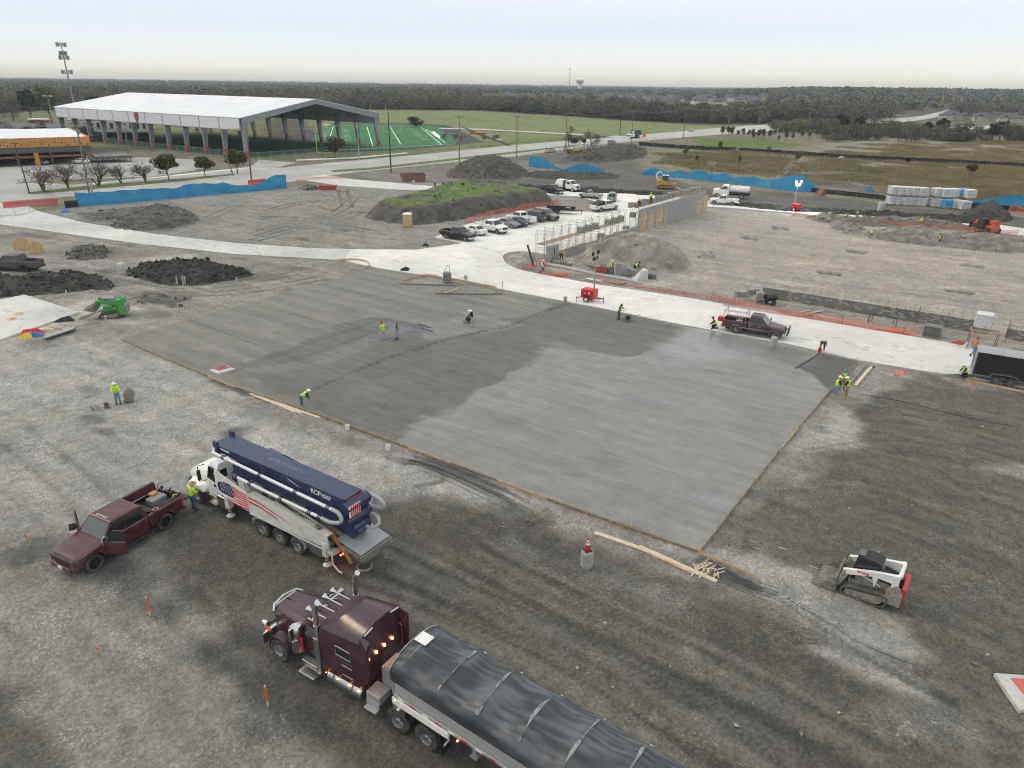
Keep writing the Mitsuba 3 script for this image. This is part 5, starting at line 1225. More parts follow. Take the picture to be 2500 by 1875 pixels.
car('dark suv with its rear hatch raised, beside the tan suv',*at_rot(1210,500,181),'steel_dark',kind='suv',L=5.0,W=1.95,H=1.82,belt=1.15,wb=2.95,r=.38,open_gate=True,cat_='suv')
mat('tan_paint',dusty((.17,.145,.11),amt=.25),.3,coat=.7);mat('sage_paint',(.17,.20,.18),.35,coat=.6);mat('silver_paint',(.42,.42,.40),.35,coat=.6)
car('tan suv at the far end of the parked row',*mid(c1(1385,507),c1(1210,478),-.9,3.0),'tan_paint',kind='suv',L=5.2,W=2.0,H=1.92,belt=1.2,wb=3.0,r=.40,cat_='suv')
c2_=cr(1300,420,5.027)
pickup('black pickup half hidden behind the grass mound',*mid(c2_(290,278),c2_(60,240),-.9,3.7),'black_paint',r=.42,lights='glass')
pickup('old silver pickup on the far loop of the drive',*mid(c2_(600,316),c2_(715,330),.85,3.2),'silver_paint',wb=3.2,W=1.85,H=1.72,belt=1.05,hood=.98,fo=.85,ro=1.1,r=.36,cb=-.15,doors=1)
a_=g(*c2_(975,352),DZ);car('sage green suv seen from behind beyond the white work pickup',a_,80,'sage_paint',kind='suv',L=4.9,H=1.8,belt=1.1,r=.37,cat_='suv')
tw=pickup('white pickup with a black open bed box, by the scaffold',*mid(c2_(1020,468),c2_(800,498),-.95,4.1),'white_paint',wb=4.1,W=2.05,H=2.02,belt=1.3,hood=1.22,r=.43,cb=-.85)
tw.p('bed_box',bx(-3.2,-.95,-1.06,1.06,1.25,1.5,.04),S('black_plastic'));tw.p('bed_cover',mv(bx(-1.1,1.1,-.95,.95,0,.06),-2.0,0,1.65,ry=-14),S('black_plastic'))
c6_=cr(1560,400,9.217)
pickup('white pickup beside the white tank truck, behind the block wall',*mid(c6_(1680,915),c6_(2105,940),.95,3.6),'white_paint',wb=3.6,cb=-.65,bumper='white_paint')
pickup('dark grey pickup at the left edge on the bare lot',*(lambda a,h:(a-np.array([-2*math.cos(h)-.97*math.sin(h),-2*math.sin(h)+.97*math.cos(h),0]),math.degrees(h)))(g(54.6,588.7),math.radians(head(g(54.6,588.7),g(-72,582)))),'steel_dark',wb=4.0,W=2.04,H=2.05,belt=1.36,hood=1.25,r=.45,cb=-1.15,rim='black_plastic',bumper='black_plastic',flare='black_plastic')
lr=pickup('maroon ladder rack pickup on the drive at the slab edge',*fit(((1740+1480/10.055)/K,(730+1000/10.055)/K),((1740+545/10.055)/K,(730+850/10.055)/K),1.8,-.98,DZ),'maroon_old',wb=3.6,W=2.02,H=1.95,cb=-.75,r=.41,flare='steel_grey',glass='glass_light',ro=1.35)
lr.p('ladder_rack',cat([tube([(x,s_*.92,1.25),(x,s_*.9,2.15),(x,-s_*.9 if s_>0 else .9,2.15)],.03,6)for x in(-3.05,-1.0)for s_ in(1,-1)]+[tube([(-3.1,s_*.9,2.15),(.9,s_*.9,2.2)],.03,6)for s_ in(1,-1)]+[tube([(.6,s_*.9,2.2),(.75,s_*.85,1.95)],.025,6)for s_ in(1,-1)]),S('galvanised'))
lr.p('rack_side_rail',cat([tube([(-2.9,-.95,1.72),(-1.0,-.95,1.72)],.025,6),tube([(-2.9,.95,1.72),(-1.0,.95,1.72)],.025,6)]),S('galvanised'))
for k in range(2):one('long_board','grey boards and rails lying on the ladder rack of the maroon pickup','board',mv(bx(-3.6,1.6,.35+k*.3,.55+k*.3,2.24,2.29),0,0,0),S('galvanised' if k else 'aluminium'),(0,0,0),group='rails on the ladder rack');scene[list(labels)[-1]]['to_world']=lr.m
for nm,lb,ms,mt in(('toolbox','red box strapped on the tailgate of the ladder rack pickup',bx(-3.75,-3.25,-.35,.35,.82,1.25,.05),'red_paint'),('spare_tyre','spare tyre leaning in the bed of the ladder rack pickup',mv(tyre_mesh(.38,.25,.22),-2.4,-.55,1.2),'tyre'),('shovel_bundle','bundle of tool handles standing in the ladder rack pickup bed',cat([cyl((-1.9+.12*k,-.7,.8),(-1.8+.13*k,-.9,2.0),.022,n=6)for k in range(5)]),'lumber_pale')):
 o=one(nm,lb,nm.replace('_',' '),ms,S(mt));scene[o.key]['to_world']=lr.m
lr.p('bull_bar',cat([tube([(2.92,s_*.7,.5),(3.0,s_*.75,.9),(2.92,s_*.6,1.15)],.05,8)for s_ in(1,-1)]+[tube([(2.98,-.75,z),(2.98,.75,z)],.045,8)for z in(.55,.85,1.12)]),S('black_plastic'))
lr.p('fog_lamp',cat([cyl((2.85,y,1.22),(2.95,y,1.22),.09)for y in(-.45,.45)]),S('chrome'))
lr.p('side_trim',cat([bx(-1.6,1.2,s_*1.012,s_*1.025,.72,.77)for s_ in(1,-1)]),S('chrome'))
# ---- the maroon pickup with open doors in the foreground
RM,RR=(-20.38,30.59,0.0),-116.5
rm=pickup('maroon crew cab pickup with both front doors open',RM,RR,'maroon_paint',wb=4.07,W=2.06,H=2.08,belt=1.36,hood=1.26,fo=1.0,ro=1.2,r=.47,cb=-1.12,rim='black_plastic',bumper='maroon_paint',skip_doors=((1,0),(-1,0)),glass='glass_light',bedz=1.0)
def open_door(sd,ang,x0):
 L=1.05;m0=rm.m;rm.m=m0@T().translate([x0,sd*1.03,0])@T().rotate([0,0,1],180-sd*ang if sd>0 else 180+ang)
 n=rm.new('door');rm.p(n+'/panel',bx(0,L,-.05,.05,.62,1.34,.04),S('maroon_paint'));f=[(0.05,0,1.33),(L,0,1.33),(L-.03,0,1.98),(.55,0,2.0),(.05,0,1.36)]
 rm.p(n+'/window_frame',tube(np.array(f),.035,6),S('maroon_paint'));rm.p(n+'/window',hull([(x,y,z)for x,_,z in f for y in(-.008,.008)]),S('glass'))
 rm.p(n+'/mirror',hull([(.12,-sd*.1,1.38),(.12,-sd*.34,1.38),(.12,-sd*.1,1.72),(.12,-sd*.32,1.72),(.0,-sd*.2,1.5)],.03),S('chrome' if sd>0 else 'black_plastic'));rm.m=m0
open_door(1,62,1.36);open_door(-1,58,1.36)
rm.p('roof_lamp',cat([hull([(.62+.02*abs(k),k*.17+y,2.06+z)for y in(-.05,.05)for z in(0,.035)]+[(.5,k*.17,2.1)],.01)for k in(-2,-1,0,1,2)]),S('chrome'))
rm.p('bed_lid',hull([(-1.25,-1.08,1.42),(-3.05,-1.08,1.42),(-1.25,-.86,1.46),(-3.05,-.86,1.46),(-1.3,-1.05,1.82),(-3.0,-1.05,1.82),(-1.3,-.9,1.86),(-3.0,-.9,1.86)],.05),S('maroon_paint'),60)
rm.p('bed_rail',cat([tube([(-1.25,-.72,1.45),(-3.1,-.72,1.45),(-3.15,-.72,1.75),(-3.1,-.9,1.78)],.035,6)]),S('aluminium'))
rm.p('open_tailgate',bx(-3.86,-3.26,-.85,.85,.95,1.03,.03),S('black_plastic'));rm.p('step_bar',cat([tube([(-1.0,s_*1.1,.42),(1.2,s_*1.1,.42)],.05,8)for s_ in(1,-1)]+[bx(x,x+.35,s_*1.05,s_*1.25,.38,.42)for x in(-.7,.55)for s_ in(1,-1)]),S('black_plastic'))
def inbed(nm,lb,ms,mt):o=one(nm,lb,nm.replace('_',' '),ms,S(mt));scene[o.key]['to_world']=rm.m
inbed('bed_deck','black load frame filling the bed of the maroon pickup',cat(bx(-3.2,-1.35,-.8,.85,1.0,1.12),bx(-3.1,-1.4,.62,.85,1.1,1.42,.03),bx(-1.75,-1.35,-.6,.6,1.1,1.35,.03)),'dark_frame')
inbed('toolbox','grey lidded box in the bed of the maroon pickup',bx(-2.9,-2.0,-.35,.28,1.12,1.52,.04),'steel_grey');inbed('cardboard_box','brown carton on the grey box in the maroon pickup bed',bx(-2.75,-2.35,-.55,-.2,1.5,1.62),'straw')
inbed('tool_heap','heap of black tools and bars at the tail of the maroon pickup bed',cat([beam((-2.9-.05*k,-.7+.22*k,1.2),(-3.4+.1*(k%3),-.75+.25*k,1.5+.1*(k%2)),.06,.06)for k in range(7)]),'black_plastic')
inbed('hose_reel','pale coiled hose on the near bed side of the maroon pickup',mv(trimesh.creation.torus(.13,.045,18,8),-1.65,.93,1.46),'lumber_old');inbed('yellow_strap','yellow strap at the tail of the maroon pickup bed',tube([(-2.9,.7,1.46),(-3.05,.6,1.5),(-3.15,.72,1.47)],.03,6),'hi_vis')
# ---------------------------------------------------------------- purple semi tractor
SP,SR=(-8.956,23.719,0.0),147.85
st=Th('semi_truck','dark purple sleeper semi tractor with chrome stacks and roof horns','truck',SP,SR)
PP=S('purple_paint');CH=S('chrome')
def st2(part,m,mt,sm=35):st.p(part,m,mt if mt.startswith('surface')else S(mt),sm)
hoodp=[(.62,s*.62,z)for s in(-1,1)for z in(.95,2.02)]+[(.62,s*.50,2.12)for s in(-1,1)]+[(-1.25,s*.86,z)for s in(-1,1)for z in(1.0,2.18)]+[(-1.25,s*.62,2.36)for s in(-1,1)]
st2('hood',hull(hoodp,.02),PP,30);st2('hood_seam',bx(-1.2,.6,-.015,.015,2.10,2.2),'dark_frame')
st2('grille',hull([(.66,s*.56,z)for s in(-1,1)for z in(.95,2.0)]+[(.7,s*.54,z)for s in(-1,1)for z in(.98,1.96)]),'steel_dark');st2('grille_surround',cat([tube([(.68,-.6,.95),(.68,-.62,2.02),(.68,-.5,2.12),(.68,.5,2.12),(.68,.62,2.02),(.68,.6,.95)],.05,8)]),CH)
st2('bug_deflector',tube([(.55,-.78,2.02),(.72,-.6,2.16),(.8,0,2.22),(.72,.6,2.16),(.55,.78,2.02)],.055,8),CH)
st2('front_bumper',hull([(1.0,s*1.15,z)for s in(-1,1)for z in(.32,.82)]+[(1.14,s*.9,z)for s in(-1,1)for z in(.34,.8)],.02),CH)
for s_ in(1,-1):
 ang=np.radians(np.arange(-12,196,16));ring=[]
 for a in ang:
  c_,z_=.62*math.cos(a),.54+.66*max(math.sin(a),-.25);ring.append([(c_*.93,s_*.78,z_-.04),(c_,s_*.8,z_+.02),(c_*1.0,s_*1.2,z_-.02),(c_*.94,s_*1.2,z_-.08)])
 st2('front_fender',ring_mesh(ring),PP,40)
 st2('headlight',cat([lathe([(0,.0),(.13,.02),(.15,.14),(.12,.3),(.05,.36)],16,'x',(.86,s_*.92,1.27))]),CH);st2('turn_signal',hull([(.88,s_*1.0,1.16),(.62,s_*1.04,1.16),(.88,s_*1.04,1.28)],.06),'orange_paint')
 st2('headlight_bracket',tube([(.6,s_*.6,1.5),(.75,s_*.9,1.4)],.05,6),'dark_frame')
 st2('air_cleaner',cat(lathe([(.2,1.02),(.24,1.06),(.24,2.0),(.27,2.02),(.27,2.12),(.2,2.26),(0,2.3)],20,c=(-1.1,s_*1.06,0))),CH)
 st2('exhaust_stack',cat(cyl((-2.42,s_*1.08,1.0),(-2.42,s_*1.08,3.0),.13,n=16),tube([(-2.42,s_*1.08,3.0),(-2.42,s_*1.08,3.75),(-2.5,s_*1.08,4.0),(-2.62,s_*1.08,4.15)],.115,14)),'chrome')
 st2('stack_shield',bx(-2.56,-2.28,s_*1.18,s_*1.23,.55,2.4,.02),'aluminium')
 wheel(st,0,s_*1.08,.52,.29,.285,'truck','aluminium');
 for x in(-6.5,-7.86):wheel(st,x,s_*1.1,.52,.29,.285,'drive','aluminium',dual=.34)
 st2('fuel_tank',cat(lathe([(0,0),(.3,.0),(.33,.03),(.33,1.78),(.3,1.81),(0,1.81)],22,'x',(-4.72,s_*.98,.72))),'aluminium')
 st2('tank_strap',cat([lathe([(.335,0),(.345,.0),(.345,.07),(.335,.07)],20,'x',(x,s_*.98,.72))for x in(-3.3,-4.3)]),'steel_dark')
 st2('step_box',cat([bx(-2.35,-1.45,s_*.75,s_*1.25,.62,.9,.03),bx(-2.3,-1.4,s_*.9,s_*1.45,.32,.4,.02)]+[bx(-2.3,-1.45,s_*(1.0+.1*k),s_*(1.03+.1*k),.9,.915)for k in range(3)]),'aluminium')
 st2('deck_step',cat([bx(-5.65,-4.95,s_*.55,s_*1.2,.75,1.12,.02),bx(-5.6,-4.98,s_*1.2,s_*1.42,.45,.55,.02),bx(-5.6,-4.98,s_*1.16,s_*1.24,.5,.8)]+[bx(-5.62,-4.98,s_*(.62+.12*k),s_*(.66+.12*k),1.12,1.135)for k in range(5)]),'galvanised')
 st2('mirror',cat([tube([(-1.35,s_*.95,2.5),(-1.2,s_*1.4,2.55),(-1.2,s_*1.4,1.75),(-1.35,s_*.95,1.7)],.03,6),bx(-1.28,-1.18,s_*1.3,s_*1.52,1.85,2.45,.03)]),CH)
 for q_ in range(2):st2('quarter_fender',ring_mesh([[(-6.5+.64*math.cos(a),s_*y,.52+.64*math.sin(a))for y in(.82,1.26)]+[(-6.5+.60*math.cos(a),s_*y,.52+.60*math.sin(a))for y in(1.26,.82)]for a in np.radians(np.arange(60,175,16))]),CH,50)if q_==0 else None
 st2('mud_flap',bx(-8.66,-8.62,s_*.78,s_*1.3,.22,.95),'black_plastic')
 st2('mud_flap_logo',bx(-8.675,-8.662,s_*.86,s_*1.2,.58,.72),'white_plain')
 st2('grab_rail',cat([tube([(-4.84,s_*.98,1.7),(-4.95,s_*.98,1.75),(-4.95,s_*.98,2.7),(-4.84,s_*.98,2.75)],.02,6),tube([(-2.2,s_*1.12,1.4),(-2.2,s_*1.16,2.3)],.02,6)]),CH)
 st2('sleeper_window',polypanel([(-3.5,s_*1.18,2.2),(-4.25,s_*1.18,2.2),(-4.25,s_*1.18,2.58),(-3.5,s_*1.18,2.58)],(0,s_,0),.02,.012),'glass')
 st2('window_trim',tube(np.array([(-3.48,s_*1.195,2.18),(-4.27,s_*1.195,2.18),(-4.27,s_*1.195,2.6),(-3.48,s_*1.195,2.6),(-3.48,s_*1.195,2.18)]),.018,6),CH)
 st2('locker_trim',tube(np.array([(-3.75,s_*1.195,1.3),(-4.3,s_*1.195,1.3),(-4.3,s_*1.195,1.78),(-3.75,s_*1.195,1.78),(-3.75,s_*1.195,1.3)]),.014,6),CH)
 st2('door_window',polypanel([(-1.55,s_*.985,2.0),(-2.2,s_*1.0,2.0),(-2.2,s_*.97,2.5),(-1.7,s_*.955,2.5)],(0,s_,.05),.02,.012),'glass_light')
cab=[(-1.25,s*.86,1.0)for s in(-1,1)]+[(-1.2,s*.86,2.1)for s in(-1,1)]+[(-1.62,s*.84,2.72)for s in(-1,1)]+[(-2.6,s*.98,z)for s in(-1,1)for z in(1.0,2.6)]+[(-2.6,s*.88,2.86)for s in(-1,1)]+[(-1.75,s*.7,2.84)for s in(-1,1)]
st2('cab',hull(cab,.02),PP,30)
for s_ in(1,-1):st2('windshield',polypanel([(-1.28,s_*.04,2.2),(-1.25,s_*.78,2.14),(-1.6,s_*.76,2.66),(-1.63,s_*.04,2.74)],(.85,0,.55),.02,.03),'glass')
st2('sun_visor',hull([(-1.5,s*.82,2.72)for s in(-1,1)]+[(-1.22,s*.84,2.52)for s in(-1,1)]+[(-1.52,s*.82,2.75)for s in(-1,1)]+[(-1.24,s*.84,2.56)for s in(-1,1)]),PP)
sl=[(-2.62,s*1.17,z)for s in(-1,1)for z in(.98,2.7)]+[(-2.62,s*1.08,2.95)for s in(-1,1)]+[(-2.75,s*.8,3.25)for s in(-1,1)]+[(-4.82,s*1.17,z)for s in(-1,1)for z in(1.05,3.28)]+[(-4.82,s*.95,3.6)for s in(-1,1)]+[(-3.4,s*.75,3.55)for s in(-1,1)]+[(-4.82,s*.3,3.72)for s in(-1,1)]+[(-3.6,s*.25,3.66)for s in(-1,1)]
st2('sleeper',hull(sl,.02),PP,30)
for s_ in(1,-1):st2('roof_fairing',hull([(-4.78,s_*1.0,3.5),(-5.15,s_*1.0,3.45),(-4.78,s_*1.17,1.5),(-5.1,s_*1.19,1.5),(-4.78,s_*1.2,3.2),(-5.15,s_*1.2,3.2),(-4.78,s_*1.1,3.5)],.01),PP)
st2('roof_trim',cat([beam((-4.86,s_*.95,3.55),(-4.86,s_*.5,3.63),.03,.05)for s_ in(1,-1)]),'white_plain')
for k,y in enumerate((-.66,-.22,.22,.66)):
 n=st.new('roof_horn');st.p(n+'/trumpet',lathe([(0,-.95),(.03,-.95),(.035,-.3),(.07,-.12),(.13,-.02),(.14,0)],16,'x',(-1.5,y,3.04)),CH);st.p(n+'/bracket',bx(-2.5,-2.42,y-.03,y+.03,2.84,3.04),CH)
for y in(-.5,0,.5):st2('roof_marker',hull([(-1.75,y-.04,2.88),(-1.75,y+.04,2.88),(-1.9,y,2.9)],.03),CH)
st2('frame_rail',cat([bx(-8.6,.6,s_*.4,s_*.5,.72,1.0)for s_ in(1,-1)]),'dark_frame');st2('fifth_wheel',hull([(-6.7,s_*.45,1.12)for s_ in(1,-1)]+[(-7.7,s_*.25,1.12)for s_ in(1,-1)]+[(-6.7,s_*.45,1.2)for s_ in(1,-1)]+[(-7.7,s_*.25,1.2)for s_ in(1,-1)]),'steel_dark')
st2('equipment_box',bx(-5.75,-5.2,-.35,.55,1.0,1.95,.03),'galvanised');st2('hydraulic_pump',cat(cyl((-5.75,.2,1.5),(-6.15,.2,1.5),.16),bx(-6.0,-5.8,-.1,.4,1.2,1.75)),'dark_frame');st2('air_hose',cat([tube(smooth_line([(-4.9,y,2.0),(-5.4,y+.1,1.75),(-5.9,y,2.05),(-6.6,y*.5,1.7)],5),.03,6)for y in(-.2,.0,.15)]),'black_plastic')
st2('deck_plate',bx(-6.6,-5.0,-.4,.4,1.0,1.02),'aluminium');st2('front_axle',bx(-.1,.1,-.95,.95,.42,.6),'dark_frame');st2('red_coil',cat([trimesh.Trimesh(v.vertices@np.eye(3)+[-1.45,1.12,1.2+.05*k],v.faces)for k in range(14)for v in[trimesh.creation.torus(.045,.014,10,5)]]),'red_paint')
for y in(-.5,-.05,.4,.85):st.p('marker_lamp',hull([(-4.86,y,2.35)],.06),S('amber_lamp'),**EM_AMBER)
for x in(-2.9,-3.5,-4.1,-4.6):st.p('marker_lamp',hull([(x,1.27,.98)],.022),S('amber_lamp'),**EM_AMBER)
st.p('badge',cat([bx(-3.72-.1*k,-3.79-.1*k,1.192,1.2,1.93-.01*k,2.05-.01*k)for k in range(6)]),S('steel_dark'),False)
# ---------------------------------------------------------------- dump trailer under a dark tarp, coupled to the tractor
kp=np.array(SP)+np.array([-math.cos(math.radians(SR))*7.1,-math.sin(math.radians(SR))*7.1,0])
tr=Th('dump_trailer','long aluminium dump trailer covered with a dark blue-grey tarp','trailer',kp,SR-3.2)
TL=12.6
def tub(x): # half-round body outline
 return[(x,1.27,1.95),(x,1.27,2.75),(x,-1.27,2.75),(x,-1.27,1.95),(x,-.9,1.45),(x,-.35,1.28),(x,.35,1.28),(x,.9,1.45)]
tr.p('body',ring_mesh([tub(.55),tub(-TL)]),S('aluminium'),25)
for s_ in(1,-1):
 for k in range(6):tr.p('side_rib',bx(-TL,.5,s_*1.265,s_*1.30,2.02+k*.12,2.08+k*.12,.01),S('aluminium'))
 tr.p('top_rail',bx(-TL,.6,s_*1.22,s_*1.34,2.74,2.86,.03),S('aluminium'));tr.p('side_rail',bx(-TL,.55,s_*1.25,s_*1.33,1.80,1.96,.02),S('galvanised'))
 for k in range(22):
  x=.35-k*.6
  tr.p('reflector',bx(x-.3,x,s_*1.33,s_*1.337,1.84,1.92),S('red_paint' if k%2 else 'white_plain'),False)
 tr.p('fender_skirt',hull([(.6,s_*1.05,1.80),(.6,s_*1.36,1.78),(-2.05,s_*1.05,1.82),(-2.05,s_*1.36,1.78),(.6,s_*1.36,1.52),(-2.05,s_*1.36,1.52),(-2.05,s_*1.3,1.52),(.6,s_*1.3,1.52)],.012),S('white_paint'))
 tr.p('landing_leg',cat(bx(-3.0,-2.86,s_*.85,s_*.99,.95,1.6),bx(-3.08,-2.78,s_*.78,s_*1.06,.9,.96),beam((-2.93,s_*.92,1.3),(-3.7,s_*.5,1.5),.06,.06)),S('galvanised'))
 for x in(.45,-2.5,-5.2):tr.p('marker_lamp',hull([(x,s_*1.35,1.74)],.035),S('amber_lamp'),**EM_AMBER)
 for x in(-9.4,-10.8):wheel(tr,x,s_*1.08,.52,.29,.285,'drive','aluminium',dual=.34)
tr.p('front_post',cat([bx(.48,.72,s_*1.05,s_*1.25,1.8,2.95,.02)for s_ in(1,-1)]),S('steel_grey'))
rg=np.random.default_rng(12);nx,ny=130,40;bows=np.array([.2,-1.55,-3.2,-4.9,-6.6,-8.3,-10.0,-11.7])
xs,th=np.linspace(.62,-TL-.05,nx),np.linspace(-1.0,1.0,ny);rows=[]
for x in xs:
 nb_=np.abs(x-bows).min();sag=.16*np.clip(nb_/.85,0,1)**.8
 y=np.sin(th*np.pi/2)*1.36;up=np.cos(th*np.pi/2)**.75
 z=2.62+.22*(np.abs(th)<.97)+up*(.72-sag)
 q=np.stack([np.full(ny,x),y,np.zeros(ny)],1)
 fold=(meshkit.fbm(np.stack([x*.9+y*.8,y*3.2-x*1.2,y*0],1),3,5)-.5)*.13+(meshkit.fbm(np.stack([x*2.6+y*1.4,y*6,y*0],1),2,9)-.5)*.04
 rows.append(np.stack([np.full(ny,x),y*(1+.02*fold),z+fold*np.clip(nb_/.3,.25,1)*(up>.05)],1))
G_=np.array(rows);v,f=grid_mesh(G_,nx,ny)
fr_=np.array([[.62,0,2.72]]);e0=np.arange(ny);k0=len(v);v=np.vstack([v,fr_]);f=np.vstack([f[:,::-1],np.stack([np.full(ny-1,k0),e0[:-1],e0[1:]],1)])
tp=one('tarp','dark blue-grey tarp stretched over the hoops of the dump trailer','tarp',trimesh.Trimesh(v,f,process=False),S('tarp'),sm=50);scene[tp.key]['to_world']=tr.m
for x in bows:o=tr.p('tarp_bow',tube([(x,1.28*math.sin(a),2.60+.235+.70*max(math.cos(a),0)**.75+.0)for a in np.linspace(-1.5,1.5,17)],.032,6),S('steel_grey'))
mat('chalk',mottled((.05,.06,.07),(.34,.35,.37),2.0,14),.7)
for x in bows[1:]:
 a=np.linspace(-.75,1.05,26);w_=.035+.03*np.sin(a*5+x)
 one('tarp_wear','pale rubbed line on the tarp over a hoop','wear mark',ring_mesh([[(x+d*w_[i]+.04*math.sin(3*q+x),1.365*math.sin(q)*1.0,2.852+.733*math.cos(q)**.75+dz)for d,dz in((-1,-.004),(0,.012),(1,-.004))]for i,q in enumerate(a)]),S('chalk'),sm=60,group='rubbed lines on the tarp');scene[list(labels)[-1]]['to_world']=tr.m
 tr.p('tarp_strap',cat([beam((x+.5,s_*1.32,2.55),(x+.35,s_*1.3,2.95),.05,.02)for s_ in(1,-1)]),S('black_plastic'),False);tr.p('bow_bracket',bx(x-.06,x+.06,-1.46,-1.33,2.78,2.98,.02),S('white_plain'))
tr.p('tarp_hem',tube([(.63,1.37*math.sin(a),2.70+.16+.70*max(math.cos(a),0)**.75)for a in np.linspace(-1.52,1.52,19)],.022,6),S('aluminium'))
tr.p('tarp_plate',mv(bx(-.28,.28,-.26,.26,0,.05,.02),.3,-.15,3.56),S('white_plain'));tr.p('cylinder',cat(cyl((.2,0,1.5),(1.05,.1,1.75),.1),cyl((1.05,.1,1.75),(1.35,.1,1.8),.07)),S('chrome'));tr.p('tarp_motor',cyl((1.5,.75,2.25),(.6,1.0,2.78),.06),S('galvanised'));tr.p('kingpin_plate',bx(-.8,.6,-.6,.6,1.21,1.3),S('dark_frame'));tr.p('frame',cat([bx(-TL,.4,s_*.35,s_*.5,1.05,1.3)for s_ in(1,-1)]),S('dark_frame'))
# ---------------------------------------------------------------- concrete pump truck
pm=Th('concrete_pump_truck','white concrete pump truck with folded dark blue boom and flag graphics','pump truck',(-17.346,35.569,0),146.8)
def q_(part,m,mt,sm=35,**k):return pm.p(part,m,mt if mt.startswith('surface')else S(mt),sm,**k)
q_('hood',hull([(.95,s*.72,z)for s in(-1,1)for z in(.75,1.55)]+[(.6,s*.6,1.92)for s in(-1,1)]+[(-1.1,s*.85,z)for s in(-1,1)for z in(.9,1.9)]+[(-1.1,s*.7,2.15)for s in(-1,1)],.06),'white_paint',40)
for s_ in(1,-1):
 q_('fender',hull([(.75,s_*.8,1.1),(.75,s_*1.15,1.0),(.3,s_*1.18,1.25),(-.4,s_*1.18,1.25),(-.75,s_*1.18,1.0),(.6,s_*.7,1.45),(-.8,s_*.75,1.4),(-.75,s_*.8,.95)],.04),'white_paint',40)
 q_('headlight',hull([(.93,s_*.7,1.1),(.93,s_*.95,1.1),(.9,s_*.72,1.3),(.8,s_*1.0,1.3)],.03),'glass_light')
 q_('door_window',polypanel([(-1.25,s_*1.1,2.1),(-1.95,s_*1.1,1.98),(-2.0,s_*1.08,2.85),(-1.5,s_*1.08,2.88)],(0,s_,.04),.02,.012),'glass');q_('rear_side_window',polypanel([(-2.32,s_*.95,2.2),(-2.32,s_*.55,2.2),(-2.32,s_*.55,2.8),(-2.32,s_*.95,2.8)],(-1,0,0),.02,.02),'glass')
 q_('mirror',cat([tube([(-1.2,s_*1.1,2.9),(-1.0,s_*1.42,2.85),(-1.0,s_*1.42,1.9),(-1.2,s_*1.1,1.9)],.025,6),bx(-1.08,-.95,s_*1.32,s_*1.52,1.95,2.6,.04)]),'black_plastic')
 q_('door_seam',cat([bx(-2.06,-2.045,s_*1.105,s_*1.118,1.3,2.9),bx(-2.0,-1.85,s_*1.105,s_*1.15,1.72,1.85)]),'black_plastic')
 q_('cab_step',cat(bx(-1.9,-1.2,s_*.85,s_*1.18,.95,1.05,.02),bx(-1.9,-1.2,s_*.95,s_*1.25,.5,.58,.02),bx(-1.85,-1.25,s_*.8,s_*1.05,.5,1.1)),'aluminium');q_('fuel_tank',hull([(x,s_*y,z)for x in(-2.6,-1.98)for y in(.7,1.1)for z in(.5,1.15)],.06),'aluminium')
 wheel(pm,0,s_*1.05,.52,.32,.29,'truck','aluminium')
 for x in(-5.74,-7.12,-8.5):wheel(pm,x,s_*1.08,.52,.29,.30,'drive','aluminium',dual=.34)
 q_('front_panel',ext([(-2.25,1.5),(-2.25,2.95),(-3.2,2.78),(-4.92,2.42),(-4.92,1.28),(-4.0,1.3),(-2.75,1.5)],'y',min(s_*1.19,s_*1.25),max(s_*1.19,s_*1.25)),'white_paint',False)
 q_('side_panel',ext([(-4.95,1.25),(-4.95,2.4),(-5.8,2.3),(-10.9,2.05),(-10.95,1.32),(-5.2,1.22)],'y',min(s_*1.18,s_*1.24),max(s_*1.18,s_*1.24)),'cream_paint',False)
 q_('deck_edge',hull([(-5.0,s_*y,z)for y in(.85,1.25)for z in(2.36,2.41)]+[(-10.9,s_*y,z)for y in(.85,1.25)for z in(2.02,2.07)]),'cream_paint');q_('lower_rail',bx(-10.8,-4.95,s_*1.2,s_*1.3,1.16,1.24,.02),'pipe_grey')
 q_('wheel_arch',ring_mesh([[(-7.12+2.05*math.cos(a),s_*y,.62+.62*max(math.sin(a),0)**.4)for y in(.85,1.28)]+[(-7.12+2.02*math.cos(a),s_*y,.58+.62*max(math.sin(a),0)**.4)for y in(1.28,.85)]for a in np.linspace(0,math.pi,22)]),'pipe_grey',50)
 for x,l in((-2.95,'front'),(-10.6,'rear')):q_('outrigger',cat(bx(x-.17,x+.17,s_*.95,s_*1.28,.75,1.6,.03),cyl((x,s_*1.12,.3),(x,s_*1.12,.8),.1),lathe([(.22,0),(.24,.04),(.14,.12),(.1,.14)],16,c=(x,s_*1.12,.2))),'cream_paint')
 q_('outrigger_stripe',cat([cyl((x,s_*1.12,z),(x,s_*1.12,z+.07),.103)for x in(-2.95,-10.6)for z in(.45,.6)]),'black_plastic')
 q_('toolbox',bx(-10.3,-9.4,s_*.8,s_*1.2,.55,1.15,.03),'aluminium')
q_('cab',hull([(-1.1,s*.95,.95)for s in(-1,1)]+[(-1.05,s*.95,2.05)for s in(-1,1)]+[(-1.5,s*.9,2.98)for s in(-1,1)]+[(-2.25,s*1.06,z)for s in(-1,1)for z in(1.15,2.85)]+[(-1.3,s*1.06,z)for s in(-1,1)for z in(1.15,2.0)]+[(-2.2,s*.9,3.1)for s in(-1,1)]+[(-1.7,s*.85,3.12)for s in(-1,1)],.04),'white_paint',35)
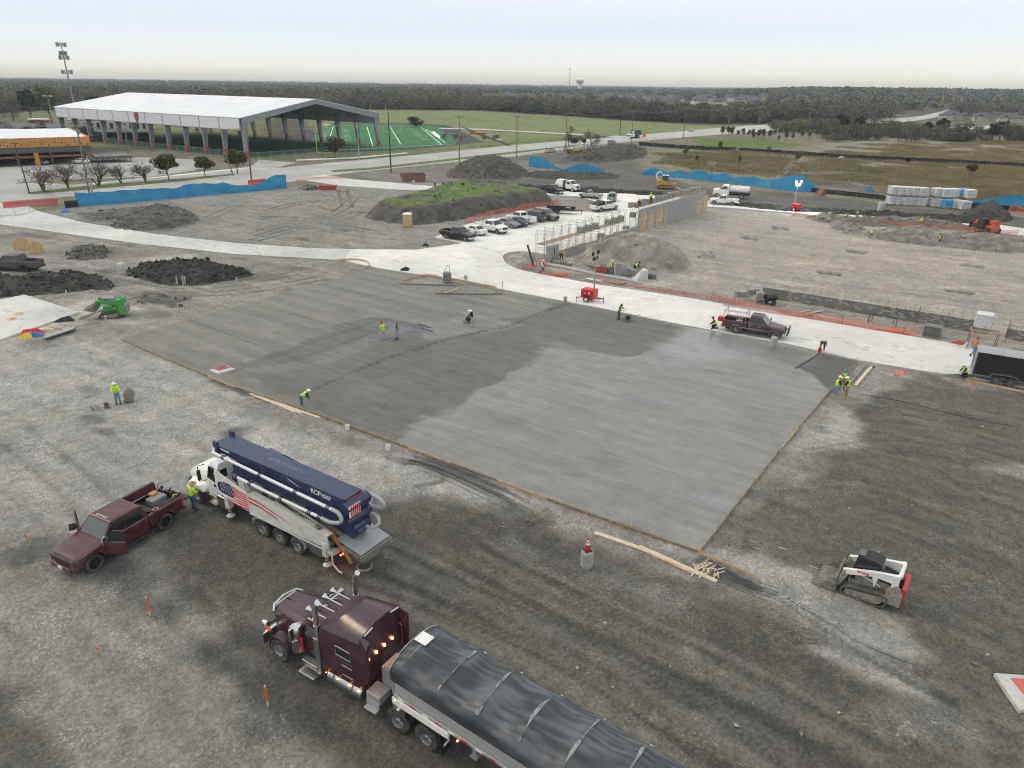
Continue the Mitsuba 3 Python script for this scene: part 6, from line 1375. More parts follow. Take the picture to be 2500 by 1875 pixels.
q_('windshield',polypanel([(-1.04,-.85,2.15),(-1.04,.85,2.15),(-1.45,.8,2.88),(-1.45,-.8,2.88)],(.87,0,.48),.02,.055),'glass');q_('front_bumper',bx(.85,1.1,-1.12,1.12,.4,.78,.08),'white_paint');q_('grille',hull([(1.0,s*.5,.8)for s in(-1,1)]+[(.98,s*.45,1.5)for s in(-1,1)]+[(1.03,s*.5,.85)for s in(-1,1)]),'steel_dark')
q_('roof_marker',cat([hull([(-1.55,y,3.17)],.04)for y in(-.5,-.25,0,.25,.5)]+[hull([(-1.9,.3,3.2)],.06)]),'chrome')
q_('chassis',cat([bx(-11.2,.8,s_*.38,s_*.5,.7,1.05)for s_ in(1,-1)]+[bx(-11.0,-2.4,-.85,.85,1.05,1.3)]),'dark_frame');q_('deck',hull([(-4.95,s*.95,1.3)for s in(-1,1)]+[(-10.8,s*.95,1.3)for s in(-1,1)]+[(-5.2,s*.95,1.75)for s in(-1,1)]+[(-10.8,s*.95,1.55)for s in(-1,1)]),'mud_steel')
# the flag painted on the front panel: blue field with stars, red stripes
for s_ in(1,):
 yy=s_*1.255
 q_('flag_field',ext(Polygon(smooth_line([(-2.5,1.75),(-2.45,2.25),(-2.9,2.42),(-3.5,2.45),(-3.75,2.2),(-3.72,1.75),(-3.2,1.68)],4,True)[:,:2]),'y',yy-.006,yy+.004),'navy_paint',False)
 stars=[]
 for i in range(6):
  for j in range(5):
   cx,cz=-2.66-i*.19-(j%2)*.09,1.84+j*.125+.02*math.sin(i)
   stars.append(ext([(cx+(.045 if k%2==0 else .019)*math.sin(k*math.pi/5),cz+(.06 if k%2==0 else .026)*math.cos(k*math.pi/5))for k in range(10)],'y',yy+.004,yy+.008))
 q_('flag_star',cat(stars),'white_plain',False,kind='stuff')
 for k in range(7):
  z0=2.36-k*.16;pts=[(-3.72+.55*(k>3)+.2*(k>5),z0+(.05 if k<4 else-.02)),(-4.3,z0-.02),(-4.9,z0-.08+.02*k),(-4.9,z0-.155+.02*k),(-4.3,z0-.1),(-3.72+.6*(k>3)+.2*(k>5),z0-.03-.02*(k>3))]
  q_('flag_stripe',ext(pts,'y',yy-.006,yy+.005),'red_paint',False)
 for z0,x1 in((2.2,-8.6),(1.95,-7.4)):q_('swoosh',ext([(-5.0,z0-.06),(-5.0,z0+.04),(-6.0,z0-.02),(-7.2,z0-.24),(x1,z0-.5),(-7.2,z0-.3),(-6.0,z0-.1)],'y',s_*1.24,s_*1.247),'red_paint',False)
# boom: folded box sections
q_('boom_section',hull([(-1.75,y,z)for y in(-.48,.62)for z in(3.72,4.18)]+[(-11.7,y,z)for y in(-.48,.62)for z in(3.45,4.12)],.02),'navy_paint');q_('boom_top_plate',hull([(-1.7,y,z)for y in(-.58,.74)for z in(4.17,4.21)]+[(-11.75,y,z)for y in(-.5,.66)for z in(4.12,4.16)]),'navy_paint')
q_('boom_side_plate',hull([(-6.0,-.62,4.2),(-4.4,-.95,4.0),(-8.2,-.62,4.0),(-4.0,-.62,3.6),(-8.2,-.62,3.6),(-4.6,-.95,3.8)],.02),'navy_paint');q_('boom_end_bracket',cat(bx(-1.9,-1.5,-.6,-.45,3.6,4.45,.03),bx(-2.1,-1.7,.58,.74,3.5,4.35,.03)),'navy_paint')
q_('boom_section',hull([(-3.4,y,z)for y in(.05,.8)for z in(3.0,3.55)]+[(-11.9,y,z)for y in(.05,.8)for z in(2.9,3.45)],.02),'navy_paint');q_('boom_section',hull([(-3.8,y,z)for y in(-.7,-.02)for z in(3.05,3.6)]+[(-11.9,y,z)for y in(-.7,-.02)for z in(2.9,3.45)],.02),'navy_paint')
q_('boom_arm',hull([(-8.6,y,2.7)for y in(-.35,.4)]+[(-8.6,y,2.35)for y in(-.35,.4)]+[(-11.9,y,z)for y in(-.4,.45)for z in(1.95,2.7)]+[(-12.3,y,2.45)for y in(-.35,.4)],.04),'navy_paint');q_('boom_hinge',cat([cyl((-11.85,-.7,z),(-11.85,.85,z),.3,n=18)for z in(3.0,3.75)]+[cyl((-12.0,-.5,2.55),(-12.0,.55,2.55),.24,n=16)]),'navy_paint')
q_('hazard_plate',cat([bx(-12.17,-12.14,.1+.13*k,.16+.13*k,3.35,3.95)for k in range(5)]),'red_flat');q_('hazard_panel',bx(-12.14,-12.12,.05,.8,3.35,3.95),'white_plain');q_('reflector_plate',bx(-11.82,-11.78,-.45,.6,4.0,4.1),'dull_red')
q_('delivery_pipe',tube([(-1.85,.2,3.95),(-1.8,.75,3.9),(-2.1,1.0,3.85),(-3,1.0,3.82),(-11.2,1.0,3.62)],.085,12),'pipe_white',60);q_('delivery_pipe',tube(smooth_line([(-4.2,1.12,3.05),(-4.6,1.16,3.08),(-7.5,1.16,3.02),(-10.6,1.16,2.98)],4),.085,12),'pipe_white',60)
q_('pipe_bend',tube(smooth_line([(-10.6,1.16,2.98),(-11.2,1.16,2.98),(-11.75,1.1,3.15),(-11.85,1.05,3.4),(-11.6,1.0,3.58),(-11.2,1.0,3.62)],4),.10,12),'pipe_grey',60);q_('pipe_bend',tube(smooth_line([(-11.6,-.8,3.8),(-12.3,-.85,3.8),(-12.75,-.85,3.6),(-12.7,-.85,3.3),(-12.2,-.8,3.2),(-11.8,-.75,3.2)],4),.10,12),'pipe_grey',60);q_('pipe_bend',tube(smooth_line([(-11.9,-.6,2.9),(-12.5,-.6,2.9),(-12.8,-.45,2.7),(-12.7,-.2,2.5),(-12.2,-.1,2.45)],4),.09,12),'pipe_grey',60)
for x,z,y in((-2.9,3.82,1.0),(-5.9,3.75,1.0),(-8.6,3.69,1.0),(-10.9,3.63,1.0),(-5.2,3.07,1.16),(-7.6,3.02,1.16),(-9.7,2.99,1.16),(-10.4,2.98,1.16)):q_('pipe_clamp',cat([lathe([(.085,0),(.12,0),(.12,.06),(.085,.06)],14,'x',(x+d,y,z))for d in(0,-.14)]+[beam((x,y-.05,z),(x-.05,y-.4,z+.1),.04,.04)]),'navy_paint')
q_('turntable',cat([lathe([(.55,2.35),(.7,2.4),(.7,2.62),(.5,2.7),(.5,3.2)],24,c=(-3.3,.1,0))]),'navy_paint');q_('pedestal',hull([(-2.7,s*.5,1.3)for s in(-1,1)]+[(-4.0,s*.5,1.3)for s in(-1,1)]+[(-2.9,s*.4,2.4)for s in(-1,1)]+[(-3.7,s*.4,2.4)for s in(-1,1)]),'cream_paint')
q_('deck_slat',cat([bx(-2.4-.22*k,-2.52-.22*k,.3,1.15,2.3,2.34)for k in range(5)]),'cream_paint');q_('boom_rest',cat(beam((-4.6,1.0,1.6),(-4.4,1.1,3.0),.25,.3),beam((-5.0,.9,1.6),(-4.5,1.0,2.8),.12,.12)),'cream_paint')
q_('deck_pipe',cat(cyl((-6.8,.95,2.42),(-10.0,1.0,2.0),.075),cyl((-6.6,.6,2.5),(-10.6,.75,1.95),.075),cyl((-5.6,.3,2.2),(-8.0,.45,2.3),.09)),'pipe_grey',60);q_('deck_tank',cat(bx(-6.6,-5.6,-.3,.55,1.7,2.2,.06),bx(-10.2,-9.8,.85,1.15,1.95,2.2,.03),cyl((-9.2,-.2,2.0),(-8.2,-.2,2.0),.25)),'worn_steel');q_('hose_coil',cat([mv(trimesh.creation.torus(.32,.05,18,8),-8.2,.45,1.9+.09*k)for k in range(4)]),'orange_rust')
q_('suction_pipe',cat(cyl((-10.5,.78,1.98),(-10.95,.8,1.9),.13),tube([(-10.8,.8,1.92),(-11.6,.85,1.35),(-12.15,.9,.85)],.12,14)),'orange_rust',60)
q_('hopper',ring_mesh([[(x,y,z)for x,y in((-11.5,.95),(-12.95,1.05),(-12.95,-1.05),(-11.5,-.95))]if z>1 else[(x,y,z)for x,y in((-11.7,.5),(-12.5,.45),(-12.5,-.45),(-11.7,-.5))]for z in(.65,1.55)]),'mud_steel',False);q_('hopper_lid',hull([(-11.35,s*1.0,1.95)for s in(-1,1)]+[(-12.9,s*1.0,1.62)for s in(-1,1)]+[(-11.35,s*1.0,1.99)for s in(-1,1)]+[(-12.9,s*1.0,1.66)for s in(-1,1)]),'galvanised');q_('hopper_rim',cat([tube([(-12.98,-1.1,1.55-.12*k),(-12.98,1.1,1.55-.12*k)],.035,6)for k in range(2)]+[mv(trimesh.creation.torus(.35,.05,20,8),-12.6,.55,.62)]),'mud_steel')
q_('rear_cross_beam',bx(-11.15,-10.75,-1.2,1.2,.95,1.2,.03),'cream_paint');q_('hydraulic_block',cat(cyl((-10.9,.45,1.75),(-11.4,.5,1.75),.2),bx(-11.3,-10.9,-.4,.3,1.3,1.8,.05)),'worn_steel');q_('rear_stay',tube([(-11.0,1.15,1.1),(-11.1,1.2,.5),(-11.5,1.25,.3),(-11.75,1.25,.28)],.045,6),'cream_paint')
for k in range(3):pm.p('tail_lamp',hull([(-11.2,.75-.17*k,.82)],.05),S('red_lamp'),**EM_RED)
def side_text(s,h,x,y,z,bold=True):m=meshkit.text_mesh(s,h,.006,bold);return trimesh.Trimesh(m.vertices[:,[0,2,1]]*[-1,1,1]+[x,y,z],m.faces,process=False)
q_('lettering',side_text('KCP',.26,-9.35,.646,3.75),'white_plain',False);q_('lettering',cat(side_text('CONCRETE',.09,-10.1,.646,3.86),side_text('PUMPING',.09,-10.1,.646,3.74)),'white_plain',False);q_('lettering',cat(side_text('CONCRETE',.16,-5.6,.646,3.92,False),side_text('PUMPING',.16,-5.6,.646,3.70,False)),'steel_dark',False);q_('lettering',bx(-3.0,-2.2,.642,.65,3.93,4.03),'pipe_white',False)
mt_=meshkit.text_mesh('CONCRETE PUMPING',.3,.006,True);mat('navy_faded',(.10,.13,.22),.5);q_('lettering',trimesh.Trimesh(mt_.vertices*[-1,-1,1]+[-4.2,.2,4.185],mt_.faces,process=False),'navy_faded',False)
q_('boom_mark',ext([(-7.6,3.98),(-8.0,3.88),(-8.55,3.74),(-8.1,3.82),(-7.7,3.93)],'y',.642,.65),'white_plain',False)
# ---------------------------------------------------------------- block walls
def _blocks(p,n,uv): # far-off coursing on the tall wall
 u=p.x*.56+p.y*.83
 z=p.z/.2;k=dr.floor(z);a=u/.4+.5*(k-2*dr.floor(k/2));fz,fa=z-dr.floor(z),a-dr.floor(a)
 j=dr.select((fz<.07)|(fa<.035),.72,1.0)
 return mix((.25,.247,.238),(.34,.336,.325),cell_rand(dr.floor(a),k,2)*.5+.5*fbm(p.x*.5,p.y*.5,p.z*.8,3))*j
mat('block_courses',mikit.proc(_blocks),.92)
cw=cr(1300,420,5.027)
N_,F_=g(*cw(215,1105)),g(*cw(2092,487));WD=F_-N_;WL=np.linalg.norm(WD);WD/=WL;WN=np.array([WD[1],-WD[0],0]) # WN points to the pad (right)
WALLT=T([[WD[0],-WN[0],0,N_[0]],[WD[1],-WN[1],0,N_[1]],[0,0,1,0],[0,0,0,1]])
def wu(x,y):return float((g(*cw(x,y))-N_)@WD)
u1,u2,u3,u4,u5=wu(365,1035),wu(615,960),wu(808,888),wu(1278,752),WL
HT=top_z(g(*cw(1278,752)),cw(1255,462)[1]);HL=top_z(g(*cw(808,888)),cw(808,790)[1])
ops=[(1288,742,1360,715),(1388,712,1462,690),(1492,678,1562,652),(1588,648,1618,640),(1945,508,2008,492),(2030,484,2088,470)]
holes=[]
for x0,y0,x1,y1 in ops:holes.append((wu(x0,y0),wu(x1,y1)))
tw_=Th('block_wall','tall grey block wall with timber braced openings, by the scaffold','wall');tw_.m=WALLT
sh_=Polygon([(u4,0),(u5,0),(u5,HT),(u4,HT)])
for i,(a,b)in enumerate(holes):sh_=sh_.difference(Polygon([(a,.02),(b,.02),(b,HT-(.7 if i!=3 else 1.6)),(a,HT-(.7 if i!=3 else 1.6))]))
tw_.p('wall_face',ext(sh_,'y',-.1,.1),S('block_courses'),False)
for a,b in holes:
 for k in range(4):x=a+(b-a)*(.12+.25*k);tw_.p('opening_stud',bx(x-.06,x+.06,-.16-.05*(k%2),.05,0,HT-.75),S('lumber' if k%2 else 'lumber_pale'),False)
 for z in(1.1,2.2):tw_.p('opening_rail',bx(a,b,-.2,-.14,z,z+.1),S('lumber_pale'),False)
for k in range(26):tw_.p('wall_dowel',cyl((u4+(u5-u4)*(k+.5)/26,0,HT),(u4+(u5-u4)*(k+.5)/26,0,HT+.5),.025,n=5),S('wall_white'),False)
for a,b,l in((u3,u4-.05,'low grey block wall stub running up to the tall wall'),(u1,u2,'shortest grey block wall stub, nearest the corner pier')):
 t=Th('block_wall',l,'wall');t.m=WALLT;t.p('wall_face',bx(a,b,-.1,.1,0,HL),S('block_courses'),False)
 for k in range(int((b-a)/1.6)):t.p('wall_dowel',cyl((a+.5+1.6*k,0,HL),(a+.5+1.6*k,0,HL+.35),.02,n=5),S('rust'),False)
t=Th('block_pier','grey block corner pier at the near end of the scaffold','wall');t.m=WALLT;t.p('pier',bx(-.6,1.6,-.35,.35,0,2.3),S('block_courses'),False);t.p('pier_gap',bx(.4,.6,-.36,-.34,.9,1.9),S('black_plastic'),False)
# ---- scaffold on the drive side
@lru_cache(None)
def frame_mesh(): # one 1.5 m wide, 1.9 m high frame with its ladder rungs
 return cat([tube([(0,y,0),(0,y,1.9)],.024,5)for y in(-.75,.75)]+[tube([(0,-.75,z),(0,.75,z)],.022,5)for z in(1.88,1.5)]+[tube([(0,s*.75,z),(0,s*.45,z)],.016,4)for s in(-1,1)for z in(.4,.75,1.1)]+[tube([(0,s*.45,.1),(0,s*.45,1.5)],.018,4)for s in(-1,1)])
def scaffold(label,u0,n,step,off,levels,plank=None,m='steel_grey',z0=DZ,M=None):
 t=Th('scaffold',label,'scaffold');M=M or WALLT
 for i in range(n):
  for l in range(levels):
   t.m=M@T().translate([float(u0+i*step),off,z0+1.92*l]);t.p('frame',frame_mesh(),S(m),False)
   if i<n-1:
    for y in(-.75,.75):t.p('cross_brace',cat(tube([(0,y,.4),(step,y,1.6)],.014,4),tube([(0,y,1.6),(step,y,.4)],.014,4)),S('galvanised'),False)
   if plank is not None and i<n-1 and l==plank:
    for k in range(3):t.p('plank',bx(-.1,step+.1,-.7+.45*k,-.3+.45*k,1.92,1.97),S('lumber_old'),False)
 t.m=M;return t
scaffold('long two-storey steel scaffold between the white drive and the low block walls',.6,12,2.15,2.1,2,0)
scaffold('far scaffold behind the tall block wall carrying block stacks',u4+1,int((u5-u4)/2.2),2.2,1.3,2,1)
@lru_cache(None)
def stack_mesh(a,b,c):return cat([bx(-a/2+.42*i,-a/2+.42*i+.40,-b/2+.22*j,-b/2+.22*j+.2,.21*k,.21*k+.2,.012)for i in range(int(a/.42))for j in range(int(b/.22))for k in range(int(c/.21))])
def wpos(u,off,z):q=N_+WD*u-WN*off;return(q[0],q[1],z)
WH=head(N_,F_)
for i in range(18):
 u=u4-.5+(u5-u4)*i/17
 one('block_stack','stack of grey blocks on the high planks behind the tall wall','block stack',stack_mesh(.85,.66,.63 if i%3 else .84),S('block'),wpos(u,1.3,3.98+DZ),WH,False,'block stacks on the high planks')
for i in range(9):
 u=u3-3+i*2.1
 one('block_stack','stack of grey blocks on the scaffold planks beside the low wall','block stack',stack_mesh(.85,.88,.84),S('block'),wpos(u,2.1,DZ+.02 if i%4==3 else 2.1),WH,False,'block stacks on the low scaffold')
for i in range(12):
 u=u3+1.5+i*1.05
 one('sack','pale bag or small pallet among the clutter behind the low block wall','bag',hull([(-.4,-.3,.1),(.4,-.3,.1),(-.3,.3,.1),(.4,.25,.1),(-.2,0,.75),(.25,.05,.7)],.1),S(['wrap','red_flat','steel_dark','pipe_grey'][i%4]),wpos(u,.9+.2*(i%3),DZ-.1),i*40,group='clutter behind the low block wall')
# ---- the corner foundation with half-laid blocks
ft=gp([cw(120,1120),cw(400,1165),cw(800,1255),cw(1250,1335),cw(1330,1390),cw(1180,1345),cw(760,1275),cw(380,1190),cw(110,1145)])
struct('footing',flat(ft,-.2,.22),S('concrete_grey'),label='long concrete footing at the corner foundation')
for i,(x,y,a,c)in enumerate([(300,1125,1.3,.42),(420,1150,1.7,.42),(565,1172,1.3,.42),(700,1195,1.7,.63),(820,1215,.9,.63),(925,1240,1.7,.84),(1085,1262,1.3,1.47),(1145,1280,1.3,.42),(1215,1265,1.3,.84),(1420,1300,2.1,.63),(240,1105,1.0,1.05)]):
 one('block_stub','half-laid block stub on the corner footing','wall',stack_mesh(a,.44,c),S('block_dark' if i%2 else 'block'),g(*cw(x,y)),head(N_,g(*cw(1400,1330))),False,'half-laid blocks on the footing')
# ---- low dark block wall at right: each block laid singly
cb_=cr(1740,640,2.911)
def course_wall(label,a,b,courses,split=300,m='block_dark',seed=3):
 L=np.linalg.norm(b-a);h=head(a,b);t=Th('block_wall',label,'wall',a,h);r=random.Random(seed);bm=[bx(0,.39,-.1-d,.1-d,0,.192,.006)for d in(0,.006,.012)];rest=[];n=int(L/.4);m0=t.m;cnt=0
 t.p('mortar_core',bx(.02,n*.4,-.085,.085,-.05,courses*.2-.03),S('concrete_wet'),False)
 for i in range(n-1,-1,-1):
  for k in range(courses):
   x=i*.4+(.2 if k%2 else 0)
   if k==courses-1 and i<3:continue
   cnt+=1
   if cnt<=split:t.m=m0@T().translate([x,r.uniform(-.004,.004),.2*k]);t.p('block',bm[r.randrange(3)],S(m if r.random()<.75 else 'block'),False)
   else:rest.append(mv(bm[r.randrange(3)],x,0,.2*k))
 t.m=m0
 if rest:t.p('far_blocks',cat(rest),S(m),False,kind='stuff')
 for k in range(int(L/.85)):t.p('rebar_dowel',cyl((.3+.85*k,0,courses*.2-.1),(.3+.85*k+r.uniform(-.03,.03),r.uniform(-.05,.05),courses*.2+r.choice([.55,.75,.9])),.014,n=5),S('rust'),False)
 for k in range(int(L/.2)):
  if k%2:t.p('top_tie',qbox((.2*k,0,courses*.2+.015),(.09,.16,.03)),S('concrete_light'),False)if k<2*100 else None
 return t
course_wall('long low dark block wall with upright rebar along the building pad',g(*cb_(348,247)),g(*cb_(1960,512)),6)
course_wall('short low block wall piece at the right edge behind the trailer',g(*cb_(2075,535)),g(*cb_(2330,590)),5,120,seed=5)
W2H=head(g(*cb_(348,247)),g(*cb_(1960,512)))
M2=xf(g(*cb_(1400,425))+[0,-1.2,0],W2H)
scaffold('bare steel scaffold frames standing against the right part of the low block wall',0,6,2.6,0.1,1,None,'rust',0,M2)
scaffold('rusty scaffold tower by the black trailer carrying a wrapped block pallet',0,2,2.2,0,1,0,'rust',0,xf(g(*cb_(1800,610)),W2H+5))
@lru_cache(None)
def pallet_mesh():return cat([bx(-.55,.55,-.5+.17*k,-.36+.17*k,.1,.13)for k in range(6)]+[bx(-.55,.55,y-.05,y+.05,0,.1)for y in(-.45,0,.45)])
def pallet(label,c,rot,wrapped,s_=1.0,group=None,m='wrap',hgt=1.0,name='block_pallet'):
 t=Th(name,label,'pallet',c,rot,group,s=s_)
 t.p('pallet',pallet_mesh(),S('lumber_old'),False)
 if wrapped:
  for k in range(5):t.p('block_layer',bx(-.52,.52,-.5,.5,.14+k*hgt/5,.13+(k+1)*hgt/5,.015),S(m))
 else:
  for k in range(4):
   for i in range(3):
    d_=mbx(-.6+.41*i,-.2+.41*i,-.5,-.3,.14+.2*k,.335+.2*k,.008)
    for q in(-.5,-.31):d_=d_-mbx(q+.41*i-.0,q+.13+.41*i,-.6,-.2,.19+.2*k,.29+.2*k)
    t.p('block',tm(d_),S('block_dark'),False)
  t.p('rear_blocks',bx(-.6,.62,-.28,.5,.14,.935),S('block_dark'),False,kind='stuff')
 return t
pallet('wrapped block pallet raised on the rusty scaffold by the black trailer',g(*cb_(1945,640))+[-.4,1.0,2.0],W2H,True,1.3)
pallet('open stack of hollow dark blocks standing beside the white drive',g(*cb_(1550,530)),W2H,False,1.25)
cp_=cr(1940,440,3.95)
R0=head(g(*cp_(905,240)),g(*cp_(1240,250)))
for r_ in range(2):
 for i in range(5):
  c=g(*cp_(935+i*66,236+i*3.8));pallet(f"wrapped grey block pallet in the {'upper' if r_ else 'lower'} row of the left stack",c+[0,0,r_*1.95],R0+8,True,1.95,'left stack of block pallets',hgt=.82)
for i,(x,y,l,m)in enumerate([(1342,258,0,'wrap'),(1410,263,0,'wrap'),(1470,275,0,'wrap_blue'),(1535,276,0,'wrap'),(1620,288,0,'wrap'),(1352,256,1,'wrap'),(1420,262,1,'wrap'),(1492,262,1,'wrap'),(1572,262,1,'wrap_blue'),(1645,272,1,'wrap')]):
 pallet(('blue wrapped block pallet low in the right stack' if l==0 else 'blue wrapped block pallet on top of the right stack')if m=='wrap_blue' else f"wrapped grey block pallet in the {'upper' if l else 'lower'} row of the right stack",g(*cp_(x,y))+[0,0,l*1.95],R0+5+i,True,1.95,None if m=='wrap_blue' else 'right stack of block pallets',m,hgt=.82)
# ---------------------------------------------------------------- orange safety netting
def net(label,px,h,seed=1,cell=.16,posts=3.0,z=0.0,droop=.25,rb=.045):
 P_=smooth_line(gp(px,z),5);q,hd=along(P_,cell);n=len(q);r=np.random.default_rng(seed);s=np.arange(n)*cell
 nr=np.stack([-np.sin(np.radians(hd)),np.cos(np.radians(hd)),np.zeros(n)],1);rows_=max(2,int(h/.15));top=h*(1-droop*n2(s,s*0,.5,seed)*1.4)
 lean=(n2(s,s*0,.3,seed+1)-.5)*h*1.3;P0=lambda k:q+nr*(lean*(k/rows_)**1.5+.08*(n2(s,s*0+k,1.2,seed+2)-.5))[:,None]+np.array([0,0,1])*(top*k/rows_)[:,None]
 V,F=[],[];o=0
 for k in range(rows_+1):
  a=P0(k);b=a+[0,0,rb];V+=[a,b];i=np.arange(n-1);F+=[np.stack([o+i,o+i+1,o+n+i+1],1),np.stack([o+i,o+n+i+1,o+n+i],1)];o+=2*n
 lo,hi=P0(0),P0(rows_);tg=np.gradient(q,axis=0);tg/=np.linalg.norm(tg,axis=1,keepdims=True)
 a=np.stack([lo,lo+tg*.03,hi+tg*.03,hi],1).reshape(-1,3);V.append(a);i=np.arange(n)*4+o;F+=[np.stack([i,i+1,i+2],1),np.stack([i,i+2,i+3],1)]
 t=Th('safety_net',label,'safety net');t.p('netting',trimesh.Trimesh(np.vstack(V),np.vstack(F),process=False),S('mesh_orange'),False)
 if posts:
  for c in q[::int(posts/cell)]:t.p('post',cyl(c,c+[0,0,h+.15],.025,n=5),S('steel_dark'),False)
net('orange safety net along the foot of the grass mound behind the parked row',[c1(*v)for v in[(445,535),(600,495),(780,432),(1000,408),(1050,385),(1300,352),(1480,318),(1520,310)]],1.1,1)
net('orange safety net between the white drive and the low block wall',[cb_(*v)for v in[(0,262),(200,318),(420,372),(640,405),(950,455),(1200,500),(1465,530)]],.85,2)
net('crumpled orange net lying beside the corner footing',[cw(*v)for v in[(760,1325),(1000,1375),(1300,1420),(1600,1470),(1900,1510),(2212,1570)]],.4,3,droop=.5)
net('orange net sagging along the trench at the far right',[cp_(*v)for v in[(550,412),(800,425),(1100,462),(1500,485),(1800,515),(2150,540)]],1.0,4)
net('short orange net left of the trench',[cp_(*v)for v in[(-30,345),(100,360),(230,375)]],.6,5)
net('orange net piled up around the corner pipe by the sand heap',[(1128,585),(1150,580),(1172,572),(1180,578),(1165,590),(1190,597),(1235,600)],.8,6,droop=.6)
net('faint orange net at the site entrance by the far street',[(640,392),(690,388),(740,386)],.9,7,.25)
net('red-orange net by the dirt pile behind the telehandler',[cp_(*v)for v in[(2055,310),(2110,300),(2160,310),(2230,330)]],1.3,8)
net('orange net behind the brown bank by the tracked digger',[(1295,325),(1330,319),(1370,318)],1.0,9,.25)
# ---------------------------------------------------------------- form boards and stakes around the slab
@lru_cache(None)
def board_mesh(L,w=.04,h=.19):return bx(0,L,-w/2,w/2,0,h,.004)
@lru_cache(None)
def stake_mesh(h):return hull([(-.025,-.02,h),(.025,-.02,h),(-.025,.02,h),(.025,.02,h),(-.025,-.02,0),(.025,-.02,0),(0,.02,-.05)])
def form_run(pts,label,out,step=3.6,m='lumber_old',group=None,stake=True,z=-.02,hgt=.19,sl=None):
 q,_=along(pts,step);q[:,2]=0;r=random.Random(7)
 if np.linalg.norm(q[-1]-pts[-1]*[1,1,0])>.5:q=np.vstack([q,[pts[-1]*[1,1,0]]])
 for a,b in zip(q[:-1],q[1:]):
  L=round(float(np.linalg.norm(b-a)),2);h=head(a,b);nrm=np.array([-math.sin(math.radians(h)),math.cos(math.radians(h)),0])*out
  one('form_board',label,'form board',board_mesh(L+.05,.045,hgt),S(m if r.random()<.75 else 'lumber'),a+nrm*.03+[0,0,z],h+r.uniform(-.3,.3),False,group)
  if stake:
   for k in range(max(1,int(L/1.2))):
    c=a+(b-a)*(k+.5)/max(1,int(L/1.2))+nrm*.09
    one('form_stake',sl or 'short wooden stake holding the slab form boards','stake',stake_mesh(.30 if r.random()<.7 else .38),S('lumber'),c,h,False,'stakes along the slab edge' if not sl else group and group+' stakes')
form_run(e_bot,'weathered form board along the long near edge of the fresh slab',-1,group='form boards on the long near edge')
form_run(e_right,'weathered form board along the right edge of the fresh slab',-1,group='form boards on the right edge')
one('form_board','form board running past the near corner of the slab','form board',board_mesh(3.0),S('lumber'),g(1508,1196),head(g(1508,1196),g(1580,1226)),False)
for x,y in((1530,1200),(1560,1219),(1582,1222)):one('form_stake','stake at the form board past the near slab corner','stake',stake_mesh(.4),S('lumber'),g(x,y),20,False,'stakes past the near corner')
form_run(gp([(2085,822),(2150,835),(2230,852)]),'pale form board in front of the black trailer',-1,3.0,'lumber','boards in front of the trailer',sl='stake at the boards in front of the trailer')
def island(outline,boards,label):
 Q=smooth_line(outline,5,True)
 Pg=gp(Q[:,:2],SZ)
 k=numbered('planting_island');P_=Polygon(Pg[:,:2]).buffer(0)
 m=ext(P_,'z',0,SZ+.10);scene[k]=mikit.ply((m.vertices,m.faces),'surface_ground',False,uv=np.tile([.24,.35],(len(m.vertices),1)));labels[k]={'label':label,'kind':'structure'}
 struct('island_curb',ext(P_.difference(P_.buffer(-.28)),'z',0,SZ+.17),S('concrete_wet'),label='damp curb round '+label)
 q,_=along(smooth_line(gp(boards,SZ),6),.42)
 for i,(a,b)in enumerate(zip(q[:-1],q[1:])):
  h=head(a,b);one('curb_form','short board of the curved curb form','form board',board_mesh(.45,.03,.30),S('lumber'),a+[0,0,.12],h,False,'curved curb form boards')
  if i%3==0:one('form_stake','stake behind the curved curb form','stake',stake_mesh(.5),S('lumber_pale'),a+[.1,.1,.1],h,False,'curved curb form stakes')
ci=cr(900,600,5.267)
island([ci(*v)for v in[(410,495),(520,440),(700,405),(860,415),(960,440),(1050,470),(1130,520),(800,512)]],[ci(*v)for v in[(440,480),(520,450),(620,425),(740,408),(860,420),(970,445)]],'gravel island on the slab with the concrete drum')
island([ci(*v)for v in[(870,620),(960,590),(1150,525),(1250,495),(1450,530),(1620,570),(1710,610),(1640,630),(1250,630)]],[ci(*v)for v in[(1060,455),(1200,480),(1350,510),(1480,535),(1600,555),(1680,600)]],'pointed gravel island on the slab with the orange stake')
for a,b in(((970,600),(1165,540)),):one('form_board','plank lying across the pointed gravel island','form board',beam(g(*ci(*a),SZ+.35),g(*ci(*b),SZ+.35),.2,.05),S('lumber'),sm=False)
q,_=along(smooth_line(gp([(725,567),(760,564),(790,568),(799,577),(785,585)]),6),.5)
for i,(a,b)in enumerate(zip(q[:-1],q[1:])):one('curb_form','short board of the curved form at the road end left of the slab','form board',board_mesh(.52,.03,.4),S('lumber'),a,head(a,b),False,'curved form at the road end')
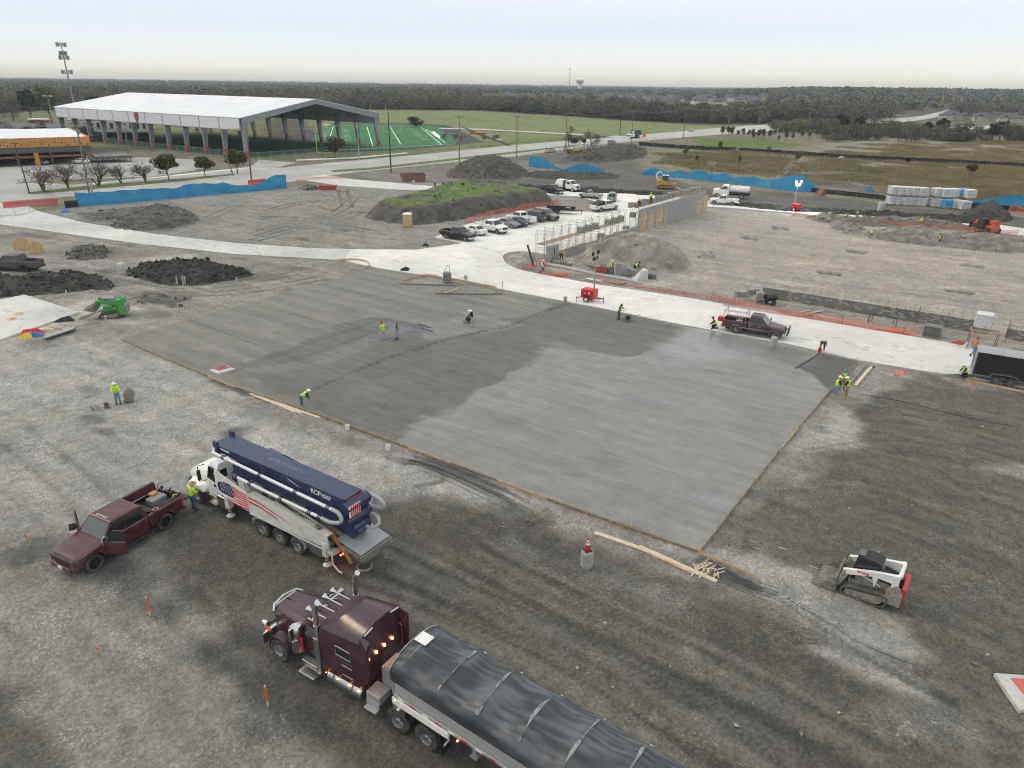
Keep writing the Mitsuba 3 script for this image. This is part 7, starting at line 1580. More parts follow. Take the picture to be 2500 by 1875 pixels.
# ---------------------------------------------------------------- tracked loaders
@lru_cache(None)
def belt_mesh(pts,w,th=.07):
 p=np.array(smooth_line(list(pts),6,True))[:,:2];P_=Polygon(p);inn=P_.buffer(-th)
 m=[ext(P_.difference(inn),'y',-w/2,w/2)]
 q,hd=along(np.vstack([np.c_[p,np.zeros(len(p))],[[*p[0],0]]]),.11)
 for k,(c,h)in enumerate(zip(q,hd)):
  for s_ in(-1,1):m.append(mv(qbox((0,0,0),(.06,w*.45,.05)),c[0],s_*w*.25+0,c[1],ry=-h)if(k+(s_>0))%2 else qbox((c[0],s_*w*.25,c[1]),(.001,.001,.001)))
 return cat(m)
def track_loader(label,pos,rot,paint,dark,cabc,up=0.0,tail='red_paint'):
 t=Th('tracked_loader',label,'track loader',pos,rot);q=lambda part,m,mt,sm=35,**k:t.p(part,m,S(mt),sm,**k)
 for s_ in(1,-1):
  m0=t.m;t.m=m0@T().translate([0,s_*.70,0]);n=t.new('track')
  t.p(n+'/belt',belt_mesh(((.25,.12),(.22,.42),(-.05,.60),(-.8,.72),(-1.4,.80),(-1.72,.66),(-1.68,.22),(-1.45,.02),(-.7,.0),(0,.0)),.42),S('track_belt'),False);t.p(n+'/track_frame',hull([(x,y,z)for x,z in((.1,.2),(.05,.4),(-1.4,.58),(-1.5,.3),(-1.3,.15),(0,.12))for y in(-.14,.14)],.02),S('mud_steel'));t.p(n+'/sprocket',cyl((-1.45,-.17,.5),(-1.45,.17,.5),.17,n=14),S('worn_steel'))
  for x in(-1.0,-.6,-.2):t.p(n+'/roller',cyl((x,-.16,.2),(x,.16,.2),.11),S('worn_steel'))
  t.m=m0;hi=1.15+up;y0=s_*.62
  q('lift_arm',hull([(-1.9,y0+w,z)for w in(-.07,.07)for z in(1.45,1.9)]+[(-1.0,y0+w,z)for w in(-.07,.07)for z in(1.5,1.72)],.02),paint);q('lift_arm',hull([(-1.0,y0+w,z)for w in(-.07,.07)for z in(1.5,1.72)]+[(.35,y0+w,z+up)for w in(-.07,.07)for z in(1.05,1.3)],.02),paint)
  q('rear_upright',hull([(-2.0,y0+w,z)for w in(-.09,.09)for z in(.9,1.95)]+[(-1.75,y0+w,z)for w in(-.09,.09)for z in(1.0,1.85)],.02),paint);q('arm_link',hull([(-.9,y0+w,1.5)for w in(-.05,.05)]+[(-1.15,y0+w,1.5)for w in(-.05,.05)]+[(-1.05,y0+w,.95)for w in(-.05,.05)],.02),paint)
  q('front_arm',hull([(.3,y0+w,1.3+up)for w in(-.08,.08)]+[(.12,y0+w,1.05+up)for w in(-.08,.08)]+[(.55,y0+w,.45+up*1.1)for w in(-.08,.08)]+[(.4,y0+w,.35+up*1.1)for w in(-.08,.08)],.02),paint if up else 'mud_steel');q('cylinder',cyl((-1.3,s_*.5,.95),(-.2,s_*.5,1.25+up*.6),.05),'chrome')
 q('body',cat(hull([(.05,s*.5,z)for s in(-1,1)for z in(.35,.75)]+[(-1.9,s*.5,z)for s in(-1,1)for z in(.4,1.2)]+[(-1.0,s*.5,.95)for s in(-1,1)],.02),bx(-1.9,-.2,-.5,.5,.75,1.2)),dark);q('engine_cover',hull([(-1.25,s*.45,1.55)for s in(-1,1)]+[(-2.0,s*.48,1.35)for s in(-1,1)]+[(-1.25,s*.48,1.1)for s in(-1,1)]+[(-2.0,s*.5,1.0)for s in(-1,1)]),'black_plastic')
 q('side_cover',cat([hull([(-1.6,s_*y,z)for y in(.48,.85)for z in(.45,1.05)]+[(-2.25,s_*y,z)for y in(.5,.8)for z in(.4,1.1)]+[(-1.95,s_*.7,1.45)],.02)for s_ in(1,-1)]),'mud_steel' if tail=='red_paint' else paint);q('tailgate',hull([(-2.28,s*.72,.42)for s in(-1,1)]+[(-2.36,s*.72,1.32)for s in(-1,1)]+[(-2.2,s*.74,1.38)for s in(-1,1)]+[(-2.18,s*.72,.42)for s in(-1,1)],.015),tail)
 q('arm_cross_bar',cyl((-2.0,-.62,1.88),(-2.0,.62,1.88),.09),paint)
 if cabc:
  q('cab',hull([(.0,s*.42,.8)for s in(-1,1)]+[(-.12,s*.42,2.05)for s in(-1,1)]+[(-1.15,s*.42,z)for s in(-1,1)for z in(1.0,2.0)]+[(-.9,s*.42,2.1)for s in(-1,1)],.03),cabc);q('roof_window',hull([(-.08,s*.3,2.13)for s in(-1,1)]+[(-.38,s*.3,2.145)for s in(-1,1)]+[(-.08,-.3,2.1),(-.08,.3,2.1),(-.38,-.3,2.1),(-.38,.3,2.1)]),'glass_light')
  for s_ in(1,-1):q('side_window',polypanel([(-.12,s_*.45,1.25),(-.2,s_*.45,1.9),(-.95,s_*.45,1.88),(-.95,s_*.45,1.25)],(0,s_,0),.02,.012),'glass')
  q('rear_window',polypanel([(-1.18,-.36,1.45),(-1.18,.36,1.45),(-1.18,.36,1.95),(-1.18,-.36,1.95)],(-1,0,0),.02,.015),'glass_light');q('front_window',polypanel([(.03,.36,1.0),(.03,-.36,1.0),(-.1,-.36,1.95),(-.1,.36,1.95)],(1,0,.1),.02,.02),'glass')
 else:
  q('canopy',cat([bx(-1.3,-.15,-.48,.48,1.98,2.06,.02)]+[beam((x,y,.9),(x+.05,y,2.0),.07,.07)for x in(-.2,-1.25)for y in(-.42,.42)]),'steel_grey');q('seat',cat(bx(-.9,-.4,-.25,.25,.75,.95,.04),bx(-.95,-.8,-.25,.25,.9,1.5,.04)),'black_plastic');q('engine_hood',hull([(-.6,s*.55,1.75)for s in(-1,1)]+[(-2.1,s*.62,1.75)for s in(-1,1)]+[(-2.15,s*.62,.9)for s in(-1,1)]+[(-1.3,s*.6,1.3)for s in(-1,1)],.03),paint)
 bz=up*1.1;a=12 if up else 0;b=[ext([(.45,.12),(.5,.85),(.62,.87),(.58,.2),(1.45,.09),(1.45,.05),(.5,.05)],'y',-.98,.98)]+[ext([(.5,.07),(.55,.8),(1.0,.42),(1.42,.1)],'y',min(s_*.94,s_*.99),max(s_*.94,s_*.99))for s_ in(1,-1)]
 q('bucket',mv(cat(b),0,0,bz-.0,ry=-a if up else 0),'worn_steel',False)
 for k in range(8):q('bucket_tooth',mv(hull([(1.42,-.9+k*.255+y,z)for y in(-.04,.04)for z in(.06,.12)]+[(1.66,-.9+k*.255,.06)]),0,0,bz,ry=-a if up else 0),'worn_steel',False)
 q('coupler',hull([(.32,s*.5,.3+bz)for s in(-1,1)]+[(.46,s*.6,z+bz)for s in(-1,1)for z in(.15,.8)]),dark);return t
ld=track_loader('white tracked loader with black cab and red tailgate at lower right',(16.7,28.01,0),143.9,'white_paint','mud_steel','black_plastic')
ld.p('decal',bx(-.75,-.25,.715,.722,1.43,1.52,.0),S('red_paint'),False);ld.p('decal_text',side_text('Bobcat',.06,-.36,.723,1.445),S('white_plain'),False)
track_loader('green tracked loader with raised bucket near the left edge',*fit((226,690),(262,688),-.2,.80),'green_paint','green_paint',None,.62,'steel_grey')
# ---------------------------------------------------------------- light towers
def light_tower(label,pos,rot,h,lit,group=None):
 t=Th('light_tower',label,'light tower',pos,rot)
 t.p('engine_box',hull([(x,y,z)for x in(-.75,.7)for y in(-.55,.55)for z in(.5,1.35)]+[(-.6,0,1.42),(.6,0,1.42)],.06),S('red_paint'));t.p('drawbar',cat(beam((-.7,.3,.45),(-1.8,0,.5),.08,.08),beam((-.7,-.3,.45),(-1.8,0,.5),.08,.08)),S('steel_dark'))
 for s_ in(1,-1):wheel(t,.05,s_*.68,.34,.2,.2,rim='white_plain');t.p('outrigger',cat(beam((.65,s_*.5,.5),(1.0,s_*1.2,.48),.07,.07),cyl((1.0,s_*1.2,0),(1.0,s_*1.2,.7),.035)),S('steel_dark'))
 t.p('fender',bx(-.4,.5,-.8,.8,.72,.76,.02),S('black_plastic'));t.p('jack',cyl((-1.75,0,0),(-1.75,0,.8),.04),S('steel_dark'));t.p('warning_sign',cat(mv(ext([(-.12,0),(.12,0),(0,.2)],'y',.61,.62),.3,0,.95),bx(-.35,-.15,.61,.62,.95,1.15)),S('white_plain'),False)
 t.p('mast',cat(bx(-.62,-.48,-.07,.07,1.3,h*.62),bx(-.60,-.50,-.05,.05,1.3,h)),S('galvanised'));t.p('lamp_bar',tube([(-.55,-.75,h),(-.55,.75,h)],.035,6),S('galvanised'))
 for y in(-.7,.7):
  for z in(-.25,.3):
   n=t.new('lamp_head');m=lathe([(.14,-.12),(.26,0),(.26,.05),(0,.06)]if not lit else[(.14,-.12),(.28,0),(.28,.04)],14,'x',(-.5,y*(1 if z>0 else .55),h+z))
   t.p(n+'/housing',m,S('dark_frame'));lens=lathe([(0,.05),(.25,.05),(.25,.065),(0,.066)],14,'x',(-.5,y*(1 if z>0 else .55),h+z));lens=trimesh.Trimesh(np.vstack([lens.vertices]),lens.faces)
   if lit:t.p(n+'/lens',hull([lens.vertices.mean(0)],.24),S('white_lamp'),**EM_WHITE)
   else:t.p(n+'/lens',lens,S('glass_light'))
 return t
b=g(1272,650,DZ);light_tower('red light tower trailer with unlit lamps on the white drive',b,150,top_z(b,551)*1.0,False)
b=g(1719,456,DZ);light_tower('red light tower with four bright lit lamps by the far drive',b,-60,top_z(b,397),True)
# ---------------------------------------------------------------- black cargo trailer at the right edge
ct=Th('cargo_trailer','black enclosed cargo trailer with open rear ramp at the right edge','trailer',*fit(((1980+2050/4.254)/K,(780+695/4.254)/K),((1980+1905/4.254)/K,(780+670/4.254)/K),-1.5,-1.1,.05))
ct.m=ct.m;c_q=lambda part,m,mt,sm=35:ct.p(part,m,S(mt),sm)
c_q('body',bx(-4.2,3.0,-1.08,1.08,.55,2.5,.03),'black_paint');c_q('roof',cat([hull([(x0,s*1.1,2.5)for s in(-1,1)for x0 in(x,x+1.78)]+[(x0,s*.6,2.62)for s in(-1,1)for x0 in(x,x+1.78)])for x in(-4.22,-2.42,-.62,1.18)]),'galvanised');c_q('corner_trim',cat([bx(-4.24,-4.16,s_*1.02,s_*1.1,.5,2.55)for s_ in(1,-1)]+[bx(-4.2,3.0,s_*1.07,s_*1.1,.5,.58)for s_ in(1,-1)]),'aluminium')
for s_ in(1,-1):
 for x in(-1.5,-2.45):wheel(ct,x+.0,s_*1.18,.37,.2,.23,rim='aluminium')
 c_q('fender',ring_mesh([[(-1.97+1.05*math.cos(a),s_*y,.42+.5*max(math.sin(a),0)**.35)for y in(1.06,1.32)]+[(-1.97+1.02*math.cos(a),s_*y,.39+.5*max(math.sin(a),0)**.35)for y in(1.32,1.06)]for a in np.linspace(0,math.pi,20)]),'aluminium',50)
c_q('ramp',hull([(-4.2,s*1.0,z)for s in(-1,1)for z in(.45,.53)]+[(-6.1,s*1.0,z)for s in(-1,1)for z in(.05,.12)]),'concrete_light');c_q('ramp_rib',cat([beam((-4.3-.2*k,-.95,.50-.046*k),(-4.3-.2*k,.95,.50-.046*k),.03,.03)for k in range(9)]),'steel_dark')
# ---------------------------------------------------------------- tank truck, service truck, dump truck, yellow machines, telehandler
def work_truck(label,pos,rot,back,cabp='white_paint',wb=4.4,s_=1.0,name='work_truck',group=None):
 t=Th(name,label,'truck',pos,rot,group,s=s_);q=lambda part,m,mt,sm=35:t.p(part,m,S(mt),sm)
 q('hood',hull([(3.1,s*.75,z)for s in(-1,1)for z in(.6,1.35)]+[(1.9,s*.95,z)for s in(-1,1)for z in(.6,1.6)]+[(3.0,s*.5,1.5)for s in(-1,1)],.04),cabp);q('cab',hull([(1.95,s*.98,z)for s in(-1,1)for z in(.6,1.55)]+[(1.35,s*.85,2.3)for s in(-1,1)]+[(.3,s*.98,z)for s in(-1,1)for z in(.6,1.6)]+[(.4,s*.85,2.3)for s in(-1,1)],.04),cabp)
 q('windshield',polypanel([(1.95,-.82,1.62),(1.95,.82,1.62),(1.4,.75,2.22),(1.4,-.75,2.22)],(.75,0,.66),.02,.05),'glass')
 for s in(1,-1):
  q('side_window',polypanel([(1.75,s*.99,1.6),(.55,s*.99,1.6),(.6,s*.9,2.15),(1.3,s*.9,2.15)],(0,s,.2),.02,.03),'glass');wheel(t,2.3,s*.85,.45,.28,.27,'truck','aluminium');wheel(t,2.3-wb,s*.85,.45,.28,.27,'drive','aluminium',dual=.3)
  if back=='dump':wheel(t,2.3-wb+1.1,s*.85,.45,.28,.27,'drive','aluminium',dual=.3)
  q('mirror',bx(1.7,1.8,s*1.1,s*1.3,1.6,2.0,.03),'black_plastic');q('headlight',bx(3.08,3.16,s*.5,s*.8,.95,1.15,.02),'glass_light')
 q('grille',bx(3.1,3.17,-.45,.45,.75,1.3,.03),'steel_dark');q('front_bumper',bx(3.1,3.25,-.95,.95,.42,.65,.05),'chrome');q('frame',bx(-3.4,2.8,-.45,.45,.5,.75),'dark_frame')
 if back=='tank':q('tank',hull([(x,.95*math.cos(a),1.6+.62*math.sin(a))for x in(.1,-3.3)for a in np.linspace(0,6.28,17)],.03),'cream_paint');q('tank_deck',bx(-3.4,.15,-1.0,1.0,.8,.98),'black_plastic');q('hose_rack',bx(-3.6,-3.3,-.6,.6,.8,1.3,.04),'steel_dark');q('manhole',cyl((-1.5,0,2.2),(-1.5,0,2.32),.25),'cream_paint')
 if back=='service':q('side_boxes',cat([bx(-2.9,-.6,s*.75,s*1.1,.7,1.55,.04)for s in(1,-1)]),'white_paint');q('tool_rack',bx(-.5,.25,-1.0,1.0,.75,2.35,.05),'steel_dark');q('bed_panel',hull([(-2.9,s*.95,1.5)for s in(-1,1)]+[(-.7,s*.95,1.5)for s in(-1,1)]+[(-2.6,s*.7,2.3)for s in(-1,1)]+[(-.8,s*.7,2.3)for s in(-1,1)],.03),'white_paint')
 if back=='dump':q('dump_bed',hull([(.1,s*1.1,z)for s in(-1,1)for z in(.95,2.6)]+[(-4.2,s*1.1,z)for s in(-1,1)for z in(1.0,2.5)]),'green_dark');q('bed_rib',cat([bx(x,x+.12,s*1.1,s*1.18,1.0,2.5)for x in(-3.9,-2.9,-1.9,-.9)for s in(1,-1)]),'green_dark')
 return t
mat('green_dark',(.02,.05,.035),.5)
work_truck('white water tank truck behind the white pickup',*fit(c6_(1790,760),c6_(2440,800),2.3,1.0,DZ),'tank',s_=1.15)
work_truck('white service truck with dark tool racks behind the black pickup',*fit(c2_(485,245),c2_(280,215),2.3,-1.0,DZ),'service')
P_=g(1366,299,.06);work_truck('white and dark green dump truck driving on the far street',P_,head(g(1400,296),g(1355,301)),'dump',wb=5.4,s_=1.35)
for x,y,m,l in((1188,329,'silver_paint','grey suv driving on the far street behind the wire fence'),(1322,312,'sage_paint','dark suv on the far street behind the pole'),(1493,284,'silver_paint','pale car far along the far street'),(1797,268,'white_paint','tiny white car where the far street leaves the tree rows')):
 car(l,g(x,y,.06),head(g(x-30,y+3),g(x+30,y-4)),m,kind='suv',L=4.8,W=1.9,H=1.75,belt=1.1,wb=2.85,r=.36)
car('white sedan parked under the orange clad building',g(175,353,.05),170,'white_paint');car('dark grey sedan parked left of the white one by the orange building',g(88,355,.05),160,'steel_grey')
def dozer(label,pos,rot):
 t=Th('crawler_loader',label,'crawler loader',pos,rot);q=lambda part,m,mt,sm=35:t.p(part,m,S(mt),sm)
 for s_ in(1,-1):
  m0=t.m;t.m=m0@T().translate([0,s_*.85,0]);n=t.new('track');t.p(n+'/belt',belt_mesh(((1.5,.1),(1.7,.45),(1.4,.8),(0,.88),(-1.3,.85),(-1.65,.5),(-1.4,.1),(0,0)),.5),S('dark_frame'),False);t.p(n+'/track_frame',bx(-1.3,1.3,-.15,.15,.25,.65,.1),S('yellow_paint'));t.m=m0
  q('lift_arm',hull([(.6,s_*.65+w,z)for w in(-.08,.08)for z in(1.6,1.9)]+[(2.3,s_*.65+w,z)for w in(-.08,.08)for z in(.9,1.2)],.03),'yellow_paint')
 q('body',hull([(1.0,s*.6,z)for s in(-1,1)for z in(.8,1.5)]+[(-1.9,s*.75,z)for s in(-1,1)for z in(.9,2.0)]+[(-1.0,s*.75,2.15)for s in(-1,1)],.05),'yellow_paint');q('cab',hull([(.7,s*.65,1.4)for s in(-1,1)]+[(-.7,s*.65,1.4)for s in(-1,1)]+[(.55,s*.6,3.0)for s in(-1,1)]+[(-.7,s*.6,3.0)for s in(-1,1)],.04),'dark_frame');q('cab_roof',bx(-.85,.75,-.72,.72,3.0,3.12,.04),'cream_paint')
 for s_ in(1,-1):q('side_window',cat([polypanel([(x,s_*.7,1.7),(x+.55,s_*.69,1.7),(x+.52,s_*.65,2.85),(x,s_*.65,2.85)],(0,s_,.05),.02,.03)for x in(-.62,.02)]),'glass_light')
 q('bucket',cat(ext([(2.3,.2),(2.2,1.2),(2.5,1.3),(2.6,.35),(3.5,.2),(3.5,.1),(2.4,.08)],'y',-1.25,1.25)),'yellow_paint',False);q('ripper_arm',tube([(-1.8,0,2.0),(-2.2,0,3.2),(-1.5,0,3.9),(-1.0,0,3.6)],.16,8),'white_plain');return t
b=g(*c6_(575,560));dozer('yellow crawler loader with a white ripper in front of the blue fence',b,-8)
def backhoe(label,pos,rot):
 t=Th('backhoe',label,'backhoe',pos,rot);q=lambda part,m,mt,sm=35:t.p(part,m,S(mt),sm)
 for s_ in(1,-1):wheel(t,-1.0,s_*.8,.75,.45,.4,'drive','yellow_paint');wheel(t,1.3,s_*.75,.5,.35,.28,'drive','yellow_paint')
 q('body',hull([(1.9,s*.45,z)for s in(-1,1)for z in(.7,1.35)]+[(-1.3,s*.5,z)for s in(-1,1)for z in(.7,1.4)],.05),'yellow_paint');q('canopy',cat([bx(-1.3,.5,-.75,.75,2.6,2.72,.03)]+[beam((x,y,1.2),(x,y,2.6),.08,.08)for x in(-1.2,.4)for y in(-.65,.65)]),'dark_frame');q('dig_arm',tube([(-1.6,0,1.0),(-2.6,0,2.9),(-3.1,0,2.2),(-2.7,0,.8)],.16,6),'dark_frame');q('loader_bucket',ext([(2.2,.1),(2.2,.9),(2.4,.95),(2.5,.2),(3.1,.15),(3.1,.05)],'y',-1.1,1.1),'worn_steel',False);return t
backhoe('dark backhoe by the brown dirt bank at the far street',g(1236,332),12);backhoe('yellow backhoe just right of the dark one by the far street',g(1263,330),190)
th=Th('telehandler','red telehandler with lowered boom by the trench at the right edge','telehandler',*fit((2124,500),(2168,512),1.5,-1.0));q=lambda part,m,mt,sm=35:th.p(part,m,S(mt),sm)
mat('red_orange',dusty((.55,.085,.045),amt=.3),.45)
for s_ in(1,-1):
 for x in(1.5,-1.5):wheel(th,x,s_*1.0,.68,.42,.36,'drive','worn_steel')
q('body',hull([(2.0,s*.6,z)for s in(-1,1)for z in(.6,1.2)]+[(-2.1,s*.7,z)for s in(-1,1)for z in(.6,1.5)],.06),'red_orange');q('engine_cover',hull([(1.2,-y,z)for y in(.55,1.15)for z in(.8,1.6)]+[(-1.0,-y,z)for y in(.55,1.15)for z in(.8,1.5)],.06),'red_orange');q('cab',hull([(.9,y,z)for y in(.35,1.1)for z in(.9,1.6)]+[(-.7,y,z)for y in(.35,1.1)for z in(.9,2.5)]+[(.5,y,2.5)for y in(.4,1.05)],.04),'dark_frame');q('boom',hull([(-2.3,-.1+w,z)for w in(-.3,.3)for z in(1.9,2.5)]+[(2.4,-.1+w,z)for w in(-.25,.25)for z in(1.4,1.85)],.03),'red_orange')
q('boom_head',hull([(2.3,-.1+w,1.8)for w in(-.25,.25)]+[(2.9,-.1+w,z)for w in(-.25,.25)for z in(.5,1.2)],.03),'red_orange');q('fork_frame',cat([bx(2.9,3.0,-.9,.7,.3,1.4)]+[bx(2.9,4.1,y,y+.12,.25,.32)for y in(-.7,.4)]),'dark_frame');q('boom_pivot',hull([(-2.3,s*.6,1.0)for s in(-1,1)]+[(-2.2,s*.55,2.2)for s in(-1,1)]+[(-1.6,s*.6,1.0)for s in(-1,1)],.05),'red_orange')
fb=Th('flatbed_trailer','low black flatbed trailer with yellow ratchets by the parked row','trailer',*two(c1(1640,425),c1(1420,415)));q=lambda part,m,mt,sm=35:fb.p(part,m,S(mt),sm)
q('deck',bx(-2.8,2.4,-1.0,1.0,.72,.82,.02),'dark_frame');q('side_rail',cat([bx(-2.8,2.4,s_*1.0,s_*1.06,.8,1.2)for s_ in(1,-1)]+[bx(-2.8,-2.7,-1,1,.8,1.5)]),'black_plastic');q('tongue',beam((2.3,0,.7),(4.0,0,.6),.14,.12),'dark_frame');q('jack',cyl((3.7,0,0),(3.7,0,.9),.06),'dark_frame');q('load',cat(bx(.6,1.6,-.6,.6,.82,1.05,.04)),'yellow_bright')
for s_ in(1,-1):
 for x in(-.9,-1.7):wheel(fb,x,s_*1.15,.38,.22,.24,rim='steel_dark')
one('scrap_bin','open rusty yellow dumpster left of the big dirt pile','dumpster',cat(ext([(-3.2,1.9),(-2.3,0),(2.6,0),(2.8,1.9)],'y',-1.25,-1.15),ext([(-3.2,1.9),(-2.3,0),(2.6,0),(2.8,1.9)],'y',1.15,1.25),bx(-2.3,2.6,-1.2,1.2,0,.1),hull([(2.6,s*1.2,0)for s in(-1,1)]+[(2.8,s*1.2,1.9)for s in(-1,1)]+[(2.7,s*1.2,0)for s in(-1,1)]),bx(-3.1,2.8,-1.32,-1.2,1.75,1.95),hull([(-2.3,s*1.2,0)for s in(-1,1)]+[(-3.2,s*1.2,1.9)for s in(-1,1)]+[(-3.1,s*1.2,1.9)for s in(-1,1)])),'surface_rust',g(893,392),20,False)
# ---------------------------------------------------------------- people
def chain(js,refine=.05):
 """One smooth body from bones (a, ra, b, rb)."""
 m=None
 for a,ra,b,rb in js:
  h=m3.Manifold.hull_points(np.vstack([_ico*ra+np.asarray(a),_ico*rb+np.asarray(b)]));m=h if m is None else m+h
 t=tm(m.refine_to_length(refine));t=trimesh.Trimesh(t.vertices,t.faces,process=True);trimesh.smoothing.filter_taubin(t,.5,-.53,6);return t
@lru_cache(None)
def person_parts(pose):
 """Meshes of a 1.78 m figure facing +x: stand, walk, bend, kneel or push."""
 V=lambda*a:np.array(a,float)
 lean={'stand':.04,'walk':.12,'bend':1.15,'kneel':.45,'push':.3,'look':.10}[pose];hz={'bend':.86,'kneel':.45}.get(pose,.93)
 hip=V(0,0,hz);up=V(math.sin(lean),0,math.cos(lean));fwd=V(math.cos(lean),0,-math.sin(lean))
 sh=hip+up*.50;nk=sh+up*.08;hd=nk+up*.15+fwd*.03;hd=hd+(fwd*.05 if pose in('look','push')else 0)
 if pose=='bend':hd=nk+V(.13,0,.06)
 S_={s:sh+V(0,s*.19,0)for s in(1,-1)};H_={s:hip+V(0,s*.09,0)for s in(1,-1)}
 if pose=='walk':K_={1:V(.24,.1,.52),-1:V(-.06,-.1,.50)};A_={1:V(.34,.1,.10),-1:V(-.38,-.1,.17)}
 elif pose=='kneel':K_={1:V(.34,.14,.44),-1:V(.24,-.14,.08)};A_={1:V(.28,.14,.09),-1:V(-.18,-.14,.09)}
 elif pose=='bend':K_={1:V(.07,.14,.48),-1:V(.02,-.16,.47)};A_={1:V(.0,.18,.09),-1:V(-.08,-.2,.09)}
 else:K_={1:V(.04,.11,.49),-1:V(.0,-.12,.49)};A_={1:V(.0,.13,.09),-1:V(-.02,-.15,.09)}
 E_,W_={},{}
 for s in(1,-1):
  if pose=='stand':E_[s]=S_[s]+V(-.02,s*.08,-.28);W_[s]=E_[s]+V(.16,-s*.10,-.16)
  elif pose=='walk':E_[s]=S_[s]+V(-.12*s,s*.06,-.27);W_[s]=E_[s]+V(.14-.08*s,0,-.21)
  elif pose=='bend':E_[s]=S_[s]+V(.02,s*.07,-.28);W_[s]=E_[s]+V(.10,-s*.07,-.22)
  elif pose=='kneel':E_[s]=S_[s]+V(.10,s*.07,-.25);W_[s]=E_[s]+V(.18,-s*.12,-.12)
  elif pose=='look':E_[s]=S_[s]+V(.05,s*.07,-.27);W_[s]=E_[s]+V(.20,-s*.13,.02)
  else:E_[s]=S_[s]+V(.10,s*.09,-.25);W_[s]=E_[s]+V(.24,-s*.02,-.05)
 skin=[(nk-up*.04,.06,hd,.07),(hd,.085,hd+V(0,0,.07),.088),(hd+V(.05,0,-.05),.05,hd+V(.03,0,0),.07),(hd+V(.09,0,.0),.016,hd+V(.10,0,-.02),.018)]
 skin+=[(hd+V(0,s*.085,.0),.02,hd+V(-.01,s*.09,.03),.018)for s in(1,-1)]
 for s in(1,-1):
  d=W_[s]-E_[s];d/=np.linalg.norm(d);n=np.cross(d,V(0,s,0));n/=np.linalg.norm(n);sd=np.cross(d,n);pm_=W_[s]+d*.07
  skin+=[(E_[s]*.3+W_[s]*.7,.036,W_[s],.03),(W_[s],.03,pm_,.036)]
  for k in range(4):q=pm_+sd*(k-1.5)*.02+d*.02;m_=q+d*(.045-.004*abs(k-1.2));skin+=[(q,.010,m_,.0095),(m_,.0095,m_+d*.02-n*.028,.0085)]
  q=W_[s]+d*.03;skin+=[(q,.014,q+d*.04-n*.03+sd*.03,.011)]
 body=chain(skin,.03)
 top=[(hip+up*.02,.135,hip+up*.22,.14),(hip+up*.22,.14,sh-up*.05,.15)]+[(sh-up*.06+V(0,s*.06,0),.12,S_[s],.085)for s in(1,-1)]+[(sh-up*.1,.14,nk-up*.02,.075)]
 arms=[x for s in(1,-1)for x in((S_[s],.085,E_[s],.06),(E_[s],.06,E_[s]*.25+W_[s]*.75,.048))]
 legs=[(hip+up*.06,.135,hip-up*.03,.14)]+[x for s in(1,-1)for x in((H_[s],.115,K_[s],.08),(K_[s],.08,A_[s],.058))]
 vest=[(hip+up*.08,.145,hip+up*.22,.15),(hip+up*.22,.15,sh-up*.04,.158)]+[(sh-up*.07+V(0,s*.07,0),.125,S_[s]-V(0,s*.05,0),.085)for s in(1,-1)]
 foot={s:(V(.16,0,-.045)if not(pose=='kneel' and s<0)else V(-.05,0,-.05))for s in(1,-1)}
 boots=[chain([(A_[s]+V(0,0,.16),.068,A_[s],.062),(A_[s]+V(-.03,0,-.035),.05,A_[s]+foot[s],.045)],.05)for s in(1,-1)]
 ht=hd+V(-.01,0,.06)
 hat=cat(lathe([(.125,-.01),(.118,.03),(.10,.08),(.06,.115),(0,.125)],16,c=ht),mv(lathe([(.125,-.02),(.165,-.018),(.165,-.008),(.12,.0)],16),*(ht+[.02,0,0])))
 wide=cat(lathe([(.12,-.01),(.11,.06),(.07,.1),(0,.105)],16,c=ht),lathe([(.1,-.02),(.23,-.03),(.22,-.015),(.1,.0)],20,c=ht));hood_=chain([(nk,.10,hd+V(-.02,0,.03),.115),(hd+V(-.02,0,.03),.115,hd+V(-.03,0,.06),.10)],.05)
 stripe=cat([tube([c+r*(math.cos(a)*V(0,1,0)*1.1+math.sin(a)*fwd)for a in np.linspace(0,6.28,15)],.013,5)for c,r in((hip+up*.16,.150),(hip+up*.32,.158))])
 return dict(body=body,jacket=chain(top+arms,.05),vest=chain(vest,.05),trousers=chain(legs,.05),boots=boots,hard_hat=hat,sun_hat=wide,hood=hood_,vest_stripe=stripe,shirt=chain(top,.05),hands=W_)
def person(label,pos,rot,pose='stand',jacket='dark_cloth',vest='hi_vis',trousers='denim',hat='white_plain',headgear='hard_hat',boots='boot',s_=1.0,name='person'):
 q=person_parts(pose);t=Th(name,label,'person',pos,rot,s=s_)
 t.p('body',q['body'],S('skin'),True);t.p('jacket',q['jacket'],S(jacket),True);t.p('trousers',q['trousers'],S(trousers),True)
 for b in q['boots']:t.p('boot',b,S(boots),True)
 if vest:t.p('vest',q['vest'],S(vest),True);t.p('vest_stripe',q['vest_stripe'],S('grey_cloth'))
 t.p('headgear' if headgear=='hood' else headgear,q[headgear],S(hat),40);return t
person('worker in a lime jacket and straw hat between the pump truck and maroon pickup',g(421,1102),60,'look','hi_vis',None,'denim','straw','sun_hat')
person('worker in lime jacket and white hard hat looking down at lower left',g(257,874),-70,'look','hi_vis',None,'denim_light',s_=1.04)
person('worker bending over the near form boards in yellow boots',g(652,880,.05),40,'bend','dark_cloth','hi_vis','denim','white_plain','hard_hat','boot_yellow')
person('worker with red hard hat and lime jacket holding a float pole on the slab',g(829,734,SZ),150,'look','hi_vis',None,'grey_cloth','red_paint','hard_hat','boot_tan')
person('worker in grey clothes right of the red-hatted one on the slab',g(857,733,SZ),-20,'stand','grey_cloth','dark_cloth','grey_cloth','steel_grey')
person('worker in black steering a power trowel in the middle of the slab',g(1021,706,SZ),160,'push','dark_cloth',None,'grey_cloth','white_plain','sun_hat','boot_tan')
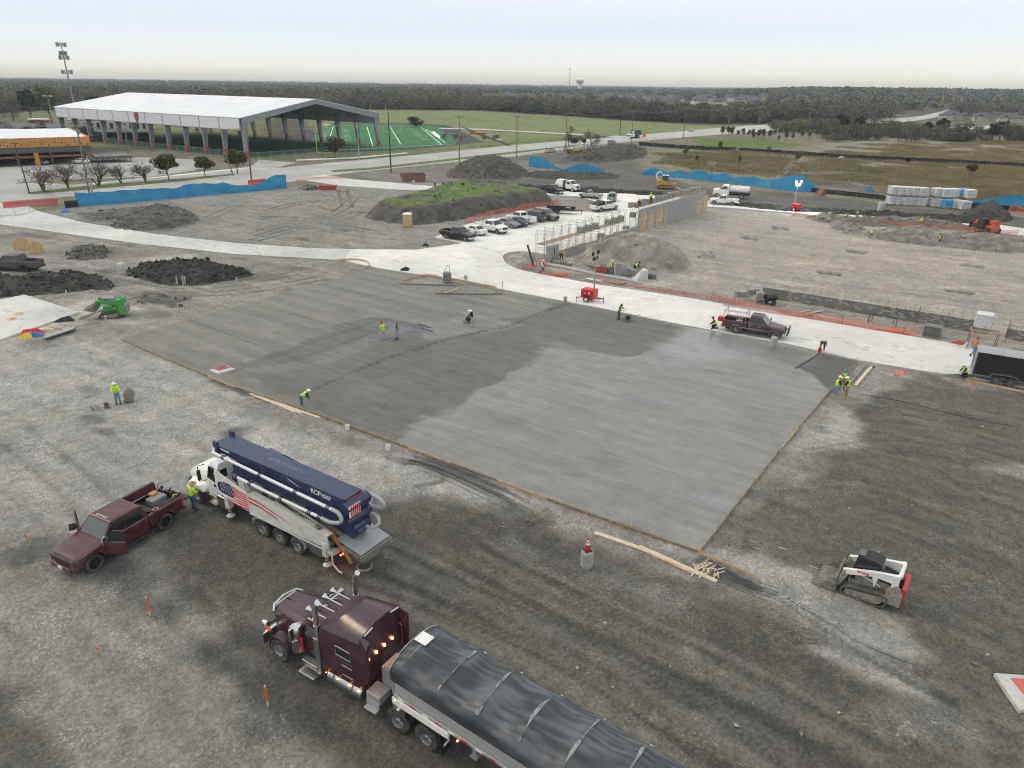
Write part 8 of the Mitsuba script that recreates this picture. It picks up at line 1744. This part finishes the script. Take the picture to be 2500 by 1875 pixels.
person('hooded worker in a lime vest pushing a power trowel at the slab edge',g(1336,690,SZ),-35,'push','dark_cloth','hi_vis','denim','dark_cloth','hood')
person('worker crouching behind the red box of the ladder rack pickup',g(1545,711,DZ),160,'kneel','dark_cloth','hi_vis','dark_cloth','dark_cloth')
person('worker in a pale hat bending over a red bucket on the white drive',g(1775,757,DZ),-110,'bend','khaki',None,'dark_cloth','lumber_pale','sun_hat')
person('blue-helmeted worker in a yellow vest, rear of the trio at the slab corner',g(1818,843,SZ),-100,'look','khaki','hi_vis','khaki','blue_plastic')
person('left worker of the trio at the slab corner in light jeans',g(1803,858,SZ),10,'look','dark_cloth','hi_vis','denim_light','white_plain','hard_hat','boot_yellow')
person('right worker of the trio at the slab corner in khaki trousers',g(1826,860),140,'look','dark_cloth','hi_vis','khaki','white_plain','hard_hat','boot_yellow')
person('worker in a white hard hat sitting on the black trailer ramp',g((1980+1600/4.254)/K,(780+608/4.254)/K,.2),170,'kneel','dark_cloth','hi_vis','dark_cloth')
person('worker in jeans striding behind the black trailer',g((1980+1670/4.254)/K,(780+382/4.254)/K,DZ),20,'walk','khaki','hi_vis_orange','denim_light','dull_red')
person('worker in a black jacket and white hat walking by the corner footing',g(*cw(118,1250),DZ),20,'walk','dark_cloth','white_plain','denim')
person('worker in a lime vest standing at the half-laid blocks',g(*cw(972,1250)),200,'stand','dark_cloth','hi_vis','denim')
person('worker leaning at the blocks beside the white wrapped pallet',g(*cw(1250,1232)),20,'bend','dark_cloth','hi_vis','dark_cloth','dark_cloth')
person('worker in an orange vest behind the corner pier',g(*cw(355,1085)),-100,'bend','dark_cloth','hi_vis_orange','dark_cloth','straw')
person('worker in yellow on the planks on top of the tall wall',wpos(u4+6,.9,4.1),100,'stand','hi_vis','hi_vis','dark_cloth','yellow_bright')
person('worker in red on the planks behind the tall wall',wpos(u4+2,1.0,3.9),80,'bend','red_flat','hi_vis_orange','dark_cloth','hi_vis_orange')
person('lone worker in a lime vest walking along the trench bank',g(*cp_(1390,628)),190,'walk','dark_cloth','hi_vis','dark_cloth','dark_cloth')
person('worker in white hat at the left end of the trench',g(*cp_(308,375)),0,'kneel','grey_cloth',None,'dark_cloth')
person('bending worker in lime shirt by the trench',g(*cp_(527,395)),180,'bend','hi_vis',None,'dark_cloth','yellow_bright')
person('worker in yellow vest and tan hat standing above the bending one at the trench',g(*cp_(592,375)),-90,'stand','khaki','hi_vis','denim','straw','sun_hat')
person('worker in a yellow vest behind the orange trench net',g(*cp_(1212,450)),180,'look','hi_vis','hi_vis','khaki','yellow_bright')
person('worker deep in the dug hole of the trench',g(*cp_(730,565)),60,'bend','khaki','hi_vis','khaki','straw')
person('tiny worker in a red vest standing on the far side of the grass mound',g(940,409),-60,'stand','dark_cloth','red_flat','dark_cloth')
# ---------------------------------------------------------------- small things lying about
def drum(label,pos,r,h,m='concrete_grey',top=True,name='concrete_drum'):
 return one(name,label,'drum',lathe([(r*.96,0),(r,.05),(r,h*.8),(r*1.03,h*.82),(r*1.03,h*.86),(r*.92,h*.93),(r*.85,h),(0,h)],22),S(m),pos)
dc=g(1267,1222);drum('concrete filled drum carrying a traffic cone',dc,.31,.95)
cn=Th('traffic_cone','orange traffic cone with white bands on the concrete drum','traffic cone',dc+[0,0,.95],20)
cn.p('base',bx(-.2,.2,-.2,.2,0,.04,.01),S('black_plastic'));cn.p('cone',lathe([(.15,.03),(.03,.72),(0,.73)],18),S('red_paint'));
for z in(.36,.52):cn.p('band',lathe([(.156-.175*(z-.03),z),(.156-.175*(z+.07),z+.10)],18),S('white_plain'))
dd=g(966,611,SZ+.1);drum('grey concrete drum with a bent pipe top on the gravel island',dd,.5,1.3,'concrete_wet');one('lifting_hook','bent steel hook on the concrete drum of the gravel island','hook',tube(smooth_line([(-.3,0,0),(-.25,0,.35),(0,0,.45),(0,0,.8),(.2,0,.9),(.35,0,.5),(.3,0,.1)],4),.03,6),S('steel_dark'),dd+[0,0,1.25])
hy=Th('standpipe','pale blue capped standpipe on the pointed gravel island','hydrant',g(1006,621,SZ+.1));hy.p('barrel',lathe([(.13,0),(.13,1.0),(.2,1.02),(.2,1.1),(.16,1.15),(.16,1.4),(.06,1.55),(0,1.56)],14),S('pipe_grey'));hy.p('outlet',cyl((-.3,0,1.2),(.3,0,1.2),.07),S('pipe_grey'))
drum('grey concrete drum at the slab edge in front of the maroon ladder rack pickup',g(1670,750,SZ),.33,1.0);drum('pale concrete cylinder at the left end of the dark dirt pile',g(264,590),.42,1.3,'concrete_light');drum('grey bollard by the entrance drive',g(894,400),.35,1.1);drum('grey covered manhole riser by the far drive',g(*cp_(822,325)),.7,2.2,name='manhole_riser')
one('concrete_lump','slumped column of spilled concrete beside the worker at lower left','concrete lump',(lambda m:trimesh.Trimesh(m.vertices+(n2(m.vertices[:,0]*3,m.vertices[:,2]*3+m.vertices[:,1],2.0,3)-.5)[:,None]*.3,m.faces))(trimesh.creation.icosphere(3).apply_scale([.38,.34,.62])),S('concrete_wet'),g(281,868)+[0,0,.45])
def stake(label,x,y,yt,m='orange_paint',tx=None,group=None):
 b=g(x,y);h=max(top_z(b,yt),.25);d=0 if tx is None else(tx-x)*.02
 t=Th('survey_stake',label,'stake',b,30,group);p1=np.array([d,0,h]);t.p('stake',beam((0,0,-.1),p1,.07,.035),S('lumber_pale'));t.p('painted_part',beam(p1*.25,p1*.9,.076,.041),S(m))
stake('leaning orange survey stake left of the maroon pickup',67,1172,1150,tx=57);stake('tall orange survey stake in front of the maroon pickup',324,1330,1289);stake('orange survey stake near the purple semi front wheel',579,1525,1480);stake('orange survey stake in front of the black trailer',2098,846,815);stake('orange stake standing on the pointed gravel island',1085,629,607);stake('pale lathe stake left of the lime-jacketed worker',157,858,836,'lumber_pale')
for x,y,yt,l in((561,558,545,'orange stake at the near side of the curving road'),(717,511,502,'orange stake on the lot beyond the curving road'),(39,639,632,'short stake behind the clean concrete pad'),(1240,443,430,'stake by the old silver pickup'),(1430,433,419,'stake behind the white drive')):stake(l,x,y,yt)
def bucket(label,pos,m='white_plain',r=.16,h=.36,cat_='bucket'):
 t=Th('bucket',label,cat_,pos);t.p('pail',lathe([(0,.0),(r*.85,0),(r,h),(r*1.06,h),(r*1.06,h-.03),(r*.98,h-.04),(r*.83,.02),(0,.02)],16),S(m));t.p('handle',tube([(-r,0,h-.05),(-r*.6,.1,h-.12),(r*.6,.1,h-.12),(r,0,h-.05)],.008,5),S('steel_dark'))
bucket('white bucket outside the form boards above the pump truck',g(838,972));bucket('white bucket by the form boards left of the bucket pair',g(751,928));bucket('blue-grey bucket behind the pump truck rear',g(812,1092),'pipe_grey',.2,.42);bucket('brown bucket near the lime-jacketed worker',g(231,882),'rust',.17,.4);bucket('red bucket in front of the bending worker on the drive',g(1770,761,DZ),'red_paint');bucket('grey bucket right of the slab edge',g(2002/1.1302,932),'pipe_grey',.2,.4);bucket('grey bucket near the red light tower',g(1221,650,DZ),'pipe_grey',.22,.45);bucket('glassy pale bucket near the form boards by the mud',g(437,830),'wrap')
def boards(label,pts,w,h,m,group=None,name='board',z=.03):return[one(name,label,'board',beam(g(*a,z),g(*b,z),w,h),S(m),sm=False,group=group)for a,b in pts]
boards('long pale plank lying from the drum toward the slab corner',[((1285,1150),(1400,1190))],.28,.05,'lumber_pale');boards('long pale plank ending beside the pile of cut stakes',[((1380,1180),(1548,1256))],.24,.08,'lumber_pale');boards('second pale plank alongside the long one',[((1378,1184),(1500,1240))],.10,.05,'lumber')
boards('pale plank outside the near form boards by the bending worker',[((540,850),(640,890)),((560,857),(690,902)),((590,862),(650,893))],.22,.05,'lumber_pale','planks outside the form boards')
rr=random.Random(17)
for i in range(34):
 x,y=rr.gauss(1518,16),rr.gauss(1232,9);c=g(x,y,.02+.02*(i%4));a=rr.uniform(0,3.1)if i<12 else rr.uniform(.3,.9);d=np.array([math.cos(a),math.sin(a),rr.uniform(-.05,.08)])*rr.uniform(.2,.35)
 one('cut_stake','short pale cut stake in the scattered pile by the slab corner','stake',beam(c-d,c+d+[0,0,.03],.05,.035),S('lumber_pale'),sm=False,group='pile of cut stakes')
def bundle(label,px,n,w,name='rebar_bundle',m='rebar',r=.012,L=None):
 P_=smooth_line(gp(px,.03),5);rng_=np.random.default_rng(len(label));ms=[];tg=np.gradient(P_,axis=0);tg/=np.linalg.norm(tg,axis=1,keepdims=True);nr=np.stack([-tg[:,1],tg[:,0],tg[:,0]*0],1)
 for i in range(n):
  a,b=sorted(rng_.uniform(0,1,2)*[.35,.35]+[0,.65]);q=np.interp(np.linspace(a,b,12),np.linspace(0,1,len(P_)),np.arange(len(P_)));k=q.astype(int).clip(0,len(P_)-1);o=rng_.normal()*w*.4
  ms.append(tube(P_[k]+nr[k]*(o+.05*np.sin(np.linspace(0,3,12)+i))[:,None]+[0,0,abs(rng_.normal())*.05],r,4))
 t=Th(name,label,'steel bars')
 for k in range(0,n,6):t.p('bar',cat(ms[k:k+6]),S(m),60)
bundle('long bundle of dark rebar lying outside the near form boards',[(868,988),(920,1000),(1000,1032),(1100,1080),(1215,1140)],34,1.0);bundle('second rebar bundle running right from the near slab corner',[(1505,1205),(1560,1235),(1620,1265),(1695,1292)],30,.7);bundle('thin single line of rebar running across the dark soil to lower right',[(1695,1292),(1790,1350),(1880,1400),(2010,1450)],3,.1)
bundle('loose rebar along the drive edge by the black trailer',[(1985,798),(2040,806),(2085,812)],6,.2);bundle('thin dark cable on the soil right of the slab corner',[(1840,850),(1950,868),(2080,900),(2212,925)],3,.1)
# left side
c5=cr(0,560,5.267)
for k in range(18):
 a,b=np.array(c5(560+(k%6)*9,1400-(k%6)*6)),np.array(c5(925+(k%6)*9,1285-(k%6)*6));one('steel_stud','grey steel stud in the strapped bundle at left','steel stud',beam(g(*a,.08+.13*(k//6)),g(*b,.08+.13*(k//6)),.2,.11),S('galvanised'),sm=False,group='bundle of steel studs')
for i,u in enumerate((.25,.55,.85)):
 a,b=np.array(c5(555,1405)),np.array(c5(940,1275));c=g(*(a+(b-a)*u));one('strap','dark strap round the steel stud bundle','strap',mv(cat(bx(-.03,.03,-.45,1.2,.42,.44),bx(-.03,.03,-.47,-.45,0,.43)),0,0,0,rz=head(g(*a),g(*b))),S('black_plastic'),c,sm=False,group='straps on the steel studs')
for x,y,sx,m,l,sh in((420,1350,1.6,'red_paint','red roll lying behind the yellow case','roll'),(330,1395,.9,'yellow_bright','yellow case at the end of the steel studs','case'),(475,1370,.8,'blue_plastic','blue cover at the end of the steel studs','cover'),(830,1180,1.4,'fabric_black','black crumpled sheet behind the steel studs','sheet'),(590,1290,1.2,'lumber_pale','short pale board behind the steel studs','board'),(685,1255,.9,'lumber','plywood offcut behind the steel studs','board')):
 r_=np.random.default_rng(int(x));one(sh if sh!='board' else 'offcut',l,sh,hull(np.vstack([[(-sx*.6,-.25,0),(sx*.6,-.25,0),(-sx*.6,.3,0),(sx*.6,.25,0)],r_.uniform([-sx*.5,-.2,.1],[sx*.5,.2,.5 if sh!='board' else .15],(7,3))]),.04),S(m),g(*c5(x,y)),25)
for x,y,w,l in((290,250,1.5,'left plywood form box on the bare lot'),(480,300,1.3,'right plywood form box on the bare lot')):
 t=Th('form_box',l,'plywood box',g(*c5(x,y)),15)
 for sx,sy in((1,0),(-1,0),(0,1),(0,-1)):t.p('side',bx(*((sx*w/2-.03,sx*w/2+.03,-w/2,w/2)if sx else(-w/2,w/2,sy*w/2-.03,sy*w/2+.03)),0,1.3),S('plywood'),False);t.p('batten',bx(*((sx*(w/2+.06)-.03,sx*(w/2+.06)+.03,-.06,.06)if sx else(-.06,.06,sy*(w/2+.06)-.03,sy*(w/2+.06)+.03)),0,1.35),S('lumber'),False)
for x,y,n,l in((383,616,1,'left single grey conduit stub below the dark dirt pile'),(396,616,2,'pair of grey conduit stubs below the dark dirt pile'),(532,593,4,'bundle of four grey conduit stubs at the right end of the dark dirt pile'),(513,618,1,'lone grey pipe stub right of the conduit pair'),(146,645,1,'grey pipe stub at the dark windrow end'),(386,674,1,'grey pipe stub right of the green loader'),(230,700,1,'grey post in front of the green loader')):
 b=g(x,y);h=top_z(b,y-18);t=Th('conduit_stub',l,'pipe stub',b)
 for k in range(n):t.p('pipe',cyl((.22*k,.1*(k%2),0),(.22*k+.03,.1*(k%2),h),.09,n=10),S('pipe_grey'))
for x,y,l in((115,1105,'red-brown core stub on the clean concrete pad, rear'),(60,1150,'red-brown core stub on the clean concrete pad, front')):pass
for c,l in((c5(240,1090),'rear sand patch on the clean concrete pad'),(c5(150,1155),'front sand patch on the clean concrete pad')):one('sand_patch',l,'sand',lathe([(.5,0),(.3,.12),(0,.2)],12),S('lumber'),g(*c,.16))
tl=Th('portable_toilet','tan portable toilet with white roof on the empty lot','portable toilet',g(881,490),-25);tl.p('cabin',bx(-.58,.58,-.6,.6,.08,2.1,.05),S('plywood'));tl.p('roof',hull([(x,y,2.1)for x in(-.62,.62)for y in(-.64,.64)]+[(x,y,2.32)for x in(-.4,.4)for y in(-.45,.45)],.02),S('white_plain'));tl.p('door',bx(-.42,.42,-.63,-.60,.15,2.0,.01),S('lumber'));tl.p('skid',cat(bx(-.6,.6,-.55,-.4,0,.1),bx(-.6,.6,.4,.55,0,.1)),S('black_plastic'));tl.p('vent_pipe',cyl((.35,.4,2.2),(.35,.4,2.55),.05),S('white_plain'))
# hatch at the lower right: red steel lid in a concrete collar
hc=gp([(2146,1460),(2255,1468),(2310,1530),(2200,1540)],0);struct('hatch_collar',flat(hc,-.1,.16),S('concrete_light'),label='concrete collar of the red hatch')
hq=gp([(2180,1472),(2242,1476),(2285,1516),(2208,1508)],0);hl=Th('hatch_lid','red-orange steel hatch lid at the lower right edge','hatch')
for a,b in((0.02,.49),(.51,.98)):hl.p('lid_leaf',flat(np.array([hq[0]+(hq[1]-hq[0])*a,hq[0]+(hq[1]-hq[0])*b,hq[3]+(hq[2]-hq[3])*b,hq[3]+(hq[2]-hq[3])*a]),.1,.2),S('red_orange'),False)
ip=gp([(452,800),(490,790),(508,798),(470,808)],SZ);struct('inlet_collar',flat(ip,.1,.165),S('concrete_light'),label='pale collar round the red lined drain box');one('drain_box','red lined drain box in the left edge of the slab','drain',flat(gp([(462,800),(488,794),(499,798),(472,805)]),.1,.18),S('dull_red'),sm=False)
# power trowels and bull floats
def trowel(label,pos,rot):
 t=Th('power_trowel',label,'power trowel',pos,rot);t.p('guard_ring',cat(mv(trimesh.creation.torus(.5,.02,24,6),0,0,.08),mv(trimesh.creation.torus(.5,.02,24,6),0,0,.2)),S('steel_dark'));t.p('engine',cat(bx(-.22,.22,-.18,.18,.25,.62,.05),cyl((0,0,.1),(0,0,.3),.1)),S('black_plastic'))
 for k in range(4):t.p('blade',mv(bx(.08,.48,-.07,.07,.01,.03),rz=90*k+20),S('worn_steel'))
 t.p('handle',tube([(-.2,0,.4),(-1.0,0,.85),(-1.35,0,1.0)],.022,6),S('steel_dark'))
trowel('power trowel in front of the hooded worker',g(1356,694,SZ),150);trowel('power trowel held by the worker in black',g(1012,697,SZ),-20)
for a,b,l in(((800,707),(917,703),'upper bull float with a long blue pole on the slab'),((795,740),(921,711),'lower bull float with a long pole on the slab')):
 t=Th('bull_float',l,'float');A1,B1=g(*a,SZ+.9),g(*b,SZ+.05);t.p('pole',cyl(A1,B1,.025,n=6),S('blue_plastic'));d=(B1-A1)/np.linalg.norm(B1-A1);s_=np.array([.75,-.65,0]);t.p('blade',beam(B1-s_*.9,B1+s_*.9,.2,.04),S('steel_dark'))
boards('dark screed bar lying on the slab at the upper right corner',[((1719,795),(1771,763))],.1,.08,'rebar',z=SZ+.04);boards('pale board at the right corner form',[((1835,828),(1870,787))],.15,.06,'lumber_old',z=.1);boards('wide pale plank at the right corner beside the form',[((1848,832),(1882,792))],.25,.06,'lumber_pale',z=.1)
c7=cr(1980,780,4.254)
for i in range(22):c=g(*c7(rr.gauss(930,45),rr.gauss(553,12)),.03+.02*(i%3));a=rr.uniform(0,3.1);d=np.array([math.cos(a),math.sin(a),.05])*.3;one('orange_stake','orange tipped stake in the heap beside the drive','stake',beam(c-d,c+d,.06,.04),S('mesh_orange' if i%3 else 'lumber_pale'),sm=False,group='heap of orange tipped stakes')
boards('push broom lying on the ground by the stake heap',[(c7(705,540),c7(850,590))],.05,.05,'lumber_pale',z=.05);boards('dark broom head beside the drive edge',[(c7(595,488),c7(660,495))],.25,.1,'black_plastic',z=.05)
# along the low wall
for i,(x,y)in enumerate([(650,350),(700,358),(740,352),(690,368)]):boards('grey board in the scattered stack before the low wall',[(cb_(x-40,y+6),cb_(x+45,y-8))],.25,.05,'lumber_old' if i%2 else 'pipe_grey','scattered boards before the low wall',z=.05+.04*i)
boards('long plank in front of the low wall',[(cb_(730,375),cb_(965,420))],.2,.05,'lumber');boards('angled plank by the generator',[(cb_(500,335),cb_(550,310))],.15,.05,'lumber')
mx=Th('mortar_mixer','black mortar mixer at the left end of the low block wall','mixer',g(*cb_(405,300)),20);mx.p('drum',hull([(x,.45*math.cos(a),.8+.4*math.sin(a))for x in(-.6,.6)for a in np.linspace(0,6.2,14)]),S('black_plastic'));mx.p('tow_bar',beam((-.6,0,.5),(-1.8,0,.4),.1,.1),S('dark_frame'));wheel(mx,0,.6,.3,.18,.18,rim='steel_dark');wheel(mx,0,-.6,.3,.18,.18,rim='steel_dark')
for i,(x,y)in enumerate([(185,240),(225,235),(265,225),(300,222),(325,290),(215,245)]):one('loose_blocks','loose heap of grey blocks left of the low wall end','blocks',stack_mesh(.85,.44 if i%2 else .66,.63 if i!=4 else 1.26),S('block'),g(*cb_(x,y)),20+37*i,False,'loose blocks by the low wall')
fr=Th('trestle','blue trestle frame behind the orange net','trestle',g(*cb_(1200,450)),W2H);fr.p('frame',cat([tube([(-1.3,0,0),(-1.3,0,1.1),(1.3,0,1.1),(1.3,0,0)],.05,6)]+[tube([(s_*1.3,0,z),(s_*1.0,0,z),(s_*1.0,0,1.1)],.035,5)for s_ in(1,-1)for z in(.3,.7)]),S('navy_paint'))
for k in range(4):one('barrier_board','orange barrier board in the pile by the drive','board',bx(-1.4,1.4,-.3+.17*k,-.16+.17*k,.02+.03*(k%2),.16,.01),S('orange_paint'),g(*cb_(1285,495)),W2H+k,False,'pile of orange barrier boards')
one('block_heap','small heap of blocks at the drive edge by the orange boards','blocks',cat(stack_mesh(1.3,.44,.21),mv(stack_mesh(.42,.44,.42),1.4,0,0)),S('block'),g(*cb_(1085,475)),W2H,False)
one('wrapped_pallet','white plastic wrapped bundle leaning by the half-laid blocks','bundle',hull([(-.8,-.5,0),(.9,-.5,0),(-.6,.6,0),(.9,.6,0),(.9,-.4,1.2),(.9,.4,1.2),(.0,-.2,1.1)],.08),S('wrap'),g(*cw(1310,1320)),30);one('tool_crate','red open crate by the half-laid blocks','crate',cat(bx(-.8,.8,-.4,.4,0,.1),bx(-.8,.8,-.4,-.33,.1,.75),bx(-.8,.8,.33,.4,.1,.75),bx(-.8,-.73,-.4,.4,.1,.75),bx(.73,.8,-.4,.4,.1,.75)),S('dull_red'),g(*cw(830,1240)),5,False)
for i,(x,y,l)in enumerate([(340,1265,'empty pallet lying near the corner footing'),(1050,1368,'brown empty pallet on the concrete strip')]):one('empty_pallet',l,'pallet',pallet_mesh(),S('lumber_old'),g(*cw(x,y)),W2H,False,s=1.4)
one('plastic_sheet','white plastic sheet lying by the light tower mast','sheet',hull([(-1.2,-.4,.02),(1.3,-.3,.02),(1.0,.5,.02),(-1.0,.4,.02),(.2,0,.12)]),S('wrap'),g(*cw(750,1320)),W2H)
one('red_sheet','red and white sheets under the scaffold by the black trailer','sheet',hull([(-1,-.5,0),(1.2,-.4,0),(.9,.5,0),(-.8,.5,0),(-.3,0,.35)],.03),S('dull_red'),g(*cb_(1770,585)),W2H);one('sand_bag','white bag heap by the scaffold behind the black trailer','bag',hull([(-.6,-.4,0),(.7,-.4,0),(0,.5,0),(.1,0,.6)],.1),S('wrap'),g(*cb_(1800,610)),0)
one('leaning_pipe','black pipe sticking up at an angle by the curved curb','pipe',cyl(g(1153,576),g(1153,576)+[-.9,0,2.9],.12),S('black_plastic'));one('black_bag','black rubbish bag on the drive above the slab','bag',hull([(-.5,-.2,.1),(.4,-.2,.1),(0,.3,.1),(.1,0,.4),(.5,.1,.2)],.1),S('fabric_black'),g(875,584,DZ));one('black_bag','black bag on the lot by the white kerb corner','bag',hull([(-.4,-.2,.1),(.4,-.2,.1),(0,.3,.1),(0,0,.35)],.1),S('fabric_black'),g(920,531))
one('red_skip','small dark red skip on the lot right of the blue fence','skip',hull([(-1.9,y,0)for y in(-.7,.7)]+[(1.5,y,0)for y in(-.7,.7)]+[(-2.1,y,1.0)for y in(-.8,.8)]+[(1.8,y,1.0)for y in(-.8,.8)]),S('dull_red'),g(800/1.1302+2,410),0,False);one('blue_tarp','crumpled blue sheet by the left dirt strip','sheet',hull([(-.9,-.3,0),(.9,-.2,0),(.5,.4,0),(-.6,.4,0),(-.2,0,.5),(.5,.1,.35)],.05),S('blue_plastic'),g(142,459));one('dig_bucket','rusty excavator bucket standing by the silt fence','excavator bucket',hull([(-1,y,0)for y in(-.7,.7)]+[(.9,y,0)for y in(-.7,.7)]+[(.3,y,1.5)for y in(-.6,.6)]+[(-.5,y,.9)for y in(-.7,.7)],.05),S('rust'),g(1770/1.0+2,423),30)
one('wood_offcuts','pale crossed timber trestle by the entrance road','timber',cat([beam((-1,k*.3,0),(1-.3*k,-.3*k,.7+.2*(k%2)),.08,.05)for k in range(-2,3)]),S('lumber_pale'),g(655,411));one('road_sign','white diamond sign lying on the slope right of the field','sign',mv(bx(-1.2,1.2,-1.2,1.2,0,.08),rz=45),S('white_plain'),g(1077,303)+[0,0,.1],0,False);one('red_mats','red mats on the slope right of the football field','mat',cat(bx(-3,3,-1.2,1.2,0,.5,.1),mv(bx(-2.5,2.5,-1,1,0,.5,.1),2,-3,0)),S('red_flat'),g(1028,288),10);boards('black drain strip across the slope right of the field',[((1000,275),(1100,314))],.9,.3,'fabric_black',z=.15)
one('white_box','small white box standing on the far verge','box',bx(-.6,.6,-.5,.5,0,1.8,.05),S('white_plain'),g(1356,306));one('orange_board','orange roadwork sign on the far street right of the dump truck','sign',cat(bx(-.9,.9,-.05,.05,.8,2.0),bx(-.04,.04,0,.06,0,.8)),S('mesh_orange'),g(1391,300),0,False);one('dead_hose','pale stone lump on the brown field','rock',hull([(-1.2,-.4,0),(1.2,-.5,0),(0,.6,0),(.4,0,.8),(-.5,0,.7)],.1),S('concrete_light'),g(1816,343))
for i in range(120): # stones and clods strewn over the near yard
 x,y=rr.uniform(0,2212),rr.uniform(760,1640);c=g(x,y)
 if Polygon(e_bot[:,:2].tolist()+e_right[:,:2].tolist()+e_top[::-1,:2].tolist()).buffer(.4).contains(shapely.Point(c[:2])):continue
 if abs(c[0]+11)<9 and 15<c[1]<38:continue
 r_=np.random.default_rng(i);one('loose_stone','loose stone lying in the gravel yard','stone',hull(r_.normal(size=(9,3))*[.05,.04,.025]*r_.uniform(.7,1.7)),S('concrete_grey' if i%3 else 'concrete_wet'),c+[0,0,.03],i*20,False,'stones strewn over the yard')
for i in range(26):
 x,y=rr.choice([(rr.uniform(560,900),rr.uniform(880,1010)),(rr.uniform(1560,1900),rr.uniform(1180,1320)),(rr.uniform(420,560),rr.uniform(800,860))]);c=g(x,y,.03);a=rr.uniform(0,3.1);d=np.array([math.cos(a),math.sin(a),0])*rr.uniform(.15,.4)
 one('wood_scrap','small scrap of wood lying in the gravel','wood scrap',beam(c-d,c+d,.05,.03),S('lumber_pale' if i%2 else 'lumber_old'),sm=False,group='scraps of wood in the yard')
one('muddy_box','tangle of white and green levelling tools near the worker at lower left','tools',cat([beam((rr.uniform(-.3,.3),rr.uniform(-.3,.3),.05),(rr.uniform(-.4,.4),rr.uniform(-.4,.4),.45),.05,.04)for _ in range(9)]),S('pipe_grey'),g(205,885));one('survey_flag','pink marking flag in the gravel at lower left','flag',cat(cyl((0,0,0),(0,0,.4),.008,n=5),bx(0,.13,-.003,.003,.3,.4)),S('hi_vis_orange'),g(212,1415),sm=False)
# ---------------------------------------------------------------- look-alikes of small groups: told apart by their order in the picture
ORD='first second third fourth fifth sixth seventh eighth ninth tenth eleventh twelfth thirteenth fourteenth fifteenth sixteenth seventeenth eighteenth nineteenth twentieth'.split()
same={}
for k,d in labels.items():
 if d.get('group')and '__' not in k:same.setdefault((d['group'],d['label']),[]).append(k)
for(grp,lab),ks in same.items():
 if not 1<len(ks)<=20:continue
 def xpos(k):
  e=next(v for q,v in scene.items()if(q==k or q.startswith(k+'__'))and 'filename' in v)
  c=meshkit.WRITTEN[e['filename']][0].mean(0);M=np.array(T(e['to_world']).matrix,float)if 'to_world' in e else np.eye(4)
  return proj(M[:3,:3]@c+M[:3,3])[0]
 for i,k in enumerate(sorted(ks,key=xpos)):
  s_=f'{lab}, {ORD[i]} from the left'
  if len(s_.split())<=16:labels[k]['label']=s_
